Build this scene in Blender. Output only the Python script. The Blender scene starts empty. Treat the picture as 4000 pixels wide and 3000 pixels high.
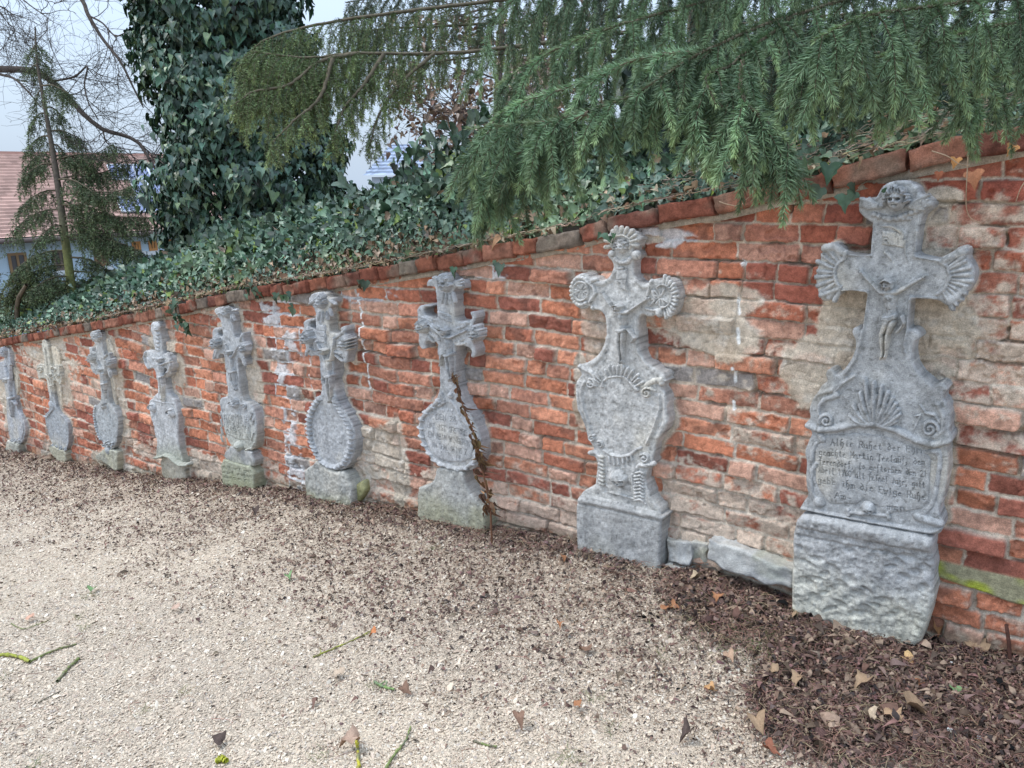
import bpy, math, random
import numpy as np
from mathutils import Matrix, Vector
C = bpy.context.scene.collection
rng = np.random.default_rng(7)
random.seed(7)

# ---------------------------------------------------------------- camera
F0 = 3022.0                                            # focal length for a frame 4000 wide
dn = np.array([276., 12000., 3022.]); dn /= np.linalg.norm(dn)
lf = np.array([-3950., -670., 3022.]); lf -= dn * (lf @ dn); lf /= np.linalg.norm(lf)
RX, RZ = -lf, -dn
RY = np.cross(RZ, RX)
RM = np.stack([RX, RY, RZ])
CAM = np.array([0., -3.1764, 1.6])
cd = bpy.data.cameras.new('camera'); cam = bpy.data.objects.new('camera', cd); C.objects.link(cam)
cd.sensor_width = 36; cd.lens = 36 * F0 / 4000; cd.clip_start = .05; cd.clip_end = 500
m = Matrix.Identity(4)
for i in range(3):
    m[i][0] = RM[i, 0]; m[i][1] = -RM[i, 1]; m[i][2] = -RM[i, 2]; m[i][3] = CAM[i]
cam.matrix_world = m
S = bpy.context.scene
S.camera = cam

# ---------------------------------------------------------------- sky and sun (overcast winter day)
W = bpy.data.worlds.new("World"); S.world = W; W.use_nodes = True
nt = W.node_tree; nt.nodes.clear()
so = nt.nodes.new('ShaderNodeOutputWorld'); bg = nt.nodes.new('ShaderNodeBackground')
sk = nt.nodes.new('ShaderNodeTexSky'); sk.sky_type = 'NISHITA'; sk.sun_disc = False
SUN_EL, SUN_ROT = math.radians(60), math.radians(232)
sk.sun_elevation = SUN_EL; sk.sun_rotation = SUN_ROT
sk.air_density = 1.3; sk.dust_density = 4.0; sk.ozone_density = 1.5; sk.altitude = 200
mx = nt.nodes.new('ShaderNodeMix'); mx.data_type = 'RGBA'
mx.inputs['Factor'].default_value = .78
mx.inputs[7].default_value = (4.9, 6.0, 7.5, 1)       # the even cloud layer
# an overcast sky is about three times brighter overhead than at the horizon
tcw = nt.nodes.new('ShaderNodeTexCoord'); sx_ = nt.nodes.new('ShaderNodeSeparateXYZ'); mr_ = nt.nodes.new('ShaderNodeMapRange')
mr_.inputs[1].default_value = .05; mr_.inputs[2].default_value = 1.; mr_.inputs[3].default_value = 1.; mr_.inputs[4].default_value = 2.5
gm = nt.nodes.new('ShaderNodeMix'); gm.data_type = 'RGBA'; gm.blend_type = 'MULTIPLY'; gm.inputs['Factor'].default_value = 1
nt.links.new(tcw.outputs['Generated'], sx_.inputs[0]); nt.links.new(sx_.outputs[2], mr_.inputs[0])
nt.links.new(sk.outputs[0], mx.inputs[6]); nt.links.new(mx.outputs[2], gm.inputs[6]); nt.links.new(mr_.outputs[0], gm.inputs[7]); nt.links.new(gm.outputs[2], bg.inputs[0])
bg.inputs[1].default_value = .105
nt.links.new(bg.outputs[0], so.inputs[0])
sl = bpy.data.lights.new('sun', 'SUN'); sun = bpy.data.objects.new('sun', sl); C.objects.link(sun)
sl.energy = 1.3; sl.angle = math.radians(18); sl.color = (1, .97, .92)
sd = Vector((math.sin(SUN_ROT) * math.cos(SUN_EL), math.cos(SUN_ROT) * math.cos(SUN_EL), math.sin(SUN_EL)))
sun.rotation_euler = sd.to_track_quat('Z', 'Y').to_euler()
sun.location = (0, -6, 8)
S.view_settings.view_transform = 'Standard'; S.view_settings.look = 'None'
S.view_settings.exposure = 0.42; S.view_settings.gamma = 1

# ---------------------------------------------------------------- helpers
def tag(o, label=None, cat=None, group=None, kind=None):
    if label: o['label'] = label
    if cat: o['category'] = cat
    if group: o['group'] = group
    if kind: o['kind'] = kind
    return o

def thing(name, label, cat, loc=(0, 0, 0), group=None):
    o = bpy.data.objects.new(name, None); C.objects.link(o)
    o.location = loc; o.empty_display_size = .1
    return tag(o, label, cat, group)

def origin_of(p):
    v = Vector((0, 0, 0))
    while p: v = v + p.location; p = p.parent
    return np.array(v)

def mesh(name, v, faces, mat=None, parent=None, col=None, smooth=True, loc=None):
    """v (N,3) in world space; faces: array (M,k) or list of such arrays; col (N,3) vertex colours."""
    v = np.asarray(v, np.float64)
    if not isinstance(faces, list): faces = [faces]
    faces = [np.asarray(f, np.int32) for f in faces if len(f)]
    off = origin_of(parent) if parent else (np.array(loc) if loc is not None else np.zeros(3))
    me = bpy.data.meshes.new(name)
    me.vertices.add(len(v)); me.vertices.foreach_set('co', (v - off).astype(np.float32).ravel())
    nl = sum(f.size for f in faces); nf = sum(len(f) for f in faces)
    me.loops.add(nl); me.loops.foreach_set('vertex_index', np.concatenate([f.ravel() for f in faces]))
    me.polygons.add(nf)
    tot = np.concatenate([np.full(len(f), f.shape[1], np.int32) for f in faces])
    me.polygons.foreach_set('loop_start', np.concatenate([[0], np.cumsum(tot)[:-1]]).astype(np.int32))
    me.polygons.foreach_set('loop_total', tot)
    me.update(calc_edges=True)
    if smooth: me.polygons.foreach_set('use_smooth', np.ones(nf, bool))
    if col is not None:
        a = me.color_attributes.new('Col', 'FLOAT_COLOR', 'POINT')
        c4 = np.ones((len(v), 4), np.float32); c4[:, :3] = np.clip(col, 0.002, .95)
        a.data.foreach_set('color', c4.ravel())
    me.validate()
    o = bpy.data.objects.new(name, me); C.objects.link(o)
    if mat: me.materials.append(mat)
    if parent: o.parent = parent
    elif loc is not None: o.location = loc
    return o

def ray(px, py):
    return RM @ np.array([px - 2000., py - 1500., F0])
def at(px, py, Z):                                      # the point seen at (px,py) at depth Z metres
    return CAM + ray(px, py) * (Z / F0)
def on_wall(px, py, y=0.):
    r = ray(px, py); return CAM + r * ((y - CAM[1]) / r[1])
def depth_of(p):
    return float((RM.T @ (np.asarray(p) - CAM))[2])

_tab = np.random.default_rng(3).random((256, 256)).astype(np.float32)
def vn(x, y, s=0):
    x = np.asarray(x, np.float64) + s * 17.31; y = np.asarray(y, np.float64) + s * 9.77
    xi = np.floor(x).astype(np.int64); yi = np.floor(y).astype(np.int64)
    fx = x - xi; fy = y - yi; fx = fx * fx * (3 - 2 * fx); fy = fy * fy * (3 - 2 * fy)
    a = _tab[xi & 255, yi & 255]; b = _tab[(xi + 1) & 255, yi & 255]
    c = _tab[xi & 255, (yi + 1) & 255]; d = _tab[(xi + 1) & 255, (yi + 1) & 255]
    return (a * (1 - fx) + b * fx) * (1 - fy) + (c * (1 - fx) + d * fx) * fy
def fbm(x, y, s=0, o=4, g=.5):
    r = 0; a = 1; t = 0
    for i in range(o):
        r = r + a * (vn(x * 2 ** i, y * 2 ** i, s + i * 5) - .5); t += a; a *= g
    return r / t * 2                                     # about -1..1
def sstep(a, b, x):
    t = np.clip((x - a) / (b - a), 0, 1); return t * t * (3 - 2 * t)
def mixc(c, d, t):
    t = np.asarray(t)[..., None]; return np.asarray(c) * (1 - t) + np.asarray(d) * t

# ---------------------------------------------------------------- materials
def mat_v(name, rough=.9, bump=.3, bscale=120., mott=.35, mscale=25., fine=.2, spec=.3, bdist=.004, vor=0):
    """vertex colour x two noises, with bump"""
    mt = bpy.data.materials.new(name); mt.use_nodes = True; n = mt.node_tree; N = n.nodes; L = n.links
    b = N['Principled BSDF']; b.inputs['Roughness'].default_value = rough
    b.inputs['Specular IOR Level'].default_value = spec
    at_ = N.new('ShaderNodeAttribute'); at_.attribute_name = 'Col'
    tc = N.new('ShaderNodeTexCoord')
    def noise(sc, det=6, r=.6):
        q = N.new('ShaderNodeTexNoise'); q.inputs['Scale'].default_value = sc; q.inputs['Detail'].default_value = det
        q.inputs['Roughness'].default_value = r; L.new(tc.outputs['Object'], q.inputs['Vector']); return q
    col = at_.outputs['Color']
    for sc, am in ((mscale, mott), (bscale * 1.7, fine)):
        if not am: continue
        q = noise(sc)
        mr = N.new('ShaderNodeMapRange'); mr.inputs[1].default_value = .3; mr.inputs[2].default_value = .7
        mr.inputs[3].default_value = 1 - am; mr.inputs[4].default_value = 1 + am
        L.new(q.outputs['Fac'], mr.inputs[0])
        mm = N.new('ShaderNodeMix'); mm.data_type = 'RGBA'; mm.blend_type = 'MULTIPLY'; mm.inputs['Factor'].default_value = 1
        L.new(col, mm.inputs[6]); L.new(mr.outputs[0], mm.inputs[7]); col = mm.outputs[2]
    L.new(col, b.inputs['Base Color'])
    if bump:
        q = noise(bscale, 8, .7)
        bp = N.new('ShaderNodeBump'); bp.inputs['Strength'].default_value = bump; bp.inputs['Distance'].default_value = bdist
        L.new(q.outputs['Fac'], bp.inputs['Height'])
        if vor:
            v = N.new('ShaderNodeTexVoronoi'); v.inputs['Scale'].default_value = vor; L.new(tc.outputs['Object'], v.inputs['Vector'])
            b2 = N.new('ShaderNodeBump'); b2.inputs['Strength'].default_value = .8; b2.inputs['Distance'].default_value = .006; b2.invert = True
            L.new(v.outputs['Distance'], b2.inputs['Height']); L.new(bp.outputs[0], b2.inputs['Normal']); bp = b2
        L.new(bp.outputs[0], b.inputs['Normal'])
    return mt
M_brick = mat_v('brick_and_mortar', .95, .8, 130, .30, 38, .30, .12, .006)
M_stone = mat_v('weathered_stone', .95, .8, 150, .20, 34, .30, .15, .005)
M_ivy = mat_v('ivy_leaf', .42, .15, 60, .25, 40, .1, .5)
M_litter = mat_v('dry_leaf', .85, .2, 150, .2, 60, .15, .25)
M_needle = mat_v('spruce_needle', .55, 0, 40, .25, 9, 0, .35)
M_wood = mat_v('bark', .95, .6, 140, .3, 30, .2, .15)
M_grav = mat_v('gravel_chip', .9, .2, 300, .1, 90, .15, .25)
M_paint = mat_v('render_and_paint', .9, .2, 20, .08, .6, .05, .2)
M_glassy = mat_v('dark_pane', .12, 0, 10, .1, 2, 0, .6)

# ---------------------------------------------------------------- ground level along the wall
GX = np.array([-40, -16, -10.5, -7.2, -4.78, -3.37, -2.12, -1.3, -.7, 0, 3, 12])
GZ = np.array([-3.0, -1.9, -1.32, -.93, -.53, -.37, -.23, -.19, -.21, -.15, -.05, 0])
def gz(x, y=0.):
    x = np.asarray(x, float); y = np.asarray(y, float)
    b = np.interp(x, GX, GZ)
    return b + .02 * sstep(0, 2.5, -y) + .012 * fbm(x * 1.1, y * 1.1, 3, 2)
def on_ground(px, py):
    r = ray(px, py); t = 1.8 / -r[2]
    for _ in range(20):
        p = CAM + r * t; t *= 1 + (p[2] - gz(p[0], p[1])) / (CAM[2] - p[2] + 1e-6) * .9
    return CAM + r * t
# ================================================================ GROUND
def grid_faces(nu, nv):
    i = np.arange(nu - 1)[:, None] * nv + np.arange(nv - 1)[None]
    return np.stack([i, i + nv, i + nv + 1, i + 1], -1).reshape(-1, 4)
def build_ground():
    xs = np.concatenate([np.linspace(-120, -14, 25)[:-1], np.linspace(-14, -4, 260)[:-1], np.linspace(-4, 2, 420)[:-1], np.linspace(2, 60, 20)])
    ys = np.concatenate([np.linspace(-60, -5, 16)[:-1], np.linspace(-5, .12, 380)])
    X, Y = np.meshgrid(xs, ys, indexing='ij')
    Z = gz(X, Y) + .004 * fbm(X * 14, Y * 14, 9, 3)
    near = fbm(X * .9, Y * .9, 31, 4)
    tan = np.array([.62, .52, .40]); grey = np.array([.49, .41, .32]); brn = np.array([.27, .19, .145])
    c = mixc(tan, grey, sstep(-.35, .5, near))
    lw = litter_density(X, Y)
    c = mixc(c, brn, np.clip(lw * 1.1, 0, .8))
    return mesh('gravel_path', np.stack([X, Y, Z], -1).reshape(-1, 3), grid_faces(len(xs), len(ys)), M_ground, col=c.reshape(-1, 3))

_LB = [(2350, 2140), (2500, 2230), (2600, 2350), (2750, 2520), (2960, 2600), (2900, 2760), (2960, 2880), (3150, 3000)]
_lb = np.array([on_ground(*p)[:2] for p in _LB])
def litter_density(x, y):
    """0..1 how thickly dead leaves lie here: a bed in the near corner, a strip along the wall foot"""
    x = np.asarray(x, float); y = np.asarray(y, float)
    n = fbm(x * 3, y * 3, 12, 3)
    yb = np.interp(x, _lb[:, 0][np.argsort(_lb[:, 0])], _lb[:, 1][np.argsort(_lb[:, 0])])
    yb = np.where(x < _lb[:, 0].min(), 0.2, yb)
    bed = sstep(-.14, .22, (y - yb) + n * .26) * sstep(-2.35, -1.7, x + n * .3)
    strip = (1 - sstep(.05, .62, -y + n * .34)) * (.55 + .35 * n)
    band = (1 - sstep(.35, 1.7, -y + n * .6)) * .27
    sp = .016 * (n > -.1)
    return np.clip(np.maximum.reduce([bed, strip, band + sp]), 0, 1)

def ground_material():
    mt = bpy.data.materials.new('gravel'); mt.use_nodes = True; n = mt.node_tree; N = n.nodes; L = n.links
    b = N['Principled BSDF']; b.inputs['Roughness'].default_value = .95; b.inputs['Specular IOR Level'].default_value = .2
    a = N.new('ShaderNodeAttribute'); a.attribute_name = 'Col'; tc = N.new('ShaderNodeTexCoord')
    wn = N.new('ShaderNodeTexNoise'); wn.inputs['Scale'].default_value = 60; L.new(tc.outputs['Object'], wn.inputs['Vector'])
    wa = N.new('ShaderNodeVectorMath'); wa.operation = 'MULTIPLY_ADD'; wa.inputs[1].default_value = (.02, .02, .02)
    L.new(wn.outputs['Color'], wa.inputs[0]); L.new(tc.outputs['Object'], wa.inputs[2])
    v = N.new('ShaderNodeTexVoronoi'); v.inputs['Scale'].default_value = 135; L.new(wa.outputs[0], v.inputs['Vector'])
    mr = N.new('ShaderNodeMapRange'); mr.inputs[3].default_value = .68; mr.inputs[4].default_value = 1.28
    sp = N.new('ShaderNodeSeparateColor'); L.new(v.outputs['Color'], sp.inputs[0]); L.new(sp.outputs[0], mr.inputs[0])
    mm = N.new('ShaderNodeMix'); mm.data_type = 'RGBA'; mm.blend_type = 'MULTIPLY'; mm.inputs['Factor'].default_value = 1
    L.new(a.outputs['Color'], mm.inputs[6]); L.new(mr.outputs[0], mm.inputs[7])
    L.new(mm.outputs[2], b.inputs['Base Color'])
    bp = N.new('ShaderNodeBump'); bp.invert = True; bp.inputs['Strength'].default_value = 1; bp.inputs['Distance'].default_value = .006
    L.new(v.outputs['Distance'], bp.inputs['Height']); L.new(bp.outputs[0], b.inputs['Normal'])
    return mt
M_ground = ground_material()
g_o = build_ground(); tag(g_o, 'pale tan gravel path sloping down along the brick wall', 'gravel path', kind='structure')

# ================================================================ BRICK WALL
COP = [(-300, 1410), (0, 1352), (400, 1285), (733, 1219), (900, 1182), (1152, 1149), (1391, 1113), (1722, 1056), (1900, 1018), (2071, 994), (2225, 963),
       (2343, 927), (2469, 895), (2686, 854), (2800, 842), (3039, 783), (3250, 745), (3478, 685), (3668, 647), (3863, 609), (4100, 560)]
_c = np.array([on_wall(a, b, -.05) for a, b in COP])
_o = np.argsort(_c[:, 0])
CX = np.concatenate([_c[_o, 0], [3.]]); CZ = np.concatenate([_c[_o, 2], [_c[_o[-1], 2] + .30]])
def cop(x): return np.interp(x, CX, CZ)
PITCH = .0805

TOMB_SDF = []          # filled by the grave crosses: (outline xz, ...) used for the mortar collars
def seg_dist(P, A, B):
    d = B - A; L2 = (d * d).sum(-1) + 1e-12
    t = np.clip(((P[:, None] - A[None]) * d[None]).sum(-1) / L2, 0, 1)
    q = A[None] + t[..., None] * d[None]
    return np.sqrt(((P[:, None] - q) ** 2).sum(-1))
def poly_sdf(P, poly):
    """signed distance, positive inside"""
    poly = np.asarray(poly, float); A = poly; B = np.roll(poly, -1, 0)
    out = np.empty(len(P)); ch = max(1, int(2e6 / len(poly)))
    for i in range(0, len(P), ch):
        p = P[i:i + ch]
        d = seg_dist(p, A, B).min(1)
        cr = ((A[None, :, 1] > p[:, None, 1]) != (B[None, :, 1] > p[:, None, 1]))
        den = np.where(B[:, 1] == A[:, 1], 1e-9, B[:, 1] - A[:, 1])
        xi = A[None, :, 0] + (p[:, None, 1] - A[None, :, 1]) / den * (B - A)[None, :, 0]
        ins = (cr & (p[:, None, 0] < xi)).sum(1) % 2 == 1
        out[i:i + ch] = np.where(ins, d, -d)
    return out

def wblob(X, Z, px, py, rx, ry, n, k=.45):
    """soft patch centred on what the wall carries at that spot; radii in metres"""
    c = on_wall(px, py)
    d = np.sqrt(((X - c[0]) / rx) ** 2 + ((Z - c[2]) / ry) ** 2) + n * k
    return 1 - sstep(.85, 1.05, d)

def build_wall():
    xs = [1.2]
    while xs[-1] > -14: xs.append(xs[-1] - (.0036 + .00095 * abs(min(xs[-1], 0))))
    xs = np.array(xs[::-1]); zs = np.arange(-2.0, 2.2, .0052)
    X, Z = np.meshgrid(xs, zs, indexing='ij')
    keep = (Z > np.interp(X, GX, GZ) - .14) & (Z < cop(X) + .05)
    idx = np.where(keep.ravel())[0]
    x = X.ravel()[idx]; z = Z.ravel()[idx]
    # irregular coursing
    top = cop(x); bot = np.interp(x, GX, GZ)
    w = np.clip(1 - (z - bot) / (top - bot), 0, 1)
    zc = z + .045 * w * np.clip(-2.5 - x, 0, 7) + .02 * fbm(x * .9, z * .9, 2, 2) + .010 * fbm(x * 3, z * 2, 4, 2)
    xc = x + .012 * fbm(x * 6, z * 6, 6, 2)
    wx = .008 * fbm(x * 30, z * 30, 7, 4, .6); wz = .0075 * fbm(x * 26, z * 30, 8, 4, .6)
    xc = xc + wx; zc = zc + wz
    k = np.floor(zc / PITCH).astype(int); v = zc - k * PITCH
    u = np.zeros_like(x); ln = np.zeros_like(x); bid = np.zeros(len(x), int)
    r2 = np.random.default_rng(11)
    for kk in range(k.min(), k.max() + 1):
        mlen = r2.choice([.268, .13, .2, .235], 130, p=[.46, .34, .1, .1]) + r2.normal(0, .007, 130) + .012
        ed = -15 + np.cumsum(mlen) - r2.random() * .3
        s = np.where(k == kk)[0]
        if not len(s): continue
        j = np.clip(np.searchsorted(ed, xc[s]), 1, 129)
        u[s] = xc[s] - ed[j - 1]; ln[s] = ed[j] - ed[j - 1]; bid[s] = (kk + 60) * 131 + j
    rb = r2.random((30000, 8)); rn = r2.normal(0, 1, (30000, 4))
    B = rb[bid]; Bn = rn[bid]
    hj = .0022 + .0052 * vn(x * 5, z * 7, 22)
    hj = hj * (1 - .5 * sstep(-2.6, -1.4, x) * sstep(.45, .7, (z - bot) / (top - bot)))
    hx = ln / 2 - hj; hz = PITCH / 2 - hj
    rad = .003 + .007 * B[:, 0]
    qx = np.abs(u - ln / 2) - hx + rad; qz = np.abs(v - PITCH / 2) - hz + rad
    d = np.sqrt(np.maximum(qx, 0) ** 2 + np.maximum(qz, 0) ** 2) + np.minimum(np.maximum(qx, qz), 0) - rad
    # regions
    n1 = fbm(x * 5, z * 5, 14, 4); n2 = fbm(x * 1.3, z * 1.3, 15, 3); n3 = fbm(x * 26, z * 26, 16, 4)
    hgt = np.clip((z - bot) / (top - bot), 0, 1)
    erode = sstep(-.1, .5, fbm(x * .8, z * 1.1, 18, 2) + .25 * sstep(-1.5, -4, x))
    red0 = sstep(-2.6, -1.4, x) * sstep(.45, .7, hgt)
    mask = sstep(.0008, -.0042, d)
    dome = np.clip(-d / .02, 0, 1)
    bh = .0045 * Bn[:, 0] + (B[:, 1] > .93) * .022 - (B[:, 2] > .9) * .02 * (.4 + erode) \
        + (u - ln / 2) * .05 * Bn[:, 1] + (v - PITCH / 2) * .14 * Bn[:, 2] \
        + (.0045 + .0075 * erode) * fbm(x * 24, z * 30, 21, 5, .65) + .003 * n3 + .005 * dome ** .5 * (.3 + erode) - .004
    # cracks and flaked faces
    cr = np.abs(fbm(x * 9, z * 9, 27, 3)); bh = bh - .006 * (1 - sstep(0, .03, cr)) * (B[:, 3] > .6)
    bh = bh - .010 * sstep(.25, .33, fbm(x * 13 + B[:, 4] * 50, z * 16, 28, 3)) * (B[:, 5] > .45)
    mh = -.016 + .010 * fbm(x * 30, z * 30, 24, 4, .65) + .007 * sstep(-.2, .5, n2)
    deep = sstep(.30, .42, fbm(x * 4.2, z * 9, 25, 3)); mh = mh - .03 * deep - .010 * red0 * (.5 + n1)
    h = mh + (bh - mh) * mask
    # colours
    pal = 1.1 * np.array([[.45, .178, .104], [.38, .142, .088], [.50, .222, .138], [.29, .108, .076], [.51, .30, .22], [.43, .20, .135]])
    pi = (B[:, 6] * 5.99).astype(int)
    cb = pal[pi] * (.80 + .40 * B[:, 7])[:, None]
    cb = cb * (1 + .34 * fbm(x * 34, z * 40, 33, 4, .65))[:, None]
    cb = mixc(cb, np.array([.16, .085, .065]), .55 * sstep(.18, .5, fbm(x * 11 + B[:, 0] * 20, z * 14, 36, 4)))
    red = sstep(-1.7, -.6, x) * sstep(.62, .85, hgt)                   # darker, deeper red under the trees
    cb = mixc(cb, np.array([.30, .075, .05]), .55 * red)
    odd = (B[:, 4] > .965); cb[odd] = np.array([.30, .27, .25])
    cm = mixc(np.array([.50, .41, .32]), np.array([.60, .53, .44]), np.clip(.5 + n1, 0, 1)) * (1 + .2 * n3)[:, None]
    dustm = .12 + .16 * sstep(.0, .6, n1)
    c = mixc(cm, cb, mask)
    # lime residue on the brick faces
    res_reg = np.clip(.16 + .5 * sstep(.34, .0, hgt) + .35 * n2, 0, 1)
    n1b = n1 + .55 * fbm(x * 17, z * 21, 37, 4, .65)
    P = lambda *a: wblob(x, z, *a, n1b)
    pale = np.maximum.reduce([P(2850, 1250, .5, .30), P(2500, 1900, .0001, .0001), P(3900, 1150, .42, .33), P(3850, 1650, .45, .25), P(2900, 2000, .6, .25),
                              P(2050, 1950, .9, .2), P(200, 1440, 1.6, .13), P(1350, 1800, .45, .22), P(700, 1790, 1.2, .13), P(3000, 1560, .3, .35), P(860, 1260, .4, .16)])
    res_reg = np.clip(res_reg + .5 * pale, 0, 1)
    res = sstep(.62, .30, (fbm(x * 22 + B[:, 3] * 9, z * 26, 35, 5, .62) * .5 + .5) + .75 - res_reg * 1.05 - .3 * (B[:, 5] - .5))
    lime = mixc(np.array([.56, .40, .31]), np.array([.60, .52, .42]), np.clip(.5 + 1.3 * n2 + .4 * pale, 0, 1))
    c = mixc(c, lime, res * .8 * mask)
    h = h + res * mask * .0018
    # plaster skins
    skin = np.maximum.reduce([P(2840, 1180, .19, .10), P(2780, 1290, .26, .12), P(3320, 1290, .13, .22), P(3640, 1270, .14, .24), P(3150, 1450, .10, .16), P(2330, 1330, .10, .17) * .9,
                              P(1490, 1740, .26, .15), P(1420, 1830, .2, .06), P(470, 1820, .6, .09), P(190, 1390, .65, .07), P(1560, 1800, .10, .28),
                              P(2270, 1500, .05, .22), P(3950, 2350, .0001, .001), P(980, 1450, .14, .40), P(450, 1500, .17, .55), P(235, 1430, .2, .5), P(40, 1600, .3, .5),
                              P(690, 1430, .13, .2), P(3690, 765, .06, .035), P(2540, 935, .07, .02), P(1300, 1090, .2, .05), P(640, 1330, .2, .2) * .7])
    collar = np.zeros_like(x)
    for pl in TOMB_SDF:
        lo = pl.min(0) - .16; hi = pl.max(0) + .16
        s = np.where((x > lo[0]) & (x < hi[0]) & (z > lo[1]) & (z < hi[1]))[0]
        if not len(s): continue
        dd = -poly_sdf(np.stack([x[s], z[s]], 1), pl)
        wd = -.010 + .045 * fbm(x[s] * 2.6, z[s] * 2.2, 48, 2) + .014 * n1b[s] + .030 * sstep(-2.6, -5, x[s])
        collar[s] = np.maximum(collar[s], sstep(wd + .006, wd - .006, dd))
    sk = np.maximum(skin, collar)
    ph = .004 + .0035 * fbm(x * 12, z * 12, 41, 4, .6) + .0015 * n3 + .008 * collar
    ghost = np.clip(.62 + .8 * fbm(x * 3.2, z * 3.6, 44, 2), .25, 1)                       # thin skins let the bricks show
    h = np.where(sk > 0, np.maximum(h, h * (1 - sk * ghost) + ph * sk * ghost), h) + .0025 * sk * (1 - sk) * 4
    pc = mixc(np.array([.50, .43, .34]), np.array([.58, .51, .42]), np.clip(.5 + n1, 0, 1)) * (1 + .14 * n3)[:, None]
    pc = mixc(pc, np.array([.42, .33, .24]), .6 * sstep(.1, .5, fbm(x * 4, z * 3, 45, 3)))
    pc = mixc(pc, np.array([.60, .43, .34]), .5 * sstep(.1, .4, fbm(x * 8, z * 11, 47, 4)) * mask)
    pc = mixc(pc, np.array([.66, .62, .55]), .5 * sstep(.15, .5, fbm(x * 15, z * 18, 49, 4)))
    c = mixc(c, pc, sk * .95)
    h = h - .006 * sk * (1 - sstep(0, .02, np.abs(fbm(x * 5, z * 6, 50, 4)))) * (n2 > -.1)
    # newer grey white pointing beside the crosses in the middle
    rp = np.maximum.reduce([P(1090, 1260, .25, .33), P(1120, 1560, .13, .45), P(1150, 1820, .13, .35), P(1370, 1140, .4, .07), P(1900, 1060, .2, .05), P(2560, 930, .2, .05)])
    g = np.maximum(rp * (1 - mask), rp * .85 * sstep(.16, .26, fbm(x * 8, z * 12, 51, 4))) * (1 - sk)
    h = h + g * .012; c = mixc(c, np.array([.60, .60, .60]), g)
    # white paint marks
    def line(pts, wd):
        q = np.array([on_wall(a, b)[[0, 2]] for a, b in pts])
        s = np.where((np.abs(x - q[:, 0].mean()) < .35) & (z > q[:, 1].min() - .05) & (z < q[:, 1].max() + .05))[0]
        dd = seg_dist(np.stack([x[s], z[s]], 1), q[:-1], q[1:]).min(1) + .003 * n3[s]
        c[s] = mixc(c[s], np.array([.80, .80, .78]), sstep(wd, wd * .6, dd))
    for a in ([(1398, 1150), (1405, 1185)], [(1409, 1202), (1411, 1240)], [(1415, 1262), (1420, 1330)], [(1420, 1338), (1428, 1400)], [(1430, 1410), (1434, 1475)], [(1433, 1490), (1438, 1516)]):
        line(a, .011)
    for a in ([(1200, 1400), (1203, 1430)], [(1207, 1465), (1209, 1482)], [(1210, 1500), (1214, 1520)]): line(a, .006)
    for a in ([(2882, 1165), (2886, 1225)], [(2882, 1285), (2888, 1340)], [(2868, 1435), (2870, 1490)], [(2862, 1570), (2864, 1600)]): line(a, .009)
    for a in ([(2896, 1022), (2905, 1034)], ): line(a, .012)
    # greenish lichen course low on the right
    q = [on_wall(3640, 2175), on_wall(4150, 2300), on_wall(4150, 2410), on_wall(3660, 2255)]
    s = np.where((x > q[0][0] - .1) & (z < q[0][2] + .12) & (z > q[2][2] - .1))[0]
    dd = poly_sdf(np.stack([x[s], z[s]], 1), np.array([p[[0, 2]] for p in q])) + .012 * n1[s]
    t = sstep(-.004, .004, dd)
    h[s] = h[s] * (1 - t) + (.006 + .003 * n1[s]) * t
    gcol = mixc(np.array([.33, .31, .20]), np.array([.36, .40, .06]), sstep(-.15, .35, fbm(x[s] * 7, z[s] * 14, 52, 3) + (.0 - 3 * (dd - .03))))
    c[s] = mixc(c[s], gcol, t)
    # green grime close to the ground
    gr = sstep(.10, .0, z - bot + .05 * n1) * .5
    c = mixc(c, np.array([.22, .20, .13]), gr)
    # faces
    full = np.full(X.size, -1); full[idx] = np.arange(len(idx))
    f = grid_faces(len(xs), len(zs)); f = full[f]; f = f[(f >= 0).all(1)]
    V = np.stack([x, -h, z], 1)
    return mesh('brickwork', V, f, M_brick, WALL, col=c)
# ================================================================ CARVED STONE
class T:
    """maps drawing coordinates (a zoomed crop of the cross) onto its plane y = -t"""
    def __init__(s, ox, oy, sc, t): s.o = (ox, oy); s.sc = sc; s.t = t
    def px(s, x, y): return s.o[0] + x / s.sc, s.o[1] + y / s.sc
    def w(s, x, y):
        p = on_wall(*s.px(x, y), -s.t); return np.array([p[0], p[2]])
    def W(s, pts): return np.array([s.w(*p[:2]) for p in pts])
    def k(s, x, y):                                     # metres per drawing unit, vertical
        return float(np.linalg.norm(s.w(x, y + 10) - s.w(x, y - 10)) / 20)
    def kx(s, x, y): return float(abs(s.w(x + 10, y)[0] - s.w(x - 10, y)[0]) / 20)

def chaikin(p, n=1):
    p = np.asarray(p, float)
    for _ in range(n):
        q = np.roll(p, -1, 0); p = np.stack([p * .78 + q * .22, p * .22 + q * .78], 1).reshape(-1, 2)
    return p
def smax(a, b, k=.0025):
    h = np.clip(.5 + .5 * (b - a) / k, 0, 1); return a * (1 - h) + b * h + k * h * (1 - h)

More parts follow.
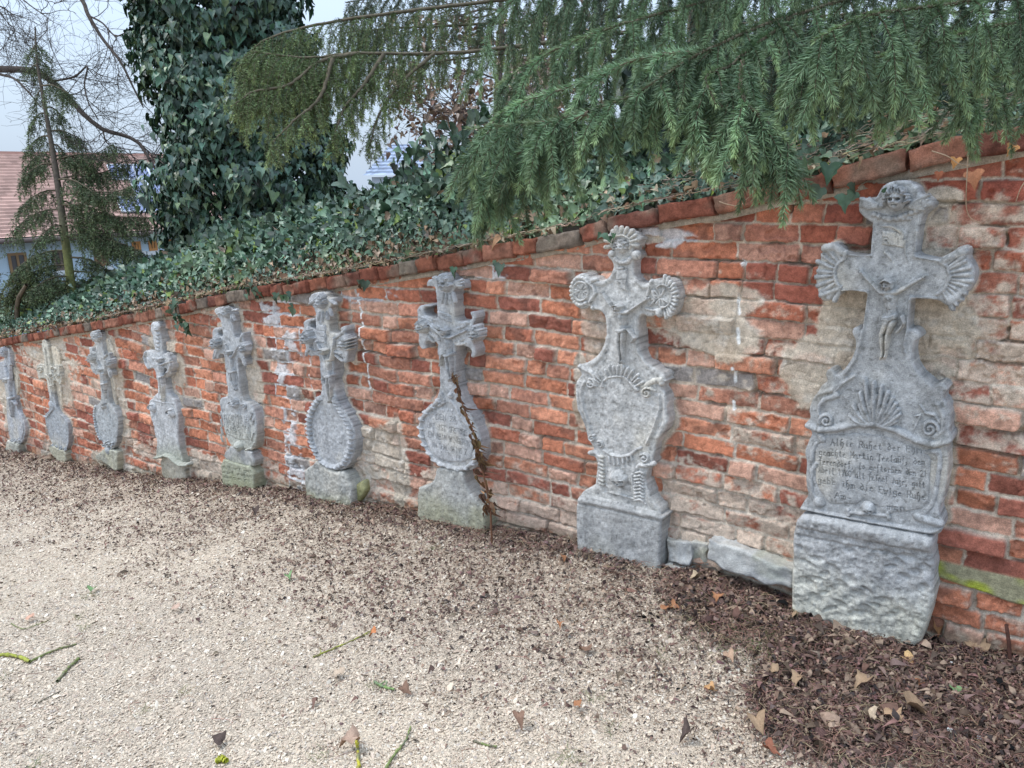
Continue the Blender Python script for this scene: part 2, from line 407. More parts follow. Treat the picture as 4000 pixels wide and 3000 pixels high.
def eval_prims(tf, prims, P, h):
    """P (N,2) wall xz; h start heights; each primitive raises, or cuts, the surface"""
    for pr in prims:
        kind = pr[0]; neg = kind.startswith('-'); kk = kind[-1]
        if kk == 's':                                   # tapered stroke
            pts = pr[1]; hh = pr[2]
            w = tf.W(pts); kz = tf.k(*pts[0][:2]); r = np.array([p[2] * kz for p in pts])
            lo = w.min(0) - r.max(); hi = w.max(0) + r.max()
            s = np.where((P[:, 0] > lo[0]) & (P[:, 0] < hi[0]) & (P[:, 1] > lo[1]) & (P[:, 1] < hi[1]))[0]
            if not len(s): continue
            p = P[s]; A = w[:-1]; d = w[1:] - w[:-1]; L2 = (d * d).sum(-1) + 1e-12
            t = np.clip(((p[:, None] - A[None]) * d[None]).sum(-1) / L2, 0, 1)
            q = A[None] + t[..., None] * d[None]
            dist = np.sqrt(((p[:, None] - q) ** 2).sum(-1)); rr = r[:-1][None] * (1 - t) + r[1:][None] * t
            prof = np.sqrt(np.maximum(1 - (dist / rr) ** 2, 0)) * (rr / r.max()) ** .6
            v = prof.max(1) * hh
        elif kk == 'e':
            cx, cy, rx, ry, hh = pr[1:6]; an = math.radians(pr[6]) if len(pr) > 6 else 0
            c = tf.w(cx, cy); rx = rx * tf.kx(cx, cy); ry = ry * tf.k(cx, cy); R = max(rx, ry)
            s = np.where((abs(P[:, 0] - c[0]) < R) & (abs(P[:, 1] - c[1]) < R))[0]
            if not len(s): continue
            dx = P[s, 0] - c[0]; dz = P[s, 1] - c[1]
            a = dx * math.cos(an) + dz * math.sin(an); b = -dx * math.sin(an) + dz * math.cos(an)
            v = np.sqrt(np.maximum(1 - (a / rx) ** 2 - (b / ry) ** 2, 0)) * hh
        elif kk == 'p':
            w = tf.W(pr[1]); hh = pr[2]; eg = pr[3] if len(pr) > 3 else .006
            lo = w.min(0); hi = w.max(0)
            s = np.where((P[:, 0] > lo[0]) & (P[:, 0] < hi[0]) & (P[:, 1] > lo[1]) & (P[:, 1] < hi[1]))[0]
            if not len(s): continue
            dd = poly_sdf(P[s], w); v = np.sqrt(np.clip(1 - (1 - np.clip(dd / eg, 0, 1)) ** 2, 0, 1)) * hh
        m = v > 0
        if neg: h[s] = h[s] - v
        else:
            a = h[s]; h[s] = np.where(m, smax(a, v, .0025), a)
    return h

def sculpt_grid(outl, res, margin=0):
    lo = outl.min(0) - margin - res; hi = outl.max(0) + margin + res
    gx = np.arange(lo[0], hi[0] + res, res); gz_ = np.arange(lo[1], hi[1] + res, res)
    X, Z = np.meshgrid(gx, gz_, indexing='ij')
    return gx, gz_, np.stack([X.ravel(), Z.ravel()], 1)

def boundary_edges(f):
    e = np.concatenate([f[:, [0, 1]], f[:, [1, 2]], f[:, [2, 3]], f[:, [3, 0]]])
    key = np.sort(e, 1); kk = key[:, 0].astype(np.int64) * 10 ** 7 + key[:, 1]
    u, inv, cnt = np.unique(kk, return_inverse=True, return_counts=True)
    return e[cnt[inv] == 1]

def stone_colour(x, z, h, pal, seed):
    """pal: (upper, lower, split z, soft) + optional moss"""
    up, lo, zs, soft = pal[:4]
    n = fbm(x * 6, z * 6, seed, 4); n2 = fbm(x * 45, z * 45, seed + 3, 3)
    c = mixc(np.array(lo), np.array(up), sstep(zs - soft, zs + soft, z + n * .12))
    warm = np.array([.54, .50, .42])
    n4 = fbm(x * 120, z * 120, seed + 5, 3); st = fbm(x * 26, z * 2.4, seed + 8, 4)
    c = mixc(c, warm, .55 * sstep(.15, .6, fbm(x * 4, z * 3.2, seed + 7, 4)))
    c = mixc(c, np.array([.24, .245, .245]), .38 * sstep(.18, .55, fbm(x * 7 + 9, z * 5, seed + 9, 4)))
    c = mixc(c, np.array([.20, .20, .195]), .26 * sstep(.12, .5, st))
    c = 1.12 * c * (1 + .24 * n2 + .22 * n4)[:, None]
    c = mixc(c, np.array([.13, .13, .12]), .5 * sstep(.42, .6, fbm(x * 70, z * 70, seed + 13, 2)))
    c = mixc(c, np.array([.60, .60, .57]), .5 * sstep(.58, .68, fbm(x * 130, z * 130, seed + 11, 2)))
    if len(pal) > 4:
        zm, am, cmoss = pal[4:7]
        c = mixc(c, np.array(cmoss), am * sstep(zm + .06, zm - .10, z + n * .08))
    return c

def slab(name, tf, outline, parent, pal, seed=1, res=.005, prims=(), rim=None, rough=.0026, back=-.02, edge=.008, hole=None, tilt=0., wob=.0015, ck=1, extra=0.):
    """a thick carved stone: front at y=-(t+extra), sides going back into the wall"""
    o = tf.W(outline)
    if name in ('plinth', 'pedestal', 'foot', 'mossy_stone'):   # the lowest stones stand in the ground
        gb = np.interp(o[:, 0], GX, GZ); o[:, 1] -= .09 * (o[:, 1] < gb + .09)
    o = chaikin(o, ck)
    TOMB_SDF.append(o)
    gx, gzz, P = sculpt_grid(o, res)
    sd = poly_sdf(P, o)
    # pull the near-edge vertices onto the outline
    nz = len(gzz); S2 = sd.reshape(len(gx), nz)
    g0 = np.gradient(S2, res, axis=0).ravel(); g1 = np.gradient(S2, res, axis=1).ravel(); gl = np.hypot(g0, g1) + 1e-6
    near = np.abs(sd) < res * .62
    P2 = P.copy(); P2[near, 0] -= (sd * g0 / gl ** 2)[near] * .95; P2[near, 1] -= (sd * g1 / gl ** 2)[near] * .95
    P2 = np.where(near[:, None], P2, P)
    for _ in range(2):
        s2 = poly_sdf(P2[near], o); P2[near, 0] -= (s2 * g0[near] / gl[near] ** 2) * .9; P2[near, 1] -= (s2 * g1[near] / gl[near] ** 2) * .9
    P2 = np.where(near[:, None], np.clip(P2, P - res * .72, P + res * .72), P)
    ok = (sd > 0) | near
    f = grid_faces(len(gx), nz); f = f[ok[f].all(1)]
    sdn = np.where(near, 0, sd)
    x, z = P2[:, 0], P2[:, 1]
    h = np.zeros(len(P2))
    if rim:                                            # raised border: (width, height)
        h += rim[1] * sstep(rim[0] + .002, rim[0] - .003, sdn)
    e0 = np.clip(sdn / edge, 0, 1); rnd = edge * (1 - np.sqrt(np.clip(1 - (1 - e0) ** 2, 0, 1)))
    h = eval_prims(tf, prims, P2, h)
    h = h - rnd + rough * fbm(x * 28, z * 28, seed, 4, .6) * 2 + wob * fbm(x * 7, z * 7, seed + 2, 2) * 2 + rough * .8 * fbm(x * 90, z * 90, seed + 4, 2)
    y = -(tf.t + extra) - h
    used = np.unique(f); mp = np.full(len(P2), -1); mp[used] = np.arange(len(used))
    f = mp[f]; V = np.stack([x, y, z], 1)[used]
    c = stone_colour(V[:, 0], V[:, 2], h[used], pal, seed)
    be = boundary_edges(f)
    # sides, in three rings so that they can be rough
    vs = [V]; cs = [c]; fs = [f]
    bv = np.unique(be); idm = np.full(len(V), -1); idm[bv] = np.arange(len(bv))
    prev = bv.copy(); base = len(V); cen = V[bv]
    eps = 1e-3
    for t_ in (.12, .45, 1.):
        q = cen.copy(); q[:, 1] = cen[:, 1] * (1 - t_) - back * t_
        wv = .0018 * fbm(q[:, 0] * 9, q[:, 2] * 9, seed + 6, 2) * (t_ == .45)
        q[:, 0] += wv; q[:, 2] += wv
        cur = base + np.arange(len(bv)); vs.append(q); cs.append(c[bv])
        a, b = be[:, 0], be[:, 1]
        pa = prev[idm[a]]; pb = prev[idm[b]]; ca = cur[idm[a]]; cb_ = cur[idm[b]]
        fs.append(np.stack([pa, ca, cb_, pb], 1)); prev = cur; base += len(bv)
    V = np.concatenate(vs); c = np.concatenate(cs)
    return mesh(name, V, np.concatenate(fs), M_stone, parent, col=c)

def relief(name, tf, prims, parent, pal, seed=1, res=.003, base=0., rough=.0012, cut=.0012, hmin=-.004, _part=False):
    """carving that rises from the face: only what stands out of it is kept"""
    if name in ('cherub', 'mask_head', 'skull', 'crucified_figure', 'wavy_moulding'):   # drawn where its middle depth is seen
        hm_ = .5 * max(pr[2] if pr[0][-1] in 'sp' else pr[5] for pr in prims if pr[0][0] != '-')
        t_ = tf; tf = T(t_.o[0], t_.o[1], t_.sc, t_.t + hm_); base -= hm_
    pts = []
    for pr in prims:
        if pr[0][0] == '-': continue
        if pr[0] == 's':
            for p in pr[1]:
                w = tf.w(*p[:2]); r = p[2] * tf.k(*p[:2]); pts += [w - r, w + r]
        elif pr[0] == 'e':
            c = tf.w(pr[1], pr[2]); r = max(pr[3] * tf.kx(pr[1], pr[2]), pr[4] * tf.k(pr[1], pr[2])); pts += [c - r, c + r]
        else: pts += list(tf.W(pr[1]))
    pts = np.array(pts)
    gx, gzz, P = sculpt_grid(pts, res)
    h = np.full(len(P), hmin)
    h = eval_prims(tf, prims, P, h)
    n = rough * fbm(P[:, 0] * 50, P[:, 1] * 50, seed, 3, .6) * 2
    h2 = h + n * (h > 0)
    f = grid_faces(len(gx), len(gzz)); hm = h[f]; f = f[(hm.max(1) > cut)]
    if not len(f): return None
    if name in ('wing', 'scroll_ornament', 'border_leaves', 'arm_end') and not _part:
        pa = {}
        def fd(a):
            while pa.setdefault(a, a) != a: pa[a] = pa[pa[a]]; a = pa[a]
            return a
        for q in f.tolist():
            r0 = fd(q[0])
            for b_ in q[1:]: pa[fd(b_)] = r0
        lab = np.array([fd(q) for q in f[:, 0].tolist()])
        for l in np.unique(lab):
            if (lab == l).sum() > 14: _emit(name, P, h2, f[lab == l], tf, base, hmin, cut, pal, seed, parent)
        return
    return _emit(name, P, h2, f, tf, base, hmin, cut, pal, seed, parent)
def _emit(name, P, h2, f, tf, base, hmin, cut, pal, seed, parent):
    used = np.unique(f); mp = np.full(len(P), -1); mp[used] = np.arange(len(used))
    x = P[used, 0]; z = P[used, 1]
    hh = np.where(h2[used] <= cut * .5, hmin, h2[used])
    V = np.stack([x, -(tf.t + base) - hh, z], 1)
    c = stone_colour(x, z, hh, pal, seed)
    return mesh(name, V, mp[f], M_stone, parent, col=c)

# ---- vocabulary of the carver 
def spiral(cx, cy, r0, r1, a0, a1, w0, w1, n=26, sx=1.):
    o = []
    for i in range(n):
        t = i / (n - 1); a = math.radians(a0 + (a1 - a0) * t); r = r0 + (r1 - r0) * t
        o.append((cx + sx * r * math.cos(a), cy - r * math.sin(a), w0 + (w1 - w0) * t))
    return o
def fan(cx, cy, r0, r1, a0, a1, n, w, h, sx=1., sy=1.):
    o = []; qq = random.Random(int(cx * 7 + cy)); R1 = r1
    for i in range(n):
        a = math.radians(a0 + (a1 - a0) * (i + qq.uniform(-.2, .2)) / (n - 1)); r1 = R1 * qq.uniform(.93, 1.05)
        o.append(('s', [(cx + sx * r0 * math.cos(a), cy - sy * r0 * math.sin(a), w * .55), (cx + sx * (r0 + r1) / 2 * math.cos(a), cy - sy * (r0 + r1) / 2 * math.sin(a), w * .9),
                        (cx + sx * r1 * math.cos(a), cy - sy * r1 * math.sin(a), w)], h))
    return o
def head(cx, cy, r, h, sx=1., turn=0., curls=9, hair=True, seed=0, wig=1.):
    """cherub head; sx squeezes it sideways, turn shifts the features"""
    q = random.Random(seed * 7 + 1); o = [('e', cx, cy, r * .80 * sx, r, h)]
    fx = cx + turn * r * .28 * sx
    o += [('e', fx, cy + .50 * r, .42 * r * sx, .42 * r, h * .93)]
    for s in (-1, 1):
        o.append(('e', fx + s * .34 * r * sx, cy + .26 * r, .24 * r * sx, .26 * r, h * 1.02))     # cheeks
        o.append(('s', [(fx + s * .12 * r * sx, cy - .20 * r, .09 * r), (fx + s * .50 * r * sx, cy - .18 * r, .07 * r)], h * 1.08))  # brow
    o.append(('e', fx, cy + .68 * r, .2 * r * sx, .16 * r, h * .98))                              # chin
    for s in (-1, 1):
        o.append(('-e', fx + s * .29 * r * sx, cy - .03 * r, .20 * r * sx, .14 * r, h * .34))
        o.append(('e', fx + s * .29 * r * sx, cy - .03 * r, .10 * r * sx, .07 * r, h * .88))
    o.append(('s', [(fx, cy - .12 * r, .07 * r), (fx, cy + .20 * r, .125 * r)], h * 1.30))         # nose
    o.append(('-s', [(fx - .19 * r * sx, cy + .44 * r, .045 * r), (fx + .19 * r * sx, cy + .44 * r, .055 * r)], h * .24))
    o.append(('-s', [(fx - .1 * r * sx, cy + .29 * r, .03 * r), (fx + .1 * r * sx, cy + .29 * r, .03 * r)], h * .10))
    if hair:
        for i in range(curls + 4):
            a = math.radians(-12 + 204 * i / (curls + 3)); t = q.uniform(-.25, .25); ro = r * q.uniform(1.04, 1.2); ri = r * q.uniform(.74, .84)
            o.append(('s', [(cx + ri * .9 * sx * math.cos(a + t), cy - ri * math.sin(a + t), .085 * r), (cx + (ri + ro) / 2 * .9 * sx * math.cos(a), cy - (ri + ro) / 2 * math.sin(a), .12 * r),
                            (cx + ro * .88 * sx * math.cos(a - t), cy - ro * math.sin(a - t), .08 * r)], h * q.uniform(.72, .92)))
        for i in range(5):
            t = -1 + i / 2.
            o.append(('s', [(cx + t * .55 * r * sx, cy - .86 * r + abs(t) * .2 * r, .10 * r), (cx + t * .50 * r * sx + .05 * r, cy - .60 * r + abs(t) * .16 * r, .11 * r), (cx + t * .42 * r * sx, cy - .46 * r + abs(t) * .12 * r, .06 * r)], h * 1.02))
    return o
def feathers(pts, w, h, sx=1.):
    o = []
    for (x, y, a, l) in pts:
        a = math.radians(a)
        o.append(('s', [(x, y, w * .7), (x + sx * l * .5 * math.cos(a), y - l * .5 * math.sin(a), w), (x + sx * l * math.cos(a), y - l * math.sin(a), w * .8)], h))
        o.append(('-s', [(x, y, w * .12), (x + sx * l * .9 * math.cos(a), y - l * .9 * math.sin(a), w * .12)], h * .2))
    return o
def figure(J, r, h):
    """crucified body in relief. J: joints in drawing units; r: head radius"""
    L = lambda a, b, t: (a[0] * (1 - t) + b[0] * t, a[1] * (1 - t) + b[1] * t)
    o = []
    ch, wa, hp = J['chest'], J['waist'], J['hip']
    sl, sr = J['shl'], J['shr']
    o.append(('s', [(*L(sl, sr, .5), .78 * r), (*ch, 1.18 * r), (*L(ch, wa, .6), .98 * r), (*wa, .74 * r), (*hp, .86 * r)], h))
    o.append(('s', [(*sl, .46 * r), (*L(sl, sr, .5), .6 * r), (*sr, .46 * r)], h * .95))
    o.append(('s', [(*J['neck'], .36 * r), (*L(sl, sr, .5), .42 * r)], h * .95))
    for sd in 'lr':
        s0, e, ha = J['sh' + sd], J['el' + sd], J['ha' + sd]
        o.append(('s', [(*s0, .44 * r), (*L(s0, e, .5), .40 * r), (*e, .30 * r), (*L(e, ha, .4), .32 * r), (*L(e, ha, .92), .20 * r)], h * .8))
        d = (ha[0] - e[0], ha[1] - e[1]); dl = math.hypot(*d); d = (d[0] / dl, d[1] / dl); nn = (-d[1], d[0])
        o.append(('e', ha[0], ha[1], .27 * r, .27 * r, h * .75))
        for i, ln in enumerate((.42, .52, .5, .4)):      # fingers, slightly curled
            off = (-.21 + .14 * i) * r
            b = (ha[0] + nn[0] * off, ha[1] + nn[1] * off)
            o.append(('s', [(*b, .075 * r), (b[0] + d[0] * ln * r, b[1] + d[1] * ln * r, .055 * r)], h * (.72 - .03 * i)))
        o.append(('s', [(ha[0], ha[1], .08 * r), (ha[0] + nn[0] * .36 * r + d[0] * .12 * r, ha[1] + nn[1] * .36 * r + d[1] * .12 * r, .06 * r)], h * .6))
        kn, ft, hip = J['kn' + sd], J['ft' + sd], J['hip' + sd]
        o.append(('s', [(*hip, .56 * r), (*L(hip, kn, .4), .54 * r), (*kn, .40 * r)], h * 1.05))
        o.append(('s', [(*kn, .40 * r), (*L(kn, ft, .3), .38 * r), (*L(kn, ft, .8), .22 * r), (*ft, .22 * r)], h * .92))
        o.append(('s', [(*ft, .2 * r), (ft[0] + J['toe'][0] * r, ft[1] + J['toe'][1] * r, .15 * r)], h * .95))
    for i in range(3):                                   # ribs and belly
        y = ch[1] + (-.1 + .32 * i) * r; x = ch[0]
        for s in (-1, 1):
            o.append(('-s', [(x + s * .15 * r, y, .06 * r), (x + s * .75 * r, y + .25 * r, .05 * r)], h * .13))
    o.append(('-e', wa[0], wa[1] - .1 * r, .12 * r, .1 * r, h * .2))
    # loincloth: folds across the hips and a loose end
    cl = J['cloth']
    for i in range(4):
        t = i / 3.
        a = (hp[0] - 1.05 * r, hp[1] - .45 * r + .42 * t * r + .15 * r); b = (hp[0] + 1.05 * r, hp[1] - .62 * r + .50 * t * r)
        m_ = L(a, b, .5)
        o.append(('s', [(*a, .15 * r), (m_[0], m_[1] + .28 * r, .20 * r), (*b, .17 * r)], h * 1.2))
    o.append(('s', [(*cl[0], .30 * r)] + [(*c, .24 * r) for c in cl[1:-1]] + [(*cl[-1], .30 * r)], h * .9))
    o.append(('s', [(cl[0][0], cl[0][1], .1 * r)] + [(c[0] + .1 * r, c[1] + .16 * r, .09 * r) for c in cl[1:]], h * 1.1))
    # head, bowed
    hx, hy = J['head']
    o.append(('e', hx, hy, .82 * r, .98 * r, h * 1.5, J.get('bow', 20)))
    o.append(('e', hx + J['face'] * .25 * r, hy + .62 * r, .42 * r, .5 * r, h * 1.25))             # beard
    o.append(('s', [(hx + J['face'] * .28 * r, hy - .1 * r, .1 * r), (hx + J['face'] * .38 * r, hy + .3 * r, .13 * r)], h * 1.75))
    for s in (-1, 1):
        o.append(('-e', hx + J['face'] * .28 * r + s * .3 * r, hy + .0 * r, .17 * r, .12 * r, h * .35))
    o.append(('-s', [(hx + J['face'] * .3 * r - .14 * r, hy + .5 * r, .05 * r), (hx + J['face'] * .3 * r + .14 * r, hy + .5 * r, .05 * r)], h * .25))
    for i in range(6):
        t = i / 5.
        o.append(('s', [(hx - .95 * r + 1.9 * r * t, hy - .35 * r - .5 * r * math.sin(t * 3.1), .2 * r), (hx - .95 * r + 1.9 * r * min(1, t + .2), hy - .40 * r - .5 * r * math.sin(min(1, t + .2) * 3.1), .18 * r)], h * (1.55 + .2 * (i % 2))))
    for s in (-1, 1):                                    # hair falling to the shoulders
        o.append(('s', [(hx + s * .7 * r, hy - .1 * r, .2 * r), (hx + s * .72 * r, hy + .7 * r, .17 * r)], h * 1.1))
    return o
def skull(cx, cy, r, h, face=0., sx=1.):
    o = [('e', cx, cy - .15 * r, r * sx, .88 * r, h), ('e', cx + face * .35 * r, cy + .55 * r, .55 * r * sx, .42 * r, h * .8)]
    f = cx + face * .4 * r
    for s in (-1, 1):
        o.append(('-e', f + s * .36 * r * sx, cy + .22 * r, .25 * r * sx, .22 * r, h * .55))
        o.append(('s', [(f + s * .15 * r * sx, cy + .0 * r, .08 * r), (f + s * .6 * r * sx, cy + .02 * r, .08 * r)], h * 1.0))
    o.append(('-e', f, cy + .5 * r, .12 * r * sx, .15 * r, h * .5))
    for i in range(5):
        x = f + (-.32 + .16 * i) * r * sx
        o.append(('-s', [(x, cy + .72 * r, .035 * r), (x, cy + .92 * r, .035 * r)], h * .3))
    o.append(('-s', [(f - .38 * r * sx, cy + .80 * r, .04 * r), (f + .38 * r * sx, cy + .80 * r, .04 * r)], h * .3))
    return o
def bone(a, b, r, h):
    o = [('s', [(*a, r * .8), (*b, r * .8)], h)]
    for p in (a, b):
        for s in (-1, 1): o.append(('e', p[0] + s * .15 * r, p[1] + s * r * .9, r * 1.15, r * 1.15, h * 1.1))
    return o

# stroke letters on a 0..1 grid (x right, y up)
G = {'A': [[(0, 0), (.5, 1), (1, 0)], [(.2, .4), (.8, .4)]], 'B': [[(0, 0), (0, 1), (.7, 1), (.9, .8), (.7, .55), (0, .5)], [(.7, .53), (1, .3), (.8, 0), (0, 0)]],
     'C': [[(.95, .8), (.6, 1), (.2, .85), (0, .5), (.2, .12), (.6, 0), (.95, .2)]], 'D': [[(0, 0), (0, 1), (.6, .95), (1, .6), (.95, .3), (.6, .03), (0, 0)]],
     'E': [[(.9, 1), (0, 1), (0, 0), (.9, 0)], [(0, .5), (.7, .5)]], 'F': [[(.9, 1), (0, 1), (0, 0)], [(0, .5), (.7, .5)]],
     'G': [[(.95, .8), (.6, 1), (.2, .85), (0, .5), (.2, .12), (.6, 0), (1, .15), (1, .45), (.6, .45)]], 'H': [[(0, 0), (0, 1)], [(1, 0), (1, 1)], [(0, .5), (1, .5)]],
     'I': [[(.5, 0), (.5, 1)]], 'J': [[(.7, 1), (.7, .2), (.4, 0), (.1, .2)]], 'K': [[(0, 0), (0, 1)], [(1, 1), (0, .45), (1, 0)]], 'L': [[(0, 1), (0, 0), (.9, 0)]],
     'M': [[(0, 0), (.1, 1), (.5, .3), (.9, 1), (1, 0)]], 'N': [[(0, 0), (0, 1), (1, 0), (1, 1)]], 'O': [[(.5, 1), (.1, .8), (0, .5), (.1, .2), (.5, 0), (.9, .2), (1, .5), (.9, .8), (.5, 1)]],
     'P': [[(0, 0), (0, 1), (.8, 1), (1, .75), (.8, .5), (0, .48)]], 'R': [[(0, 0), (0, 1), (.8, 1), (1, .75), (.8, .5), (0, .48)], [(.5, .48), (1, 0)]],
     'S': [[(.95, .85), (.5, 1), (.08, .8), (.2, .56), (.8, .44), (.95, .2), (.5, 0), (.03, .15)]], 'T': [[(0, 1), (1, 1)], [(.5, 1), (.5, 0)]], 'U': [[(0, 1), (0, .25), (.5, 0), (1, .25), (1, 1)]],
     'V': [[(0, 1), (.5, 0), (1, 1)]], 'W': [[(0, 1), (.25, 0), (.5, .7), (.75, 0), (1, 1)]], 'Z': [[(0, 1), (1, 1), (0, 0), (1, 0)]],
     '0': [[(.5, 1), (.1, .8), (0, .5), (.1, .2), (.5, 0), (.9, .2), (1, .5), (.9, .8), (.5, 1)]], '1': [[(.2, .75), (.5, 1), (.5, 0)]], '2': [[(.05, .8), (.4, 1), (.9, .8), (.8, .5), (0, 0), (1, 0)]],
     '6': [[(.9, .95), (.3, .8), (0, .3), (.4, 0), (.9, .2), (.8, .5), (.4, .55), (.05, .35)]], '7': [[(0, 1), (1, 1), (.4, 0)]], '8': [[(.5, .52), (.1, .75), (.5, 1), (.9, .75), (.5, .52), (0, .25), (.5, 0), (1, .25), (.5, .52)]],
     '5': [[(.9, 1), (.15, 1), (.1, .55), (.7, .6), (.95, .3), (.6, 0), (.05, .1)]],
     'a': [[(.8, .6), (.3, .6), (0, .4), (.1, .05), (.5, 0), (.8, .2)], [(.8, .62), (.8, 0), (1, .05)]], 'b': [[(.1, 1.05), (.1, 0), (.7, .05), (.85, .4), (.5, .62), (.1, .5)]],
     'c': [[(.8, .55), (.3, .62), (.05, .35), (.3, 0), (.8, .08)]], 'd': [[(.3, 1.05), (.8, .7), (.85, .25), (.5, 0), (.1, .1), (.05, .4), (.4, .62), (.8, .5)]],
     'e': [[(.1, .32), (.75, .4), (.5, .62), (.1, .4), (.15, .05), (.8, .05)]], 'f': [[(.9, 1), (.5, 1.05), (.35, .8), (.35, -.25)], [(.1, .6), (.7, .6)]],
     'g': [[(.8, .6), (.3, .62), (.05, .4), (.2, .1), (.75, .1)], [(.8, .62), (.8, -.2), (.4, -.35), (.05, -.2)]], 'h': [[(.5, 1.1), (.15, .95), (.15, 0)], [(.15, .5), (.6, .62), (.8, .4), (.75, -.1), (.4, -.35)]],
     'i': [[(.5, .6), (.5, 0)], [(.45, .82), (.55, .9)]], 'k': [[(.1, 1.05), (.1, 0)], [(.8, .6), (.15, .3), (.8, 0)]], 'l': [[(.5, 1.1), (.4, .1), (.7, 0)]], 'm': [[(.0, .6), (.05, 0)], [(.05, .5), (.3, .62), (.45, .5), (.45, 0)], [(.45, .5), (.75, .62), (.95, .5), (.95, 0)]],
     'n': [[(.05, .62), (.1, 0)], [(.1, .45), (.5, .62), (.8, .45), (.8, 0)]], 'o': [[(.45, .62), (.05, .35), (.4, 0), (.85, .3), (.45, .62)]], 'r': [[(.2, .62), (.25, 0)], [(.25, .45), (.6, .62), (.85, .5)]],
     's': [[(.8, 1), (.45, 1.05), (.35, .8), (.35, -.2)]], 't': [[(.45, .95), (.4, .1), (.75, 0)], [(.1, .62), (.8, .62)]], 'u': [[(.05, .6), (.1, .1), (.5, 0), (.8, .15)], [(.8, .62), (.85, 0)]],
     'v': [[(.05, .65), (.4, 0), (.85, .6)]], 'w': [[(.0, .65), (.25, 0), (.5, .5), (.7, 0), (1, .6)]], 'z': [[(.1, .6), (.8, .6), (.1, 0), (.8, -.05)]],
     'ü': [[(.05, .6), (.1, .1), (.5, 0), (.8, .15)], [(.8, .62), (.85, 0)], [(.2, .85), (.3, .95)], [(.6, .85), (.7, .95)]],
     ',': [[(.3, .1), (.2, -.2)]], '.': [[(.3, 0), (.4, .06)]], '-': [[(.1, .35), (.8, .35)]], '=': [[(.1, .2), (.8, .2)], [(.1, .45), (.8, .45)]]}
def text(s, x0, y0, x1, y1, hgt, r, dep, lean=0.):
    """letters cut along the line from (x0,y0) to (x1,y1), drawing units"""
    n = len(s); dx = (x1 - x0) / n; dy = (y1 - y0) / n; o = []
    q = random.Random(len(s) + int(x0))
    for i, chh in enumerate(s):
        if chh not in G: continue
        ox = x0 + dx * i; oy = y0 + dy * i + q.uniform(-.04, .04) * hgt
        for st in G[chh]:
            o.append(('-s', [(ox + (px * .78 + .06) * dx, oy + (px * .78) * dy - py * hgt, r) for px, py in st], dep))
    return o
GRP = 'carved baroque gravestone crosses set along the brick wall'
GREY = (.365, .372, .375); PALE = (.41, .405, .39); CREAM = (.43, .415, .365); MOSS = (.24, .26, .13)

def tomb(name_xy, label, tf):
    w = tf.w(*name_xy); 
    return thing('gravestone_cross', label, 'gravestone', (w[0], -tf.t, w[1]), GRP)

# ---------------------------------------------------------------- nearest cross, large, dark blue-grey
t9 = T(3000, 600, 1.6591, .10)
b9 = lambda L: [(1.1 * p[0], 1493.2 + 1.1 * p[1]) + tuple(v * 1.1 for v in p[2:]) for p in L]
c9 = lambda x, y: (199.1 + .42 * x, 1742 + .42 * y)
g9 = tomb((600, 3080), 'largest, nearest grey stone cross with fan-ended arms and a lettered panel over a rough block', t9)
z9 = on_wall(3300, 2150)[2]
p9 = (GREY, (.40, .395, .36), z9, .16)
up = [(712, 262), (735, 215), (775, 188), (830, 174), (880, 172), (930, 185), (968, 212), (985, 262), (1030, 275), (1065, 305), (1068, 345), (1030, 372), (1000, 400),
      (985, 450), (975, 510), (965, 590), (955, 660), (1105, 690), (1130, 668), (1190, 640), (1235, 605), (1275, 595), (1308, 615), (1290, 680), (1325, 720), (1342, 790), (1325, 850),
      (1292, 900), (1262, 925), (1240, 970), (1205, 1002), (1160, 990), (1095, 945), (925, 937), (915, 1040), (905, 1140), (945, 1135), (985, 1165), (990, 1195), (950, 1220), (935, 1265),
      (938, 1330), (955, 1390), (1000, 1450), (1060, 1500), (1078, 1508), (1110, 1488), (1150, 1500), (1166, 1530), (1138, 1556), (1135, 1600)]
rt = b9([(1048, 100), (1070, 160), (1078, 220), (1066, 280), (1090, 310), (1085, 345), (1055, 374), (1062, 440), (1062, 500), (1050, 590), (1035, 680), (1005, 750), (1030, 800), (1034, 845), (1012, 886), (970, 888),
         (600, 820), (215, 748), (185, 735), (212, 690), (238, 655), (225, 610), (220, 540), (226, 470), (212, 400), (235, 345), (262, 285), (216, 258), (222, 228), (248, 205), (238, 150), (262, 85), (300, 35)])
lfp = [(345, 1500), (385, 1480), (368, 1430), (385, 1398), (420, 1400), (440, 1440), (485, 1410), (535, 1340), (565, 1270), (568, 1215), (540, 1165), (550, 1130), (585, 1128), (612, 1150),
       (628, 1050), (640, 960), (650, 902), (560, 885), (480, 890), (445, 925), (385, 960), (345, 955), (322, 900), (305, 830), (312, 760), (330, 710), (345, 655), (362, 600), (400, 577), (440, 578),
       (468, 605), (480, 645), (665, 668), (672, 590), (682, 450), (645, 432), (605, 400), (583, 370), (592, 325), (635, 288), (700, 285)]
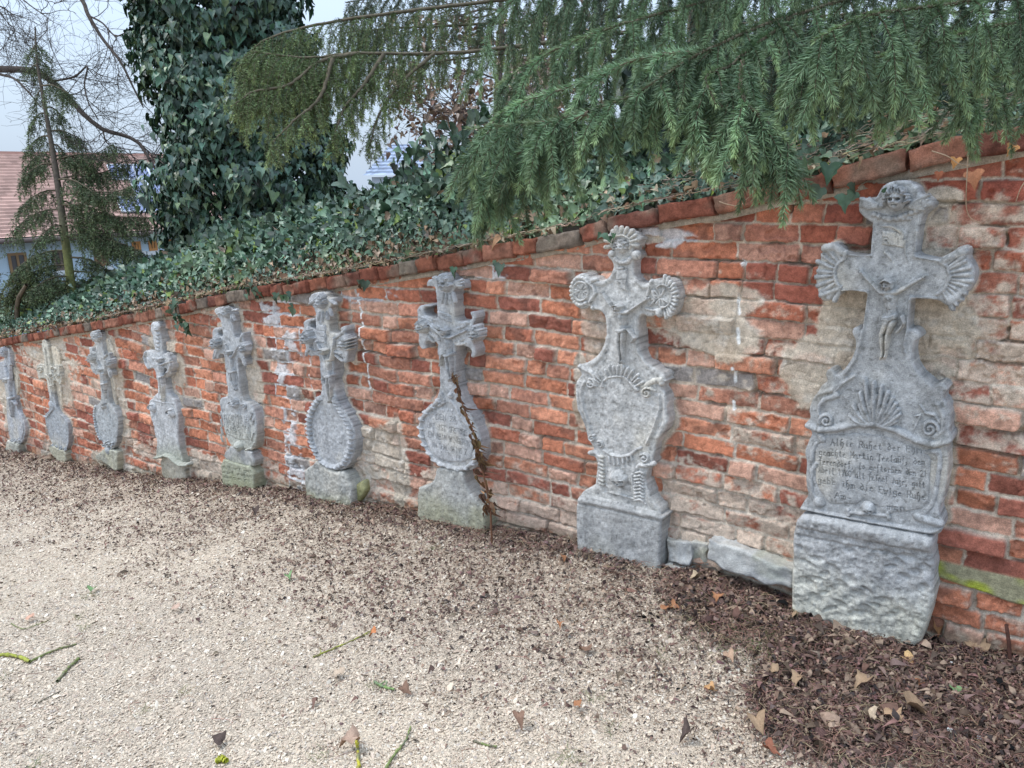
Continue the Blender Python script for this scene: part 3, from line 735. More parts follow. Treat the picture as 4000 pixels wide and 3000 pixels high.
slab('slab', t9, up + rt + lfp, g9, p9, 5, .0034, edge=.010, rough=.0012, prims=[
    # raised borders
    ('s', [(682, 470, 8), (668, 668, 8)], .013), ('s', [(664, 660, 8), (500, 652, 8)], .013), ('s', [(966, 500, 8), (950, 668, 8)], .013), ('s', [(950, 668, 8), (1110, 694, 8)], .013),
    ('s', [(650, 896, 8), (480, 888, 8)], .013), ('s', [(652, 900, 9), (620, 1110, 9), (600, 1230, 9), (570, 1330, 10), (500, 1430, 8)], .014),
    ('s', [(920, 930, 8), (1090, 940, 8)], .008), ('s', [(920, 940, 9), (905, 1140, 9), (880, 1240, 8), (885, 1300, 4)], .014),
    ('s', [(330, 1560, 12), (420, 1530, 14), (545, 1440, 12)], .010),
    # moulding over the panel and moulding under it
    ('s', b9([(222, 240, 15), (300, 268, 20), (400, 262, 20), (520, 232, 20), (640, 232, 20), (760, 270, 20), (880, 330, 20), (980, 358, 18), (1080, 335, 14)]), .022),
    ('s', b9([(195, 730, 8), (420, 776, 11), (700, 830, 11), (960, 872, 11), (1025, 850, 8)]), .012),
    ('s', b9([(1000, 120, 14), (1040, 200, 16), (1030, 270, 16), (980, 310, 14)]), .010)])
def shell_end(cx, cy, a0, a1, n, r0, r1, w, h): return fan(cx, cy, r0, r1, a0, a1, n, w, h)
relief('fan_ornament', t9, [('s', [(505, 640, 14), (490, 690, 12), (450, 720, 12), (430, 770, 12), (440, 830, 12), (468, 870, 13)], .012)] + shell_end(520, 780, 118, 245, 10, 90, 205, 15, .009) +
       [('s', [(370, 615, 26), (430, 600, 24), (480, 640, 24)], .014), ('s', [(345, 915, 18), (400, 900, 16), (455, 880, 14)], .013)], g9, p9, 6)
relief('fan_ornament', t9, [('s', [(1120, 700, 18), (1160, 735, 12), (1180, 800, 12), (1150, 870, 12), (1100, 910, 14)], .012)] + fan(1080, 800, 110, 230, -62, 48, 11, 15, .009) +
       [('s', [(1130, 700, 18), (1200, 665, 22), (1270, 635, 26)], .014), ('s', [(1190, 950, 30), (1225, 930, 26), (1270, 880, 20)], .012)], g9, p9, 7)
ch = head(822, 296, 80, .066, seed=1, turn=-.12)
relief('cherub', t9, ch, g9, p9, 8, .0024)
wl = feathers([(745, 345, 160 + 6 * i, 150 - 12 * i) for i in range(5)], 15, .018) + feathers([(900, 345, 28 - 9 * i, 160 - 12 * i) for i in range(5)], 15, .018)
wl += [('e', 640, 322, 52, 34, .016, 20), ('e', 1010, 318, 58, 36, .016, -20)]
wl += [('e', 690 + 34 * i, 395 + 14 * math.sin(i * .5) * 2, 22, 20, .014 + .003 * (i % 2)) for i in range(9)] + [('e', 770 + 36 * i, 425 - abs(i - 2) * 3, 22, 18, .012) for i in range(5)]
relief('wings', t9, wl, g9, p9, 9)
relief('title_scroll', t9, [('p', [(742, 498), (880, 515), (882, 610), (738, 590)], .008, .006), ('s', [(742, 470, 7), (800, 470, 9), (850, 500, 12), (872, 515, 6)], .010),
                            ('s', [(885, 560, 5), (890, 640, 5), (905, 700, 5)], .006), ('s', [(760, 640, 9), (790, 665, 15), (800, 690, 5)], .009)]
       + text('I N', 750, 522, 870, 535, 30, 3.4, .005) + text('R I', 748, 578, 868, 592, 38, 3.4, .005), g9, p9, 10, .0022)
J = dict(hal=(592, 772), ell=(652, 838), shl=(722, 905), har=(1000, 806), elr=(918, 850), shr=(832, 902), neck=(775, 880), head=(765, 852), face=-.5, chest=(778, 940), waist=(786, 1018), hip=(778, 1072),
         hipl=(762, 1092), hipr=(800, 1095), knl=(728, 1172), knr=(765, 1180), ftl=(728, 1318), ftr=(752, 1316), toe=(-.2, .5), cloth=[(860, 1062), (872, 1100), (858, 1128), (830, 1160)])
relief('crucified_figure', t9, figure(J, 39, .042), g9, p9, 11, .0022)
sc = spiral(385, 1640, 70, 12, 80, 560, 15, 10, 34) + []
relief('scroll_ornament', t9, [('s', spiral(*b9([(345, 215)])[0], 42 * 1.1, 6, 200, -380, 12, 10, 34), .016),
       ('s', b9([(300, 180, 8), (300, 130, 10), (330, 90, 12), (385, 75, 16), (405, 62, 20)]), .012),
       ('s', [(430, 1545, 10), (480, 1490, 11), (560, 1440, 9)], .010)], g9, p9, 12)
relief('scroll_ornament', t9, [('s', spiral(*b9([(955, 262)])[0], 50 * 1.1, 8, -10, 560, 12, 11, 34), .016),
       ('s', b9([(1010, 225, 8), (985, 180, 10), (930, 170, 9), (895, 120, 5)]), .011), ('s', b9([(850, 290, 5), (900, 180, 6), (860, 190, 4)]), .008)], g9, p9, 13)
fx, fy = b9([(650, 265)])[0]
shl_ = []
for i, (a, l) in enumerate(zip(np.linspace(158, 22, 15), [150, 175, 150, 200, 180, 250, 330, 300, 280, 255, 235, 215, 200, 190, 150])):
    ar = math.radians(a)
    shl_.append(('s', [(fx - 25 + 60 * math.cos(ar), fy - 40 * math.sin(ar), 9), (fx - 25 + l * .75 * math.cos(ar), fy - l * .6 * math.sin(ar), 15), (fx - 25 + l * 1.05 * math.cos(ar), fy - l * math.sin(ar), 13)], .022 + .006 * (i % 2)))
shl_.append(('s', b9([(612, 130, 14), (630, 75, 20), (640, 60, 12)]), .024))
relief('shell_ornament', t9, shl_, g9, p9, 14)
relief('panel_border', t9, [('s', b9([(325, 325, 22), (310, 300, 18)]), .018), ('s', b9([(320, 335, 8), (285, 350, 12), (262, 400, 14), (258, 450, 12)]), .009), ('s', b9([(290, 468, 16), (262, 500, 13), (250, 560, 13), (262, 640, 13), (285, 680, 14)]), .009), ('e', *b9([(305, 695)])[0], 44, 36, .016)], g9, p9, 15)
relief('panel_border', t9, [('s', b9([(930, 400, 14), (1000, 395, 20), (1015, 440, 14), (1000, 560, 13), (985, 650, 13), (960, 720, 13), (905, 770, 20)]), .009), ('s', b9([(880, 780, 24), (940, 800, 26), (1010, 820, 22)]), .016)], g9, p9, 16)
L9 = [('Alhir Ruhet der Ehrn', (500, 350), (1960, 475), 120), ('geachte Martin seelaüs, den', (320, 500), (1960, 655), 120), ('ferendorf, so gestorben den 21', (320, 640), (1990, 840), 118),
      ('Abril 1760 alt seines Jahr, gott', (310, 770), (1960, 1010), 118), ('gebe ihm die Ewige Ruhe', (300, 925), (1970, 1200), 125), ('Am-', (560, 1160), (840, 1210), 110), ('-men.', (1270, 1330), (1760, 1370), 110)]
ins = [('p', [c9(250, 420), c9(330, 260), c9(420, 190), c9(900, 160), c9(1300, 200), c9(1750, 370), c9(1960, 430), c9(2040, 560), c9(2020, 900), c9(2010, 1180), c9(1900, 1330), c9(1280, 1420), c9(1250, 1300), c9(1000, 1170), c9(900, 1260), c9(480, 1250), c9(330, 1050), c9(270, 900), c9(260, 650)], .0080, .03)]
for s_, a, b, hh in L9: ins += text(s_, *c9(*a), *c9(*b), hh * .42 * .80, 2.7, .0058)
relief('inscription', t9, ins, g9, p9, 17, .0017, rough=.0005, cut=.0006)
sx, sy = c9(1080, 1320)
relief('skull_and_bones', t9, bone(c9(770, 1385), c9(1390, 1430), 15, .012) + skull(sx, sy, 46, .034, -.1), g9, p9, 18, .0022)
slab('plinth', t9, b9([(217, 752), (600, 824), (968, 890), (980, 930), (972, 1010), (985, 1090), (972, 1150), (985, 1230), (965, 1330), (935, 1420), (900, 1452), (700, 1440), (560, 1400), (400, 1352), (260, 1300), (150, 1250), (142, 1150), (150, 1010), (150, 900), (172, 800)]), g9,
     ((.41, .41, .405), (.56, .54, .45), z9 - .10, .12, z9 - .30, .35, (.36, .34, .22)), 20, .0048, rough=.0045, edge=.022, wob=.003, extra=.018,
     prims=[('s', b9([(190, 790, 44), (500, 850, 44), (960, 940, 44)]), .016), ('-s', b9([(165, 880, 10), (480, 945, 10), (975, 1045, 10)]), .006)] +
     [('-e', *b9([(200 + (i * 97) % 730, 960 + (i * 61) % 400)])[0], 38 + 13 * (i % 3), 16 + 7 * (i % 4), .011, (i * 37) % 70 - 30) for i in range(34)])

# ---------------------------------------------------------------- second cross, pale, shell ends, round shield
t8 = T(2150, 850, 2.37, .075)
B8 = lambda L: [(1.2144 * p[0], 1303.5 + 1.2144 * p[1]) + tuple(v * 1.2144 for v in p[2:]) for p in L]
g8 = tomb((560, 3150), 'pale stone cross with scalloped shell ends and a blank heart-shaped shield above a skull', t8)
z8 = on_wall(2420, 2000)[2]
p8 = ((.47, .465, .45), (.50, .485, .44), z8, .25)
o8 = [(545, 225), (520, 205), (495, 200), (500, 178), (535, 165), (548, 130), (582, 122), (612, 103), (650, 98), (690, 104), (742, 106), (765, 125), (792, 138), (802, 168), (830, 180), (834, 210), (808, 228), (806, 258), (778, 268),
      (762, 302), (792, 322), (804, 352), (790, 380), (766, 398), (765, 470), (772, 530), (798, 575), (850, 608), (898, 610), (908, 588), (940, 572), (985, 572), (1010, 590), (1040, 566), (1100, 572), (1135, 600), (1155, 645), (1176, 700), (1176, 760), (1162, 820), (1135, 880), (1112, 918), (1062, 930), (1040, 895), (1025, 905), (1005, 932),
      (972, 900), (935, 918), (888, 918), (858, 898), (832, 908), (815, 940), (808, 1010), (811, 1100), (822, 1200), (850, 1280), (900, 1352), (970, 1405), (1040, 1442), (1062, 1465), (1062, 1500), (1080, 1515)]
o8 += B8([(850, 190), (842, 225), (872, 262), (893, 320), (886, 395), (908, 470), (878, 550), (830, 608), (800, 660), (795, 720), (778, 765), (782, 805), (735, 868), (722, 935), (742, 1005), (764, 1065), (812, 1118), (836, 1150), (836, 1205), (560, 1130), (225, 1060), (235, 1025), (275, 995), (340, 975), (347, 880), (356, 800), (338, 752), (288, 742), (292, 712), (332, 692), (296, 645), (285, 600), (268, 530), (238, 445), (205, 378), (190, 300), (187, 220), (200, 165), (240, 122), (205, 80), (210, 52), (245, 40)])
o8 += [(345, 1342), (420, 1290), (470, 1230), (500, 1150), (515, 1080), (513, 980), (503, 910), (478, 872), (440, 856), (402, 858), (376, 840), (350, 820), (330, 848), (282, 850), (240, 828), (208, 800), (192, 740), (183, 680), (190, 615), (212, 560), (250, 530), (300, 510), (342, 530), (366, 566), (382, 545), (418, 548), (442, 588), (482, 583), (530, 560), (562, 515), (582, 450), (566, 402), (530, 372), (521, 340), (535, 312), (572, 300), (545, 270)]
slab('slab', t8, o8, g8, p8, 25, .0045, edge=.008, prims=[
    ('s', [(420, 605, 22), (480, 615, 24), (560, 575, 22), (600, 500, 20)], .008), ('s', [(400, 830, 20), (470, 850, 22), (530, 930, 24), (535, 1050, 24), (525, 1160, 24), (470, 1280, 24), (390, 1360, 24)], .008),
    ('s', [(785, 480, 16), (800, 590, 18), (860, 640, 20), (900, 640, 20)], .008), ('s', [(830, 890, 20), (790, 960, 18), (788, 1100, 18), (810, 1250, 20), (900, 1370, 24)], .006),
    ('s', B8([(262, 180, 12), (240, 230, 12), (238, 300, 12), (262, 400, 12), (300, 520, 12), (320, 580, 12)]), .013), ('s', B8([(830, 280, 10), (838, 370, 12), (815, 460, 12), (770, 580, 12), (735, 650, 12)]), .014),
    ('s', B8([(205, 250, 12), (215, 370, 12), (250, 470, 12), (285, 600, 14)]), .008), ('s', B8([(870, 280, 16), (875, 400, 22), (880, 480, 22), (810, 610, 16)]), .009)])
def scallop(cx, cy, rx, ry, a0, a1, n, w, h):
    return [('e', cx + rx * math.cos(math.radians(a0 + (a1 - a0) * i / (n - 1))), cy - ry * math.sin(math.radians(a0 + (a1 - a0) * i / (n - 1))), w, w, h) for i in range(n)]
def ring(cx, cy, rx, ry, a0, a1, w, h, n=18):
    return [('s', [(cx + rx * math.cos(math.radians(a0 + (a1 - a0) * i / n)), cy - ry * math.sin(math.radians(a0 + (a1 - a0) * i / n)), w) for i in range(n + 1)], h)]
relief('shell_ornament', t8, fan(662, 240, 95, 150, -10, 190, 11, 19, .013) + ring(662, 245, 88, 82, -30, 210, 9, .016), g8, p8, 26)
relief('shell_ornament', t8, ring(285, 680, 70, 88, 0, 360, 9, .013) + scallop(282, 680, 88, 128, 60, 300, 15, 19, .013) + fan(290, 680, 20, 62, 0, 320, 9, 10, .009) + [('s', [(340, 590, 18), (400, 640, 14), (420, 700, 16), (370, 780, 18)], .015), ('s', [(430, 570, 15), (395, 580, 22)], .015), ('e', 395, 835, 22, 22, .015)], g8, p8, 27)
relief('shell_ornament', t8, ring(1045, 725, 82, 105, -100, 130, 9, .013) + fan(1040, 735, 105, 165, -75, 80, 13, 17, .013, .82, 1.15) + [('s', [(940, 590, 22), (925, 650, 17), (900, 720, 15)], .018)] + fan(1020, 740, 10, 75, 60, 330, 9, 11, .009)
       + [('e', 1010, 880, 36, 44, .016), ('s', [(880, 840, 12), (960, 860, 15), (1040, 840, 9)], .012), ('s', [(950, 680, 16), (975, 760, 12), (930, 810, 12)], .014)], g8, p8, 28)
relief('cherub', t8, head(642, 272, 62, .036, seed=3, turn=-.2, curls=11) + [('e', 548, 335, 30, 34, .018), ('e', 768, 350, 42, 44, .018)] + scallop(650, 380, 68, 40, 190, 350, 8, 21, .017) + [('e', 640 + 24 * i, 428 - 4 * abs(i), 17, 22, .014) for i in (-1, 0, 1, 2)], g8, p8, 29, .0026)
relief('title_scroll', t8, [('p', [(612, 480), (708, 478), (712, 600), (705, 680), (660, 660), (612, 575)], .009, .008), ('s', [(635, 472, 12), (680, 466, 12)], .013), ('-s', [(612, 575, 4), (708, 570, 4)], .005), ('-e', 648, 622, 12, 22, .009), ('s', [(710, 480, 5), (714, 680, 5)], .013)], g8, p8, 30, .0024)
J = dict(hal=(452, 702), ell=(505, 778), shl=(588, 885), har=(872, 758), elr=(790, 815), shr=(694, 882), neck=(632, 862), head=(615, 838), face=.35, chest=(640, 930), waist=(636, 1000), hip=(640, 1055),
         hipl=(622, 1075), hipr=(660, 1075), knl=(614, 1180), knr=(650, 1180), ftl=(628, 1338), ftr=(650, 1332), toe=(.1, .6), cloth=[(705, 1035), (738, 1080), (765, 1118), (738, 1160)])
relief('crucified_figure', t8, figure(J, 37, .042), g8, p8, 31, .0025)
cr8 = fan(*B8([(505, 290)])[0], 200, 280, 28, 152, 14, 15, .017) + [('s', B8([(398, 210, 16), (405, 175, 8), (440, 145, 8), (510, 133, 8), (570, 142, 8), (600, 165, 8)]), .017), ('s', B8([(575, 160, 8), (620, 190, 14), (660, 235, 20)]), .015)]
relief('shell_ornament', t8, cr8, g8, p8, 32)
relief('scroll_ornament', t8, [('s', spiral(*B8([(310, 190)])[0], 46, 6, 100, -420, 12, 14, 34), .018), ('s', B8([(225, 62, 14), (260, 80, 16), (320, 110, 20), (345, 150, 16), (352, 200, 10)]), .014), ('e', *B8([(228, 62)])[0], 20, 22, .018)], g8, p8, 33)
relief('scroll_ornament', t8, [('s', spiral(*B8([(738, 262)])[0], 50, 6, 60, 560, 12, 14, 34), .018), ('s', B8([(700, 215, 10), (745, 195, 18), (790, 170, 20), (845, 165, 22)]), .014), ('s', B8([(770, 225, 14), (800, 245, 10)]), .016), ('e', *B8([(848, 190)])[0], 26, 24, .014)], g8, p8, 34)
relief('scroll_ornament', t8, [('s', spiral(*B8([(320, 608)])[0], 34, 6, 60, 500, 10, 9, 26), .014), ('s', spiral(*B8([(380, 655)])[0], 34, 6, 120, -320, 10, 9, 26), .016), ('s', B8([(410, 700, 12), (470, 735, 12), (540, 748, 12), (610, 735, 12), (650, 700, 14), (690, 680, 12)]), .013),
       ('s', spiral(*B8([(720, 760)])[0], 46, 8, 150, -330, 12, 14, 26), .016)] + [('s', B8([(450 + 34 * i, 745, 10), (456 + 34 * i, 790 + 18 * math.sin(i), 11)]), .012) for i in range(6)], g8, p8, 35)
relief('rocaille_border', t8, [('s', B8([(375 + 6 * (i % 2), 740 + 30 * i, 13), (405, 752 + 30 * i, 12)]), .014) for i in range(8)] + [('s', B8([(300, 720, 14), (350, 715, 18), (385, 755, 14)]), .015)], g8, p8, 36)
relief('rocaille_border', t8, [('s', B8([(645, 870 + 26 * i, 9), (690, 862 + 26 * i, 11), (712, 878 + 26 * i, 8)]), .014) for i in range(9)] + [('s', B8([(640, 860, 12), (680, 810, 14), (740, 815, 18), (790, 800, 16)]), .016), ('s', B8([(625, 880, 7), (628, 960, 7), (660, 1050, 7), (730, 1110, 8)]), .010)], g8, p8, 37)
relief('skull', t8, skull(*B8([(505, 925)])[0], 80, .045, .42, 1.0) + [('s', B8([(420, 1025, 6), (620, 1080, 6), (645, 1065, 12)]), .012)], g8, p8, 38, .0026)
slab('plinth', t8, B8([(236, 1030), (560, 1100), (838, 1172), (838, 1195), (888, 1196), (852, 1240), (846, 1400), (832, 1600), (600, 1550), (214, 1420), (205, 1250), (206, 1090)]), g8,
     ((.42, .415, .40), (.43, .41, .34), on_wall(2350, 2150)[2], .1, on_wall(2350, 2180)[2], .3, MOSS), 40, .006, rough=.0022, extra=.012, edge=.008, prims=[('s', B8([(215, 1066, 16), (520, 1136, 16), (838, 1205, 16)]), .007), ('-s', B8([(208, 1100, 6), (500, 1160, 6), (850, 1245, 6)]), .006)])

# ---------------------------------------------------------------- third cross: round tablet, three cherub heads, pedestal
t7 = T(1550, 1000, 1.508, .085)
d7 = lambda L: [(75.4 + .4182 * p[0], 60.3 + .4182 * p[1]) + tuple(v * .4182 for v in p[2:]) for p in L]
e7 = lambda x, y: (135.7 + .2546 * x, 844.5 + .2546 * y)
g7 = tomb((330, 1530), 'stone cross with a round lettered tablet and flared pedestal, behind the dried stalk', t7)
z7 = on_wall(1750, 1850)[2]
p7 = ((.42, .422, .425), (.40, .385, .335), z7, .12)
o7 = d7([(290, 285), (255, 275), (236, 295), (240, 225), (262, 190), (310, 180), (350, 190), (372, 150), (412, 108), (470, 92), (530, 100), (565, 140), (585, 225), (640, 195), (690, 205), (718, 255), (722, 325), (690, 325), (655, 300), (620, 330), (602, 385), (618, 420), (622, 600), (630, 765), (720, 780), (830, 775), (868, 740), (862, 700), (838, 660), (868, 636), (908, 660), (920, 720), (905, 780), (880, 850), (900, 900), (905, 1010), (880, 1085), (905, 1130), (930, 1200), (918, 1270), (880, 1298), (848, 1265), (872, 1215), (850, 1165), (800, 1132), (652, 1098), (642, 1200), (640, 1400), (650, 1600)])
o7 += [(352, 760), (375, 820), (400, 880), (440, 950), (478, 1020), (498, 1100), (498, 1170), (480, 1225), (440, 1262), (400, 1270), (330, 1262), (250, 1238), (195, 1190), (150, 1110), (133, 1030), (136, 960), (165, 900), (225, 858), (250, 790), (252, 700), (250, 600)]
o7 += d7([(398, 1200), (392, 1080), (270, 1055), (215, 1070), (205, 1120), (225, 1160), (170, 1172), (128, 1120), (120, 1040), (130, 960), (75, 940), (70, 850), (110, 790), (100, 700), (96, 620), (122, 562), (200, 540), (300, 545), (305, 568), (225, 568), (188, 600), (190, 680), (285, 722), (388, 742), (380, 600), (372, 380), (345, 290)])
slab('slab', t7, o7, g7, p7, 45, .0055, edge=.007, prims=[('s', d7([(605, 400, 14), (612, 600, 14), (618, 770, 14)]), .006), ('s', d7([(640, 1110, 14), (628, 1250, 14), (635, 1600, 14)]), .007), ('s', d7([(280, 735, 14), (395, 760, 14)]), .006), ('s', d7([(405, 1090, 14), (415, 1300, 14), (430, 1600, 12)]), .006)])
relief('cherub', t7, head(*d7([(465, 250)])[0], 52, .052, sx=0.74, seed=5, turn=-.15) + feathers(*[[(p[0], p[1], a, 50) for p, a in zip(d7([(420, 400), (470, 410), (520, 410), (560, 390)]), (262, 265, 275, 285))], 12, .018]) + feathers(*[[(d7([(380, 230)])[0][0], d7([(380, 230)])[0][1] + 6 * i, 150 - 12 * i, 50) for i in range(3)], 9, .016]) + feathers(*[[(d7([(570, 250)])[0][0], d7([(570, 250)])[0][1] + 6 * i, 25 - 14 * i, 52) for i in range(3)], 9, .016]), g7, p7, 46, .0026)
relief('cherub', t7, head(*d7([(140, 865)])[0], 40, .070, sx=0.74, seed=6, turn=-.2) + feathers(*[[(p[0], p[1], a, 42) for p, a in zip(d7([(230, 900), (210, 950), (190, 1000), (240, 840)]), (320, 320, 310, 330))], 11, .016]), g7, p7, 47, .0028)
relief('cherub', t7, head(*d7([(905, 960)])[0], 46, .080, sx=0.74, seed=7, turn=-.1) + [('s', [(*p, 5) for p in d7([(905, 905 + 32 * i), (950, 918 + 30 * i), (985, 900 + 30 * i)])], .066) for i in range(4)], g7, p7, 48, .0028)
relief('wing', t7, feathers(*[[(p[0], p[1], a, 60) for p, a in zip(d7([(180, 720), (220, 760), (260, 830), (300, 880), (330, 930)]), (340, 330, 320, 315, 310))], 12, .012]), g7, p7, 49, .0035)
relief('wing', t7, feathers(*[[(p[0], p[1], a, 55) for p, a in zip(d7([(840, 790), (800, 830)]), (190, 200))], 11, .012]), g7, p7, 149, .0035)
relief('wing', t7, feathers(*[[(p[0], p[1], a, 55) for p, a in zip(d7([(770, 1030), (800, 1080)]), (200, 190))], 11, .012]), g7, p7, 150, .0035)
relief('title_scroll', t7, [('p', d7([(400, 620), (560, 680), (590, 720), (600, 800), (500, 770), (410, 700)]), .008, .005)] + text('INRI', *d7([(430, 690)])[0], *d7([(590, 760)])[0], 20, 2.2, .006), g7, p7, 50, .0024)
J = dict(hal=(175, 405), ell=(214, 440), shl=(262, 480), har=(390, 444), elr=(345, 466), shr=(302, 484), neck=(276, 470), head=(270, 447), face=-.3, chest=(286, 512), waist=(292, 550), hip=(295, 588),
         hipl=(286, 600), hipr=(306, 600), knl=(287, 648), knr=(311, 648), ftl=(300, 728), ftr=(308, 722), toe=(-.1, .7), cloth=[(264, 580), (253, 606), (249, 632), (246, 648)])
relief('crucified_figure', t7, figure(J, 21, .038), g7, p7, 51, .0026)
gar = [(250, 850, 12), (215, 885, 14), (175, 920, 12), (150, 960, 13), (142, 1010, 11), (150, 1060, 14), (165, 1110, 11), (195, 1160, 13), (225, 1200, 11), (262, 1225, 13), (310, 1240, 13), (360, 1255, 13), (410, 1248, 12), (450, 1220, 13), (478, 1180, 12)]
relief('garland', t7, [('s', gar, .017)] + [('s', [(gar[i][0] - 12, gar[i][1] - 6, 6), (gar[i][0], gar[i][1] + 2, 8), (gar[i][0] + 14, gar[i][1] + 9, 5)], .026) for i in range(len(gar))]
       + [('s', [(320, 855, 12), (350, 890, 10), (375, 950, 10), (420, 1000, 9), (455, 1050, 8), (475, 1110, 9)], .010), ('s', [(262, 812, 14), (285, 860, 10), (250, 880, 9)], .013), ('e', 318, 820, 16, 18, .018)], g7, p7, 52, .0035)
i7 = [('p', [(250, 895), (330, 900), (380, 985), (430, 1040), (452, 1110), (440, 1190), (380, 1215), (300, 1210), (230, 1180), (185, 1120), (172, 1060), (178, 990)], .0062, .02)]
for s_, a, b, hh in [('1706', (560, 270), (860, 320), 130), ('DEN 28', (390, 465), (870, 520), 120), ('HAT IST GESTORB', (190, 660), (1120, 850), 130), ('LEN ABIN WINGERIN', (160, 860), (1180, 1090), 130), ('IN THAL SEINS Z', (300, 1100), (1110, 1290), 120), ('H', (860, 1410), (960, 1430), 110)]:
    i7 += text(s_, *e7(*a), *e7(*b), hh * .2546, 1.9, .0068)
relief('inscription', t7, i7, g7, p7, 53, .0020, rough=.0005, cut=.0006)
slab('pedestal', t7, [(242, 1236), (330, 1258), (400, 1268), (408, 1320), (432, 1385), (470, 1430), (502, 1466), (528, 1478), (530, 1570), (400, 1560), (126, 1500), (128, 1362), (165, 1352), (200, 1345), (232, 1310)], g7,
     ((.39, .385, .36), (.37, .35, .26), z7 - .15, .12, z7 - .10, .2, MOSS), 55, .006, extra=.016, rough=.0025, edge=.010)

# ---------------------------------------------------------------- fourth cross: oval blank tablet in a braided wreath
t6 = T(1100, 1050, 1.7463, .08)
g6 = tomb((330, 1520), 'grey stone cross with a blank oval tablet in a braided wreath on a rough block', t6)
z6 = on_wall(1290, 1850)[2]
p6 = ((.38, .388, .398), (.40, .385, .32), z6, .1)
o6 = [(190, 240), (182, 205), (192, 180), (232, 160), (290, 158), (312, 195), (342, 198), (352, 228), (338, 250), (320, 280), (325, 400), (330, 435), (400, 445), (398, 402), (425, 388), (438, 410), (432, 445), (455, 470), (462, 540), (450, 590), (442, 640), (425, 645), (410, 600), (350, 580), (355, 690), (360, 800), (372, 880), (402, 940), (450, 1000), (488, 1080), (500, 1160), (495, 1240), (470, 1325), (425, 1375), (330, 1372), (285, 1335), (240, 1290), (200, 1210), (180, 1120), (180, 1020), (200, 955), (242, 900), (270, 850), (270, 760), (258, 600), (230, 590), (190, 600), (166, 570), (158, 520), (150, 500), (128, 470), (135, 430), (150, 405), (142, 370), (165, 345), (222, 338), (222, 352), (182, 365), (190, 400), (235, 425), (230, 330), (225, 275), (202, 242)]
slab('slab', t6, o6, g6, p6, 60, .0055, edge=.007, prims=[('s', [(320, 290, 7), (326, 430, 7)], .005), ('s', [(345, 590, 8), (350, 760, 8), (362, 880, 7)], .006), ('s', [(262, 600, 6), (275, 780, 6)], .005)])
relief('cherub', t6, head(250, 230, 48, .055, sx=0.66, seed=9, turn=-.35, curls=10) + feathers([(230, 300, 262, 50), (255, 305, 268, 55), (282, 300, 278, 50), (300, 280, 290, 45)], 12, .02) + feathers([(205, 215, 215, 45), (300, 220, 330, 48)], 11, .02), g6, p6, 61, .0028)
relief('cherub', t6, head(155, 475, 47, .075, sx=0.66, seed=10, turn=-.5), g6, p6, 62, .003)
relief('cherub', t6, head(415, 515, 50, .080, sx=0.66, seed=11, turn=.1, curls=11) + [('s', [(422, 480 + 22 * i, 6), (440, 488 + 22 * i, 6), (462, 478 + 22 * i, 5)], .066) for i in range(4)], g6, p6, 63, .003)
relief('wing', t6, feathers([(180, 400, 300, 55), (195, 430, 310, 55), (200, 520, 250, 50), (180, 540, 255, 50), (225, 560, 150, 40)], 11, .014), g6, p6, 64, .0035)
relief('wing', t6, feathers([(430, 420, 225, 55), (400, 450, 215, 55), (350, 560, 340, 60), (370, 590, 320, 60)], 11, .014), g6, p6, 64, .0035)
relief('title_scroll', t6, [('p', [(255, 380), (300, 388), (303, 505), (262, 500)], .008, .006), ('s', [(302, 385, 4), (303, 510, 4)], .012), ('-s', [(262, 420, 3), (296, 425, 3)], .005), ('-s', [(262, 460, 3), (296, 465, 3)], .005)], g6, p6, 65, .003)
J = dict(hal=(222, 500), ell=(240, 545), shl=(282, 628), har=(342, 478), elr=(332, 555), shr=(322, 622), neck=(298, 612), head=(275, 566), face=-.4, chest=(305, 652), waist=(308, 695), hip=(312, 738),
         hipl=(304, 750), hipr=(324, 750), knl=(302, 812), knr=(326, 806), ftl=(312, 905), ftr=(318, 898), toe=(0, .6), cloth=[(282, 730), (280, 760), (290, 780), (300, 790)])
relief('crucified_figure', t6, figure(J, 22, .038), g6, p6, 66, .0028)
wr = [(262, 885), (232, 925), (205, 975), (190, 1030), (188, 1090), (198, 1150), (218, 1210), (245, 1265), (280, 1315), (325, 1345), (375, 1355), (420, 1330), (455, 1280), (472, 1220), (478, 1150), (465, 1085), (440, 1025), (410, 975), (378, 925), (362, 885)]
relief('wreath', t6, [('s', [(*p, 17) for p in wr], .018)] + sum([[('s', [(wr[i][0] * (1 - t) + wr[i + 1][0] * t - 14, wr[i][1] * (1 - t) + wr[i + 1][1] * t - 8, 6), (wr[i][0] * (1 - t) + wr[i + 1][0] * t + 4, wr[i][1] * (1 - t) + wr[i + 1][1] * t + 2, 9), (wr[i][0] * (1 - t) + wr[i + 1][0] * t + 15, wr[i][1] * (1 - t) + wr[i + 1][1] * t + 10, 5)], .030)] for i in range(len(wr) - 1) for t in (0, .5)], []), g6, p6, 67, .0038)
slab('pedestal', t6, [(250, 1300), (300, 1345), (370, 1378), (432, 1378), (455, 1400), (470, 1440), (492, 1500), (490, 1575), (320, 1565), (172, 1535), (170, 1440), (158, 1395), (185, 1352), (225, 1335)], g6,
     ((.38, .375, .345), (.37, .35, .25), z6 - .12, .1, z6 - .12, .45, MOSS), 68, .006, extra=.02, rough=.004, edge=.018, wob=.003)
slab('mossy_stone', T(1100, 1050, 1.7463, .05), [(490, 1480), (530, 1452), (562, 1440), (575, 1500), (572, 1525), (500, 1530)], g6, ((.36, .34, .26), (.33, .31, .2), z6, .1, z6 + .2, .5, (.30, .30, .08)), 69, .007, rough=.003, edge=.02)

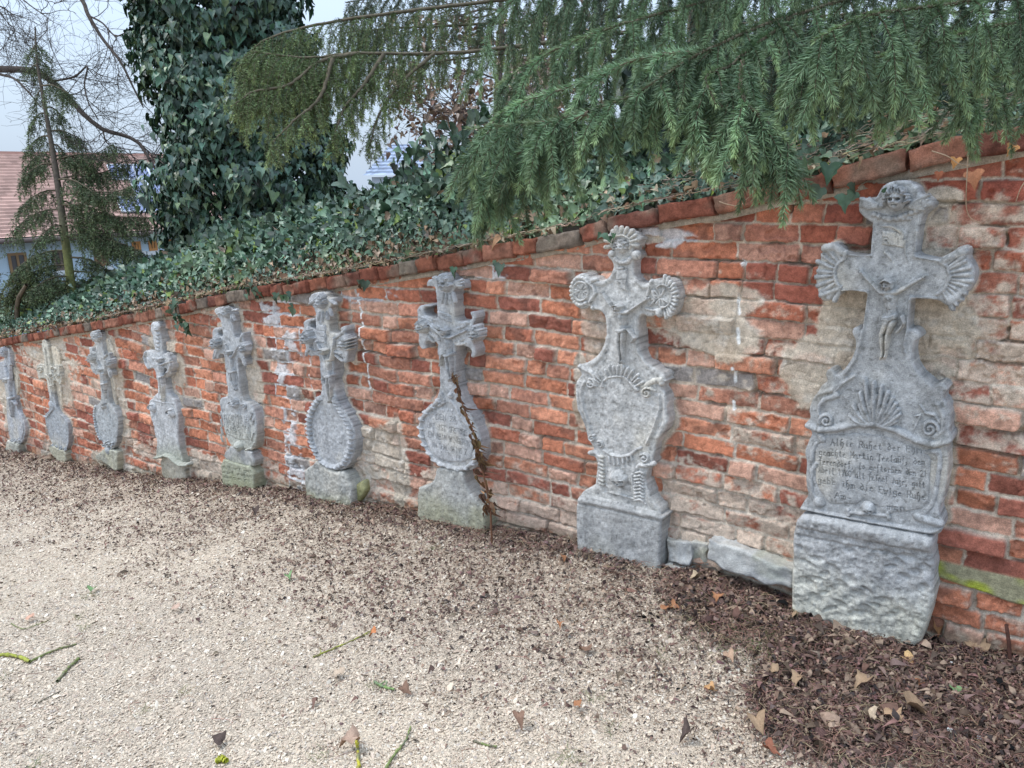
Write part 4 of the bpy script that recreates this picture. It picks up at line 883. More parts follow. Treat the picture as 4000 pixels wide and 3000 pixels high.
# ---------------------------------------------------------------- fifth cross: lettered shield with a skull, two-part base
t5 = T(780, 1150, 2.0735, .07)
f5 = lambda x, y: (145.1 + .4247 * x, 850.1 + .4247 * y)
g5 = tomb((330, 1500), 'slender stone cross with a lettered shield and small skull on a greenish inscribed block', t5)
z5 = on_wall(940, 1780)[2]
p5 = ((.385, .392, .398), (.40, .40, .345), z5 + .25, .2)
o5 = [(135, 165), (112, 145), (118, 118), (150, 103), (200, 100), (245, 125), (262, 165), (262, 210), (278, 350), (318, 352), (330, 312), (350, 312), (350, 372), (372, 410), (368, 470), (350, 505), (372, 540), (372, 578), (345, 572), (330, 522), (300, 510), (325, 700), (346, 862), (395, 878), (428, 915), (450, 980), (460, 1070), (456, 1180), (445, 1240), (418, 1265), (345, 1248), (290, 1240), (235, 1210), (208, 1130), (185, 1030), (168, 940), (158, 865), (175, 832), (230, 838), (218, 750), (205, 600), (195, 490), (160, 478), (148, 525), (118, 522), (108, 470), (115, 430), (95, 400), (100, 350), (95, 295), (118, 272), (170, 265), (182, 282), (142, 300), (150, 335), (188, 350), (175, 230), (162, 205)]
slab('slab', t5, o5, g5, p5, 70, .006, edge=.006, prims=[('s', [(265, 215, 6), (285, 352, 6)], .004), ('s', [(302, 515, 6), (340, 850, 6)], .004), ('p', [(190, 295), (240, 300), (245, 360), (200, 350)], .004, .004)])
relief('cherub', t5, head(195, 150, 44, .050, sx=0.60, seed=13, turn=-.2) + feathers([(225, 170, 285, 60), (240, 170, 295, 50)], 9, .02) + feathers([(150, 150, 200, 35), (240, 135, 10, 40)], 9, .02), g5, p5, 71, .003)
relief('cherub', t5, head(112, 405, 45, .070, sx=0.60, seed=14, turn=-.4), g5, p5, 72, .003)
relief('cherub', t5, head(345, 440, 46, .075, sx=0.60, seed=15, turn=.0), g5, p5, 73, .003)
relief('wing', t5, feathers([(130, 300, 290, 60), (150, 340, 300, 60), (150, 440, 250, 70), (125, 460, 260, 60)], 11, .013), g5, p5, 74, .004)
relief('wing', t5, feathers([(345, 330, 250, 50), (340, 510, 300, 60), (355, 520, 285, 60)], 10, .013), g5, p5, 74, .004)
J = dict(hal=(190, 408), ell=(206, 442), shl=(222, 512), har=(290, 430), elr=(272, 468), shr=(254, 505), neck=(236, 498), head=(226, 474), face=-.3, chest=(240, 540), waist=(246, 588), hip=(252, 632),
         hipl=(243, 645), hipr=(262, 645), knl=(242, 702), knr=(266, 700), ftl=(272, 765), ftr=(282, 770), toe=(.1, .6), cloth=[(232, 625), (230, 645), (236, 665), (245, 670)])
relief('crucified_figure', t5, figure(J, 19, .030), g5, p5, 75, .003)
relief('mask_head', t5, head(270, 890, 38, .040, sx=0.60, seed=16, turn=-.1, curls=7) + [('s', spiral(*f5(455, 150), 24, 4, 160, -300, 5, 6, 20), .014), ('s', spiral(*f5(190, 95), 20, 4, 20, 440, 5, 6, 20), .014)], g5, p5, 76, .003)
i5 = [('p', [f5(110, 250), f5(600, 300), f5(620, 500), f5(640, 760), f5(420, 770), f5(150, 640), f5(110, 420)], .006, .015)]
for s_, a, b, hh in [('I RASTDEN ERI', (120, 285), (640, 400), 88), ('HELI GET IST GES', (115, 370), (620, 480), 88), ('TORBEN UNTADEIN', (130, 455), (655, 580), 88), ('UN AUGUSTISEIN', (150, 540), (640, 665), 88), ('ALTERS 27 JAR', (180, 625), (650, 755), 80)]:
    i5 += text(s_, *f5(*a), *f5(*b), hh * .4247 * .85, 2.4, .007)
relief('inscription', t5, i5, g5, p5, 77, .0024, rough=.0005, cut=.0006)
relief('border_leaves', t5, feathers([(430, 960, 250, 50), (440, 1000, 262, 50), (440, 1120, 250, 60), (445, 1200, 245, 60), (430, 1240, 200, 60)], 9, .012), g5, p5, 78, .004)
relief('border_leaves', t5, feathers([(172, 890 + 62 * i, 285, 55) for i in range(5)], 7, .010), g5, p5, 78, .004)
relief('skull', t5, skull(305, 1235, 42, .055, .1, .62), g5, p5, 79, .003)
slab('pedestal', t5, [(255, 1225), (340, 1255), (425, 1270), (440, 1320), (452, 1348), (450, 1400), (300, 1365), (205, 1325), (210, 1275), (240, 1255)], g5, ((.36, .36, .35), (.35, .35, .28), z5 - .02, .08, z5 - .02, .5, (.34, .35, .2)), 80, .006, extra=.012, rough=.002)
slab('plinth', t5, [(192, 1318), (300, 1362), (458, 1394), (460, 1545), (300, 1530), (206, 1508)], g5, ((.36, .36, .30), (.34, .34, .24), z5 - .15, .08, z5 + .1, .4, (.33, .34, .2)), 81, .004, extra=.028, rough=.002,
     prims=text('mit uns gut', 215, 1400, 450, 1440, 24, 3, .008) + text('euch ruhen', 215, 1440, 450, 1480, 22, 3, .008) + text('amen', 215, 1475, 440, 1515, 22, 3, .008))

# ---------------------------------------------------------------- sixth: plain tablet with two scroll knobs
t4 = T(520, 1200, 2.3696, .06)
g4 = tomb((330, 1500), 'worn stone cross with a plain tablet bearing two round knobs over a wavy moulding', t4)
z4 = on_wall(680, 1750)[2]
p4 = ((.44, .443, .445), (.40, .40, .36), z4, .2, z4 + .02, .28, MOSS)
o4 = [(160, 215), (157, 180), (168, 136), (212, 136), (242, 165), (240, 215), (258, 300), (270, 432), (312, 430), (320, 418), (340, 448), (364, 520), (366, 568), (346, 590), (350, 610), (322, 650), (306, 640), (318, 590), (305, 570), (272, 562), (280, 640), (304, 720), (312, 785), (352, 832), (382, 862), (386, 888), (402, 930), (415, 1000), (412, 1150), (420, 1280), (440, 1362), (466, 1432), (466, 1462), (420, 1445), (350, 1392), (285, 1370), (202, 1398), (212, 1350), (222, 1240), (202, 1150), (172, 1030), (146, 925), (143, 865), (178, 846), (205, 805), (232, 790), (225, 700), (208, 625), (190, 560), (145, 572), (118, 520), (96, 452), (114, 392), (165, 415), (202, 430), (188, 330), (175, 245)]
slab('slab', t4, o4, g4, p4, 85, .006, edge=.008, prims=[('s', [(178, 860, 6), (280, 882, 6), (380, 892, 6)], .006), ('s', [(150, 930, 6), (190, 1070, 6), (215, 1180, 6), (215, 1330, 6)], .005)])
relief('cherub', t4, [('e', 198, 175, 34, 34, .02), ('e', 205, 200, 22, 26, .028), ('-e', 196, 196, 6, 5, .008), ('-e', 214, 198, 6, 5, .008)] + [('e', 212, 250 + 36 * i, 18, 15, .014) for i in range(5)], g4, p4, 86, .003)
relief('arm_end', t4, [('s', [(120, 420, 12), (108, 460, 12), (125, 520, 12), (150, 560, 14)], .02), ('s', [(140, 470, 12), (165, 500, 14), (195, 535, 8)], .015)], g4, p4, 87, .0035)
relief('arm_end', t4, [('s', [(325, 430, 12), (345, 480, 12), (355, 540, 13), (330, 600, 14), (318, 640, 9)], .02)], g4, p4, 187, .0035)
J = dict(hal=(148, 462), ell=(178, 480), shl=(214, 530), har=(318, 508), elr=(280, 520), shr=(250, 535), neck=(228, 515), head=(228, 488), face=.3, chest=(236, 560), waist=(236, 605), hip=(242, 650),
         hipl=(234, 665), hipr=(254, 665), knl=(238, 725), knr=(262, 735), ftl=(248, 850), ftr=(260, 865), toe=(.1, .6), cloth=[(270, 640), (285, 625), (295, 612), (300, 605)])
relief('crucified_figure', t4, figure(J, 22, .036), g4, p4, 88, .003)
relief('scroll_knob', t4, [('e', 185, 925, 26, 44, .026), ('s', spiral(180, 925, 30, 6, 60, 420, 6, 6, 20), .030)], g4, p4, 89, .003)
relief('scroll_knob', t4, [('e', 362, 975, 28, 42, .032), ('s', spiral(355, 975, 34, 6, 60, 420, 6, 6, 20), .034)], g4, p4, 90, .003)
relief('wavy_moulding', t4, [('s', [(198, 1395, 12), (240, 1390, 13), (290, 1372, 13), (340, 1388, 14), (390, 1430, 15), (440, 1462, 16), (500, 1462, 16), (520, 1450, 14)], .045)], g4, p4, 91, .0035)
slab('pedestal', t4, [(238, 1400), (300, 1380), (360, 1412), (430, 1465), (462, 1475), (465, 1540), (350, 1520), (250, 1512)], g4, ((.37, .34, .28), (.34, .31, .24), z4, .2), 92, .007, extra=-.01, rough=.003)

# ---------------------------------------------------------------- seventh: oval tablet with a beaded rim and a smiling cherub
t3 = T(300, 1250, 2.7647, .06)
g3 = tomb((330, 1480), 'stone cross with a bead-edged oval tablet and pale cherub head, third from the left end', t3)
z3 = on_wall(420, 1760)[2]
p3 = ((.41, .41, .40), (.35, .365, .37), z3 + .45, .1, z3, .2, MOSS)
o3 = [(158, 215), (140, 180), (138, 145), (155, 122), (200, 116), (245, 140), (256, 185), (268, 240), (285, 330), (298, 380), (320, 398), (328, 352), (346, 360), (352, 410), (372, 440), (366, 500), (345, 530), (372, 560), (376, 612), (352, 605), (335, 560), (300, 548), (325, 700), (346, 880), (398, 950), (430, 1025), (442, 1120), (440, 1250), (430, 1320), (385, 1400), (335, 1395), (292, 1350), (252, 1285), (215, 1185), (196, 1085), (190, 970), (212, 925), (258, 880), (258, 750), (245, 600), (212, 575), (170, 545), (158, 490), (128, 470), (118, 420), (140, 350), (126, 290), (150, 300), (160, 345), (200, 350), (205, 285), (188, 245)]
slab('slab', t3, o3, g3, p3, 95, .0065, edge=.006, prims=[('s', [(268, 245, 6), (300, 390, 6)], .004), ('s', [(302, 555, 6), (340, 860, 6)], .004)])
relief('cherub', t3, head(192, 185, 58, .055, sx=0.52, seed=21, turn=-.3), g3, p3, 96, .003)
relief('cherub', t3, head(140, 420, 46, .072, sx=0.52, seed=22, turn=-.3), g3, p3, 97, .0035)
relief('cherub', t3, head(345, 475, 46, .075, sx=0.52, seed=23, turn=-.2), g3, p3, 98, .0035)
relief('wing', t3, feathers([(185, 350, 290, 110), (200, 380, 295, 110), (160, 480, 290, 90), (180, 520, 300, 70)], 12, .016), g3, p3, 99, .004)
relief('wing', t3, feathers([(330, 370, 230, 60), (345, 540, 285, 70), (360, 560, 280, 60)], 11, .016), g3, p3, 99, .004)
J = dict(hal=(205, 440), ell=(222, 500), shl=(250, 585), har=(288, 445), elr=(285, 515), shr=(282, 582), neck=(256, 566), head=(242, 542), face=-.3, chest=(266, 612), waist=(270, 655), hip=(274, 695),
         hipl=(266, 705), hipr=(284, 705), knl=(270, 765), knr=(290, 765), ftl=(290, 835), ftr=(296, 842), toe=(.1, .5), cloth=[(255, 685), (252, 700), (258, 715), (262, 725)])
relief('crucified_figure', t3, figure(J, 21, .032), g3, p3, 100, .0035)
relief('mask_head', t3, head(275, 925, 34, .045, sx=0.52, seed=24, curls=5) + feathers([(300, 930, 285, 60), (255, 930, 260, 40)], 8, .015), g3, p3, 101, .0035)
bd = [(205, 935), (195, 985), (194, 1040), (200, 1095), (210, 1150), (225, 1205), (245, 1260), (270, 1310)]
relief('beaded_rim', t3, [('e', bd[i][0] * (1 - t) + bd[i + 1][0] * t, bd[i][1] * (1 - t) + bd[i + 1][1] * t, 9, 14, .018) for i in range(7) for t in (0, .5)], g3, p3, 102, .0035)
relief('scroll_ornament', t3, [('s', spiral(345, 1340, 34, 8, 90, 500, 7, 8, 18), .02), ('s', spiral(305, 1350, 26, 6, 90, -300, 6, 7, 18), .02), ('s', spiral(390, 1345, 26, 6, 60, 460, 6, 7, 18), .02), ('e', 345, 1410, 22, 40, .03)], g3, p3, 202, .0035)
slab('pedestal', t3, [(300, 1385), (340, 1400), (400, 1400), (440, 1420), (446, 1480), (440, 1560), (300, 1530), (208, 1500), (210, 1462), (260, 1430)], g3, ((.42, .41, .33), (.40, .38, .28), z3, .2), 103, .007, extra=.012, rough=.003)
slab('plaster_backing', T(300, 1250, 2.7647, .022), [(285, 205), (330, 195), (365, 250), (400, 370), (400, 400), (350, 420), (400, 620), (415, 760), (425, 900), (440, 990), (400, 960), (345, 880), (320, 700), (295, 540)], g3, ((.52, .46, .37), (.50, .43, .34), z3, .2), 104, .007, rough=.003)

# ---------------------------------------------------------------- eighth: flat cross with carved tendrils
t2 = T(0, 1250, 2.767, .045)
g2 = tomb((620, 1420), 'thin pale stone cross with flat tendril-carved arms, second from the left end', t2)
z2 = on_wall(230, 1720)[2]
p2 = ((.50, .47, .40), (.33, .345, .36), z2 + .58, .08, z2 - .05, .3, MOSS)
o2 = [(448, 232), (465, 212), (490, 225), (505, 262), (520, 285), (530, 380), (545, 500), (572, 505), (600, 480), (632, 488), (642, 560), (662, 620), (655, 690), (640, 705), (630, 672), (570, 645), (585, 780), (602, 920), (640, 1008), (690, 1050), (728, 1100), (742, 1180), (746, 1300), (722, 1400), (680, 1402), (600, 1370), (545, 1310), (515, 1210), (495, 1110), (482, 1020), (530, 985), (545, 905), (522, 760), (500, 632), (435, 622), (428, 655), (410, 600), (392, 490), (432, 470), (485, 492), (472, 380), (455, 300)]
slab('slab', t2, o2, g2, p2, 110, .007, edge=.005, rim=(.010, .004))
relief('tendril_carving', t2, [('s', spiral(440, 540, 34, 8, 60, 520, 6, 6, 22), .014), ('s', spiral(590, 530, 32, 8, 120, 560, 6, 6, 22), .014), ('s', spiral(625, 600, 24, 8, -90, 330, 5, 5, 18), .014), ('s', [(560, 540, 7), (585, 600, 7), (600, 640, 7)], .014), ('s', [(490, 300, 8), (505, 400, 7), (515, 500, 8), (530, 620, 9), (545, 700, 6)], .014), ('s', [(475, 330, 12), (495, 350, 9)], .016), ('s', [(565, 760, 9), (575, 790, 5)], .012)], g2, p2, 111, .0035)
relief('crucified_figure', t2, figure(dict(hal=(470, 590), ell=(495, 600), shl=(522, 620), har=(590, 600), elr=(565, 612), shr=(545, 622), neck=(534, 612), head=(532, 595), face=.2, chest=(535, 645), waist=(540, 680), hip=(545, 712),
       hipl=(540, 722), hipr=(552, 722), knl=(545, 765), knr=(558, 765), ftl=(556, 815), ftr=(562, 818), toe=(0, .5), cloth=[(556, 708), (562, 725), (558, 735), (552, 740)]), 16, .018), g2, p2, 112, .0035)
relief('scroll_ornament', t2, [('s', [(480, 1040, 9), (510, 1048, 9), (545, 1000, 10), (575, 960, 14)], .016), ('e', 560, 920, 28, 40, .018)] + [('s', spiral(575 + 45 * i, 1362 + 12 * i, 18, 4, 90, 460, 6, 7, 14), .018) for i in range(4)], g2, p2, 113, .004)
slab('foot', t2, [(545, 1365), (600, 1358), (660, 1400), (722, 1405), (722, 1460), (640, 1450), (560, 1422)], g2, ((.40, .38, .31), (.37, .35, .26), z2, .2), 114, .007, extra=.02, rough=.003)
slab('plaster_backing', T(0, 1250, 2.767, .018), [(535, 290), (590, 275), (640, 350), (650, 440), (640, 500), (600, 540), (640, 700), (665, 720), (665, 1000), (640, 1010), (600, 920), (575, 650), (545, 500)], g2, ((.55, .48, .38), (.52, .45, .35), z2, .2), 115, .008, rough=.003)

# ---------------------------------------------------------------- ninth, cut by the left edge of the view
t1 = T(0, 1250, 2.767, .045)
g1 = tomb((140, 1390), 'farthest grey stone cross, cut by the left edge, with a drooping figure', t1)
z1 = on_wall(50, 1720)[2]
p1 = ((.38, .39, .41), (.36, .37, .36), z1, .2, z1 - .05, .25, MOSS)
o1 = [(55, 330), (62, 298), (85, 302), (98, 345), (105, 420), (118, 505), (112, 560), (125, 640), (150, 780), (175, 880), (182, 960), (205, 1000), (240, 1060), (265, 1140), (272, 1220), (245, 1320), (205, 1345), (130, 1320), (100, 1260), (85, 1160), (74, 1060), (72, 940), (62, 800), (40, 650), (-40, 640), (-90, 560), (-80, 470), (0, 455), (45, 440), (42, 390)]
slab('slab', t1, o1, g1, p1, 120, .007, edge=.005)
relief('cherub', t1, head(22, 352, 52, .05, sx=0.46, seed=31, turn=-.2, curls=7), g1, p1, 121, .0035)
J = dict(hal=(30, 500), ell=(48, 560), shl=(72, 640), har=(88, 490), elr=(92, 560), shr=(95, 640), neck=(70, 630), head=(50, 655), face=-.3, chest=(84, 700), waist=(92, 770), hip=(100, 850),
         hipl=(92, 865), hipr=(112, 865), knl=(98, 930), knr=(120, 935), ftl=(108, 1030), ftr=(116, 1040), toe=(0, .5), cloth=[(125, 870), (140, 890), (150, 905), (152, 920)])
relief('crucified_figure', t1, figure(J, 26, .036), g1, p1, 122, .0035)
relief('scroll_ornament', t1, [('s', spiral(130 + 40 * i, 1310 - 8 * i, 18, 4, 90, 460, 6, 7, 14), .016) for i in range(3)] + [('s', [(250, 1120, 7), (258, 1200, 7), (235, 1290, 7)], .01)], g1, p1, 123, .004)
slab('foot', t1, [(90, 1292), (130, 1312), (205, 1340), (215, 1355), (208, 1400), (180, 1420), (60, 1385), (62, 1340)], g1, ((.42, .42, .38), (.38, .36, .28), z1, .2), 124, .007, extra=.02, rough=.003)
slab('plaster_backing', T(0, 1250, 2.767, .02), [(115, 510), (150, 500), (190, 590), (195, 760), (175, 900), (185, 960), (160, 880), (130, 720), (112, 600)], g1, ((.56, .50, .40), (.52, .45, .35), z1, .2), 125, .007, rough=.004)
WALL = thing('brick_wall', 'long old red brick retaining wall with patches of lime and a sloping brick coping', 'wall', (-4, 0, -.5))
build_wall()

def box_verts(n=(5, 3, 3)):
    """subdivided unit box surface, -.5..+.5, shared vertices"""
    nx, ny, nz = n; vid = {}; V = []; Fc = []
    def g(i, j, k):
        if (i, j, k) not in vid: vid[(i, j, k)] = len(V); V.append((i / nx - .5, j / ny - .5, k / nz - .5))
        return vid[(i, j, k)]
    for i in range(nx):
        for j in range(ny): Fc += [(g(i, j, 0), g(i, j + 1, 0), g(i + 1, j + 1, 0), g(i + 1, j, 0)), (g(i, j, nz), g(i + 1, j, nz), g(i + 1, j + 1, nz), g(i, j + 1, nz))]
    for i in range(nx):
        for k in range(nz): Fc += [(g(i, 0, k), g(i + 1, 0, k), g(i + 1, 0, k + 1), g(i, 0, k + 1)), (g(i, ny, k), g(i, ny, k + 1), g(i + 1, ny, k + 1), g(i + 1, ny, k))]
    for j in range(ny):
        for k in range(nz): Fc += [(g(0, j, k), g(0, j, k + 1), g(0, j + 1, k + 1), g(0, j + 1, k)), (g(nx, j, k), g(nx, j + 1, k), g(nx, j + 1, k + 1), g(nx, j, k + 1))]
    return np.array(V), np.array(Fc)
BV, BF = box_verts((9, 9, 6))
BV2, BF2 = box_verts((30, 14, 12))
def stone_box(size, seed, rnd=.18, noise=.004, fr=18, fine=False):
    v = (BV2 if fine else BV) * 2
    a = np.abs(v) ** 8; l = (a.sum(1)) ** (1 / 8.)
    vv = v / np.maximum(l, 1e-6)[:, None] * (np.abs(v).max(1))[:, None]
    v = v * (1 - rnd) + vv * rnd
    p = v / 2 * np.array(size)
    s = seed * 3.7
    for ax in range(3):
        a, b = (ax + 1) % 3, (ax + 2) % 3
        p[:, ax] += noise * fbm(p[:, a] * fr + s + ax * 5, p[:, b] * fr + p[:, ax] * fr + s * 1.3, ax + seed % 7, 3)
    return p
def build_coping():
    vs = []; fs = []; cs = []; off = 0; x = 1.0; i = 0
    r = np.random.default_rng(5)
    while x > -13.6:
        near = x > -2.6
        L = r.choice([.20, .26, .15]) if near else (r.choice([.19, .145], p=[.25, .75]) if x > -4.5 else .137 + r.normal(0, .006))
        T_ = .074 + r.normal(0, .003); D = .34
        xc = x - L / 2; sl = (cop(xc + .1) - cop(xc - .1)) / .2; ang = math.atan(sl) + r.normal(0, .018)
        p = stone_box((L - .006, D, T_), i, .14, .011, 30)
        p[:, 0] += p[:, 2] * r.normal(0, .05)
        ca, sa = math.cos(ang), math.sin(ang)
        q = p.copy(); q[:, 0] = p[:, 0] * ca - p[:, 2] * sa; q[:, 2] = p[:, 0] * sa + p[:, 2] * ca
        q += np.array([xc, D / 2 - .052 + r.normal(0, .009), cop(xc) + T_ / 2 + .002 + r.normal(0, .004)])
        base = np.array([[.31, .12, .075], [.25, .09, .06], [.33, .15, .10], [.20, .082, .06]])[r.integers(4)]
        if r.random() < .08 or i in (5, 6): base = np.array([.24, .19, .15])
        n = fbm(q[:, 0] * 25, q[:, 2] * 25 + q[:, 1] * 20, 61, 3)
        c = .82 * base[None] * (1 + .55 * n)[:, None]
        c = mixc(c, np.array([.20, .17, .13]), .6 * sstep(.1, .5, fbm(q[:, 0] * 9, q[:, 1] * 9 + q[:, 2] * 9, 62, 3)))
        vs.append(q); fs.append(BF + off); cs.append(c); off += len(q); x -= L; i += 1
    mesh('coping', np.concatenate(vs), np.concatenate(fs), M_brick, WALL, col=np.concatenate(cs))
build_coping()
# the body of the wall behind the face, with the mortar bed the coping lies on
xs = np.linspace(1.2, -14, 120); ring_ = []
for x in xs:
    zt = float(cop(x)) + .006; zb = float(np.interp(x, GX, GZ)) - .5
    ring_.append([(x, .045, zb), (x, .045, zt - .03), (x, -.006, zt - .03), (x, -.004, zt + .004), (x, .38, zt + .004), (x, .38, zb)])
rv = np.array(ring_).reshape(-1, 3); rf = []
for i in range(len(xs) - 1):
    for j in range(6):
        a = i * 6 + j; b = i * 6 + (j + 1) % 6; rf.append((a, b, b + 6, a + 6))
mesh('wall_core', rv, np.array(rf), M_brick, WALL, col=np.tile([.42, .36, .29], (len(rv), 1)), smooth=False)

# ---- loose limestone blocks at the wall foot
def block_stone(px0, py0, px1, py1, depth, out, seed, label, skew=0., col=(.53, .51, .45)):
    a = on_wall(px0, py0, -out); b = on_wall(px1, py1, -out)
    sx = abs(b[0] - a[0]); sz = abs(a[2] - b[2]); c = np.array([(a[0] + b[0]) / 2, depth / 2 - out, (a[2] + b[2]) / 2])
    p = stone_box((sx, depth, sz), seed, .22, .024, 8, True)
    for ax in range(3): p[:, ax] += .008 * fbm(p[:, (ax + 1) % 3] * 34 + seed, p[:, (ax + 2) % 3] * 34 + p[:, ax] * 20, ax + seed, 4, .65)
    p[:, 2] += p[:, 0] * skew; p[:, 2] *= 1 - .12 * np.clip(p[:, 0] / sx * 2, 0, 1) * (skew != 0)
    q = p + c
    n = fbm(q[:, 0] * 9, q[:, 2] * 9 + q[:, 1] * 7, seed, 4)
    cc = mixc(np.array(col), np.array([.42, .425, .42]), np.clip(.35 + n, 0, 1)); cc = mixc(cc, np.array([.30, .32, .13]), .3 * sstep(.35, .6, fbm(q[:, 0] * 6, q[:, 2] * 6, seed + 2, 3)))
    o = mesh('limestone_block', q - c, BF2, M_stone, None, col=cc, loc=(0, 0, 0)); o.location = c
    return tag(o, label, 'stone', 'pale limestone blocks at the foot of the wall')
block_stone(2604, 2102, 2702, 2212, .16, .035, 3, 'small upright limestone block right beside the plinth of the pale shell-ended cross')
block_stone(2704, 2112, 2756, 2218, .16, .022, 4, 'narrow limestone block squeezed between the small upright block and the long slanting one')
block_stone(2760, 2118, 3090, 2300, .2, .075, 6, 'long slanting pale limestone block in the wall foot between the two nearest crosses', -.10, (.56, .55, .51))
block_stone(2600, 2200, 2690, 2238, .12, .05, 8, 'low flat limestone piece half sunk in leaves under the small upright block')
# ================================================================ PLANTS
def norm(v): return v / (np.linalg.norm(v, axis=-1, keepdims=True) + 1e-9)
_h = [(0, 0), (.22, -.13), (.46, -.02), (.56, .16), (.36, .34), (.36, .50), (.20, .62), (.10, .84), (0, 1.05)]
def leaf_template(lobed=True):
    r = _h if lobed else [(0, 0), (.24, -.06), (.42, .10), (.46, .30), (.36, .52), (.20, .78), (.08, .96), (0, 1.1)]
    pts = [(0, .38, -.02)] + [(x, y, .12 * abs(x) - .10 * max(y - .3, 0) ** 1.5 + .03 * math.sin(y * 9)) for x, y in r] + [(-x, y, .12 * abs(x) - .10 * max(y - .3, 0) ** 1.5 + .03 * math.cos(y * 8)) for x, y in r[-2:0:-1]]
    n = len(pts) - 1
    return np.array(pts), np.array([(0, 1 + (i + 1) % n, 1 + i) for i in range(n)])
LT, LFc = leaf_template(True); LT2, LFc2 = leaf_template(False)
def scatter(tv, tf_, pos, nrm, tip, size, r, fold=0.5, curl=.3):
    """copies of a leaf: nrm = facing, tip = direction of the point"""
    n = len(pos); nrm = norm(nrm); tip = norm(tip - (tip * nrm).sum(1, keepdims=True) * nrm); sd = np.cross(tip, nrm)
    z = tv[None, :, 2] * (1 + r.normal(0, .6, (n, 1))) + np.abs(tv[None, :, 0]) * r.normal(fold, .25, (n, 1)) - curl * r.random((n, 1)) * tv[None, :, 1] ** 2
    s = np.asarray(size)[:, None, None]
    V = pos[:, None] + s * (tv[None, :, 0, None] * sd[:, None] * r.uniform(.85, 1.1, (n, 1, 1)) + tv[None, :, 1, None] * tip[:, None] + z[..., None] * nrm[:, None])
    f = tf_[None] + (np.arange(n) * len(tv))[:, None, None]
    return V.reshape(-1, 3), f.reshape(-1, tf_.shape[1])
def leafcol(r, n, base, var=.25, alt=None, pa=.0):
    c = np.array(base)[None] * (1 + r.normal(0, var, (n, 1))) * (1 + r.normal(0, .06, (n, 3)))
    if alt is not None:
        m_ = r.random(n) < pa; c[m_] = np.array(alt) * (1 + r.normal(0, .2, (m_.sum(), 1)))
    return np.clip(c, .004, 1)
def tubes(paths, radii, k=4):
    vs = []; fs = []; off = 0
    for p, rd in zip(paths, radii):
        p = np.asarray(p, float); n = len(p)
        if n < 2: continue
        t = norm(np.gradient(p, axis=0)); ref = np.array([.3, .2, 1.]) if abs(t[0, 2]) < .9 else np.array([1., .2, .1])
        a = norm(np.cross(t, ref)); b = np.cross(t, a)
        an = np.arange(k) * 2 * math.pi / k
        rd = np.linspace(rd[0], rd[1], n) if len(np.atleast_1d(rd)) == 2 else np.asarray(rd)
        ringv = p[:, None] + rd[:, None, None] * (np.cos(an)[None, :, None] * a[:, None] + np.sin(an)[None, :, None] * b[:, None])
        i = np.arange(n - 1)[:, None] * k + np.arange(k)[None]; j = np.arange(n - 1)[:, None] * k + (np.arange(k)[None] + 1) % k
        fs.append((np.stack([i, j, j + k, i + k], -1).reshape(-1, 4)) + off)
        vs.append(ringv.reshape(-1, 3)); off += n * k
    return np.concatenate(vs), np.concatenate(fs)
def smooth_path(pts, n=24):
    p = np.array(pts, float); m_ = len(p); P = np.vstack([2 * p[0] - p[1], p, 2 * p[-1] - p[-2]]); o = []
    for i in range(m_ - 1):
        a, b, c, d = P[i:i + 4]
        for t in np.linspace(0, 1, max(2, n // (m_ - 1)), endpoint=False):
            o.append(.5 * ((2 * b) + (c - a) * t + (2 * a - 5 * b + 4 * c - d) * t * t + (3 * b - a - 3 * c + d) * t ** 3))
    o.append(p[-1]); return np.array(o)

# ---- the bank behind the wall, carpeted with ivy
TOPS = [(-400, 1250), (0, 1185), (240, 1140), (500, 1085), (660, 1010), (900, 910), (1300, 825), (1500, 760), (1750, 640), (1950, 585), (2150, 575), (2600, 570), (3000, 560), (3500, 480), (4100, 380)]
_t = np.array([on_wall(a, b, 1.0) for a, b in TOPS]); _to = np.argsort(_t[:, 0])
def bank_top(x): return np.interp(x, _t[_to, 0], _t[_to, 2])
def bank_z(x, y):
    H = np.maximum(bank_top(x) - .06 - cop(x) - .07, .12)
    t = np.clip((y - .0) / 1.0, 0, 1)
    z = cop(x) + .06 + H * t ** .85
    far = np.clip((y - 1.6) / 9, 0, 1)
    return z - (z + 3.6) * sstep(0, 1, far) * (y > 1.6)
xs = np.concatenate([np.linspace(-60, -14, 16)[:-1], np.linspace(-14, 3, 160), np.linspace(3.4, 40, 12)])
ys = np.concatenate([np.linspace(.30, 1.6, 22), np.linspace(2, 12, 16), np.linspace(16, 140, 10)])
X, Y = np.meshgrid(xs, ys, indexing='ij'); Z = bank_z(X, Y) - .03 + .03 * fbm(X * 5, Y * 5, 71, 3)
cc = mixc(np.array([.075, .055, .038]), np.array([.10, .12, .05]), sstep(.0, .5, fbm(X * 2, Y * 2, 72, 3)) * (Y > 2))
o = mesh('earth_bank', np.stack([X, Y, Z], -1).reshape(-1, 3), grid_faces(len(xs), len(ys)), M_wood, col=cc.reshape(-1, 3))
tag(o, 'dark earth bank rising behind the wall under the ivy', 'bank', kind='structure')

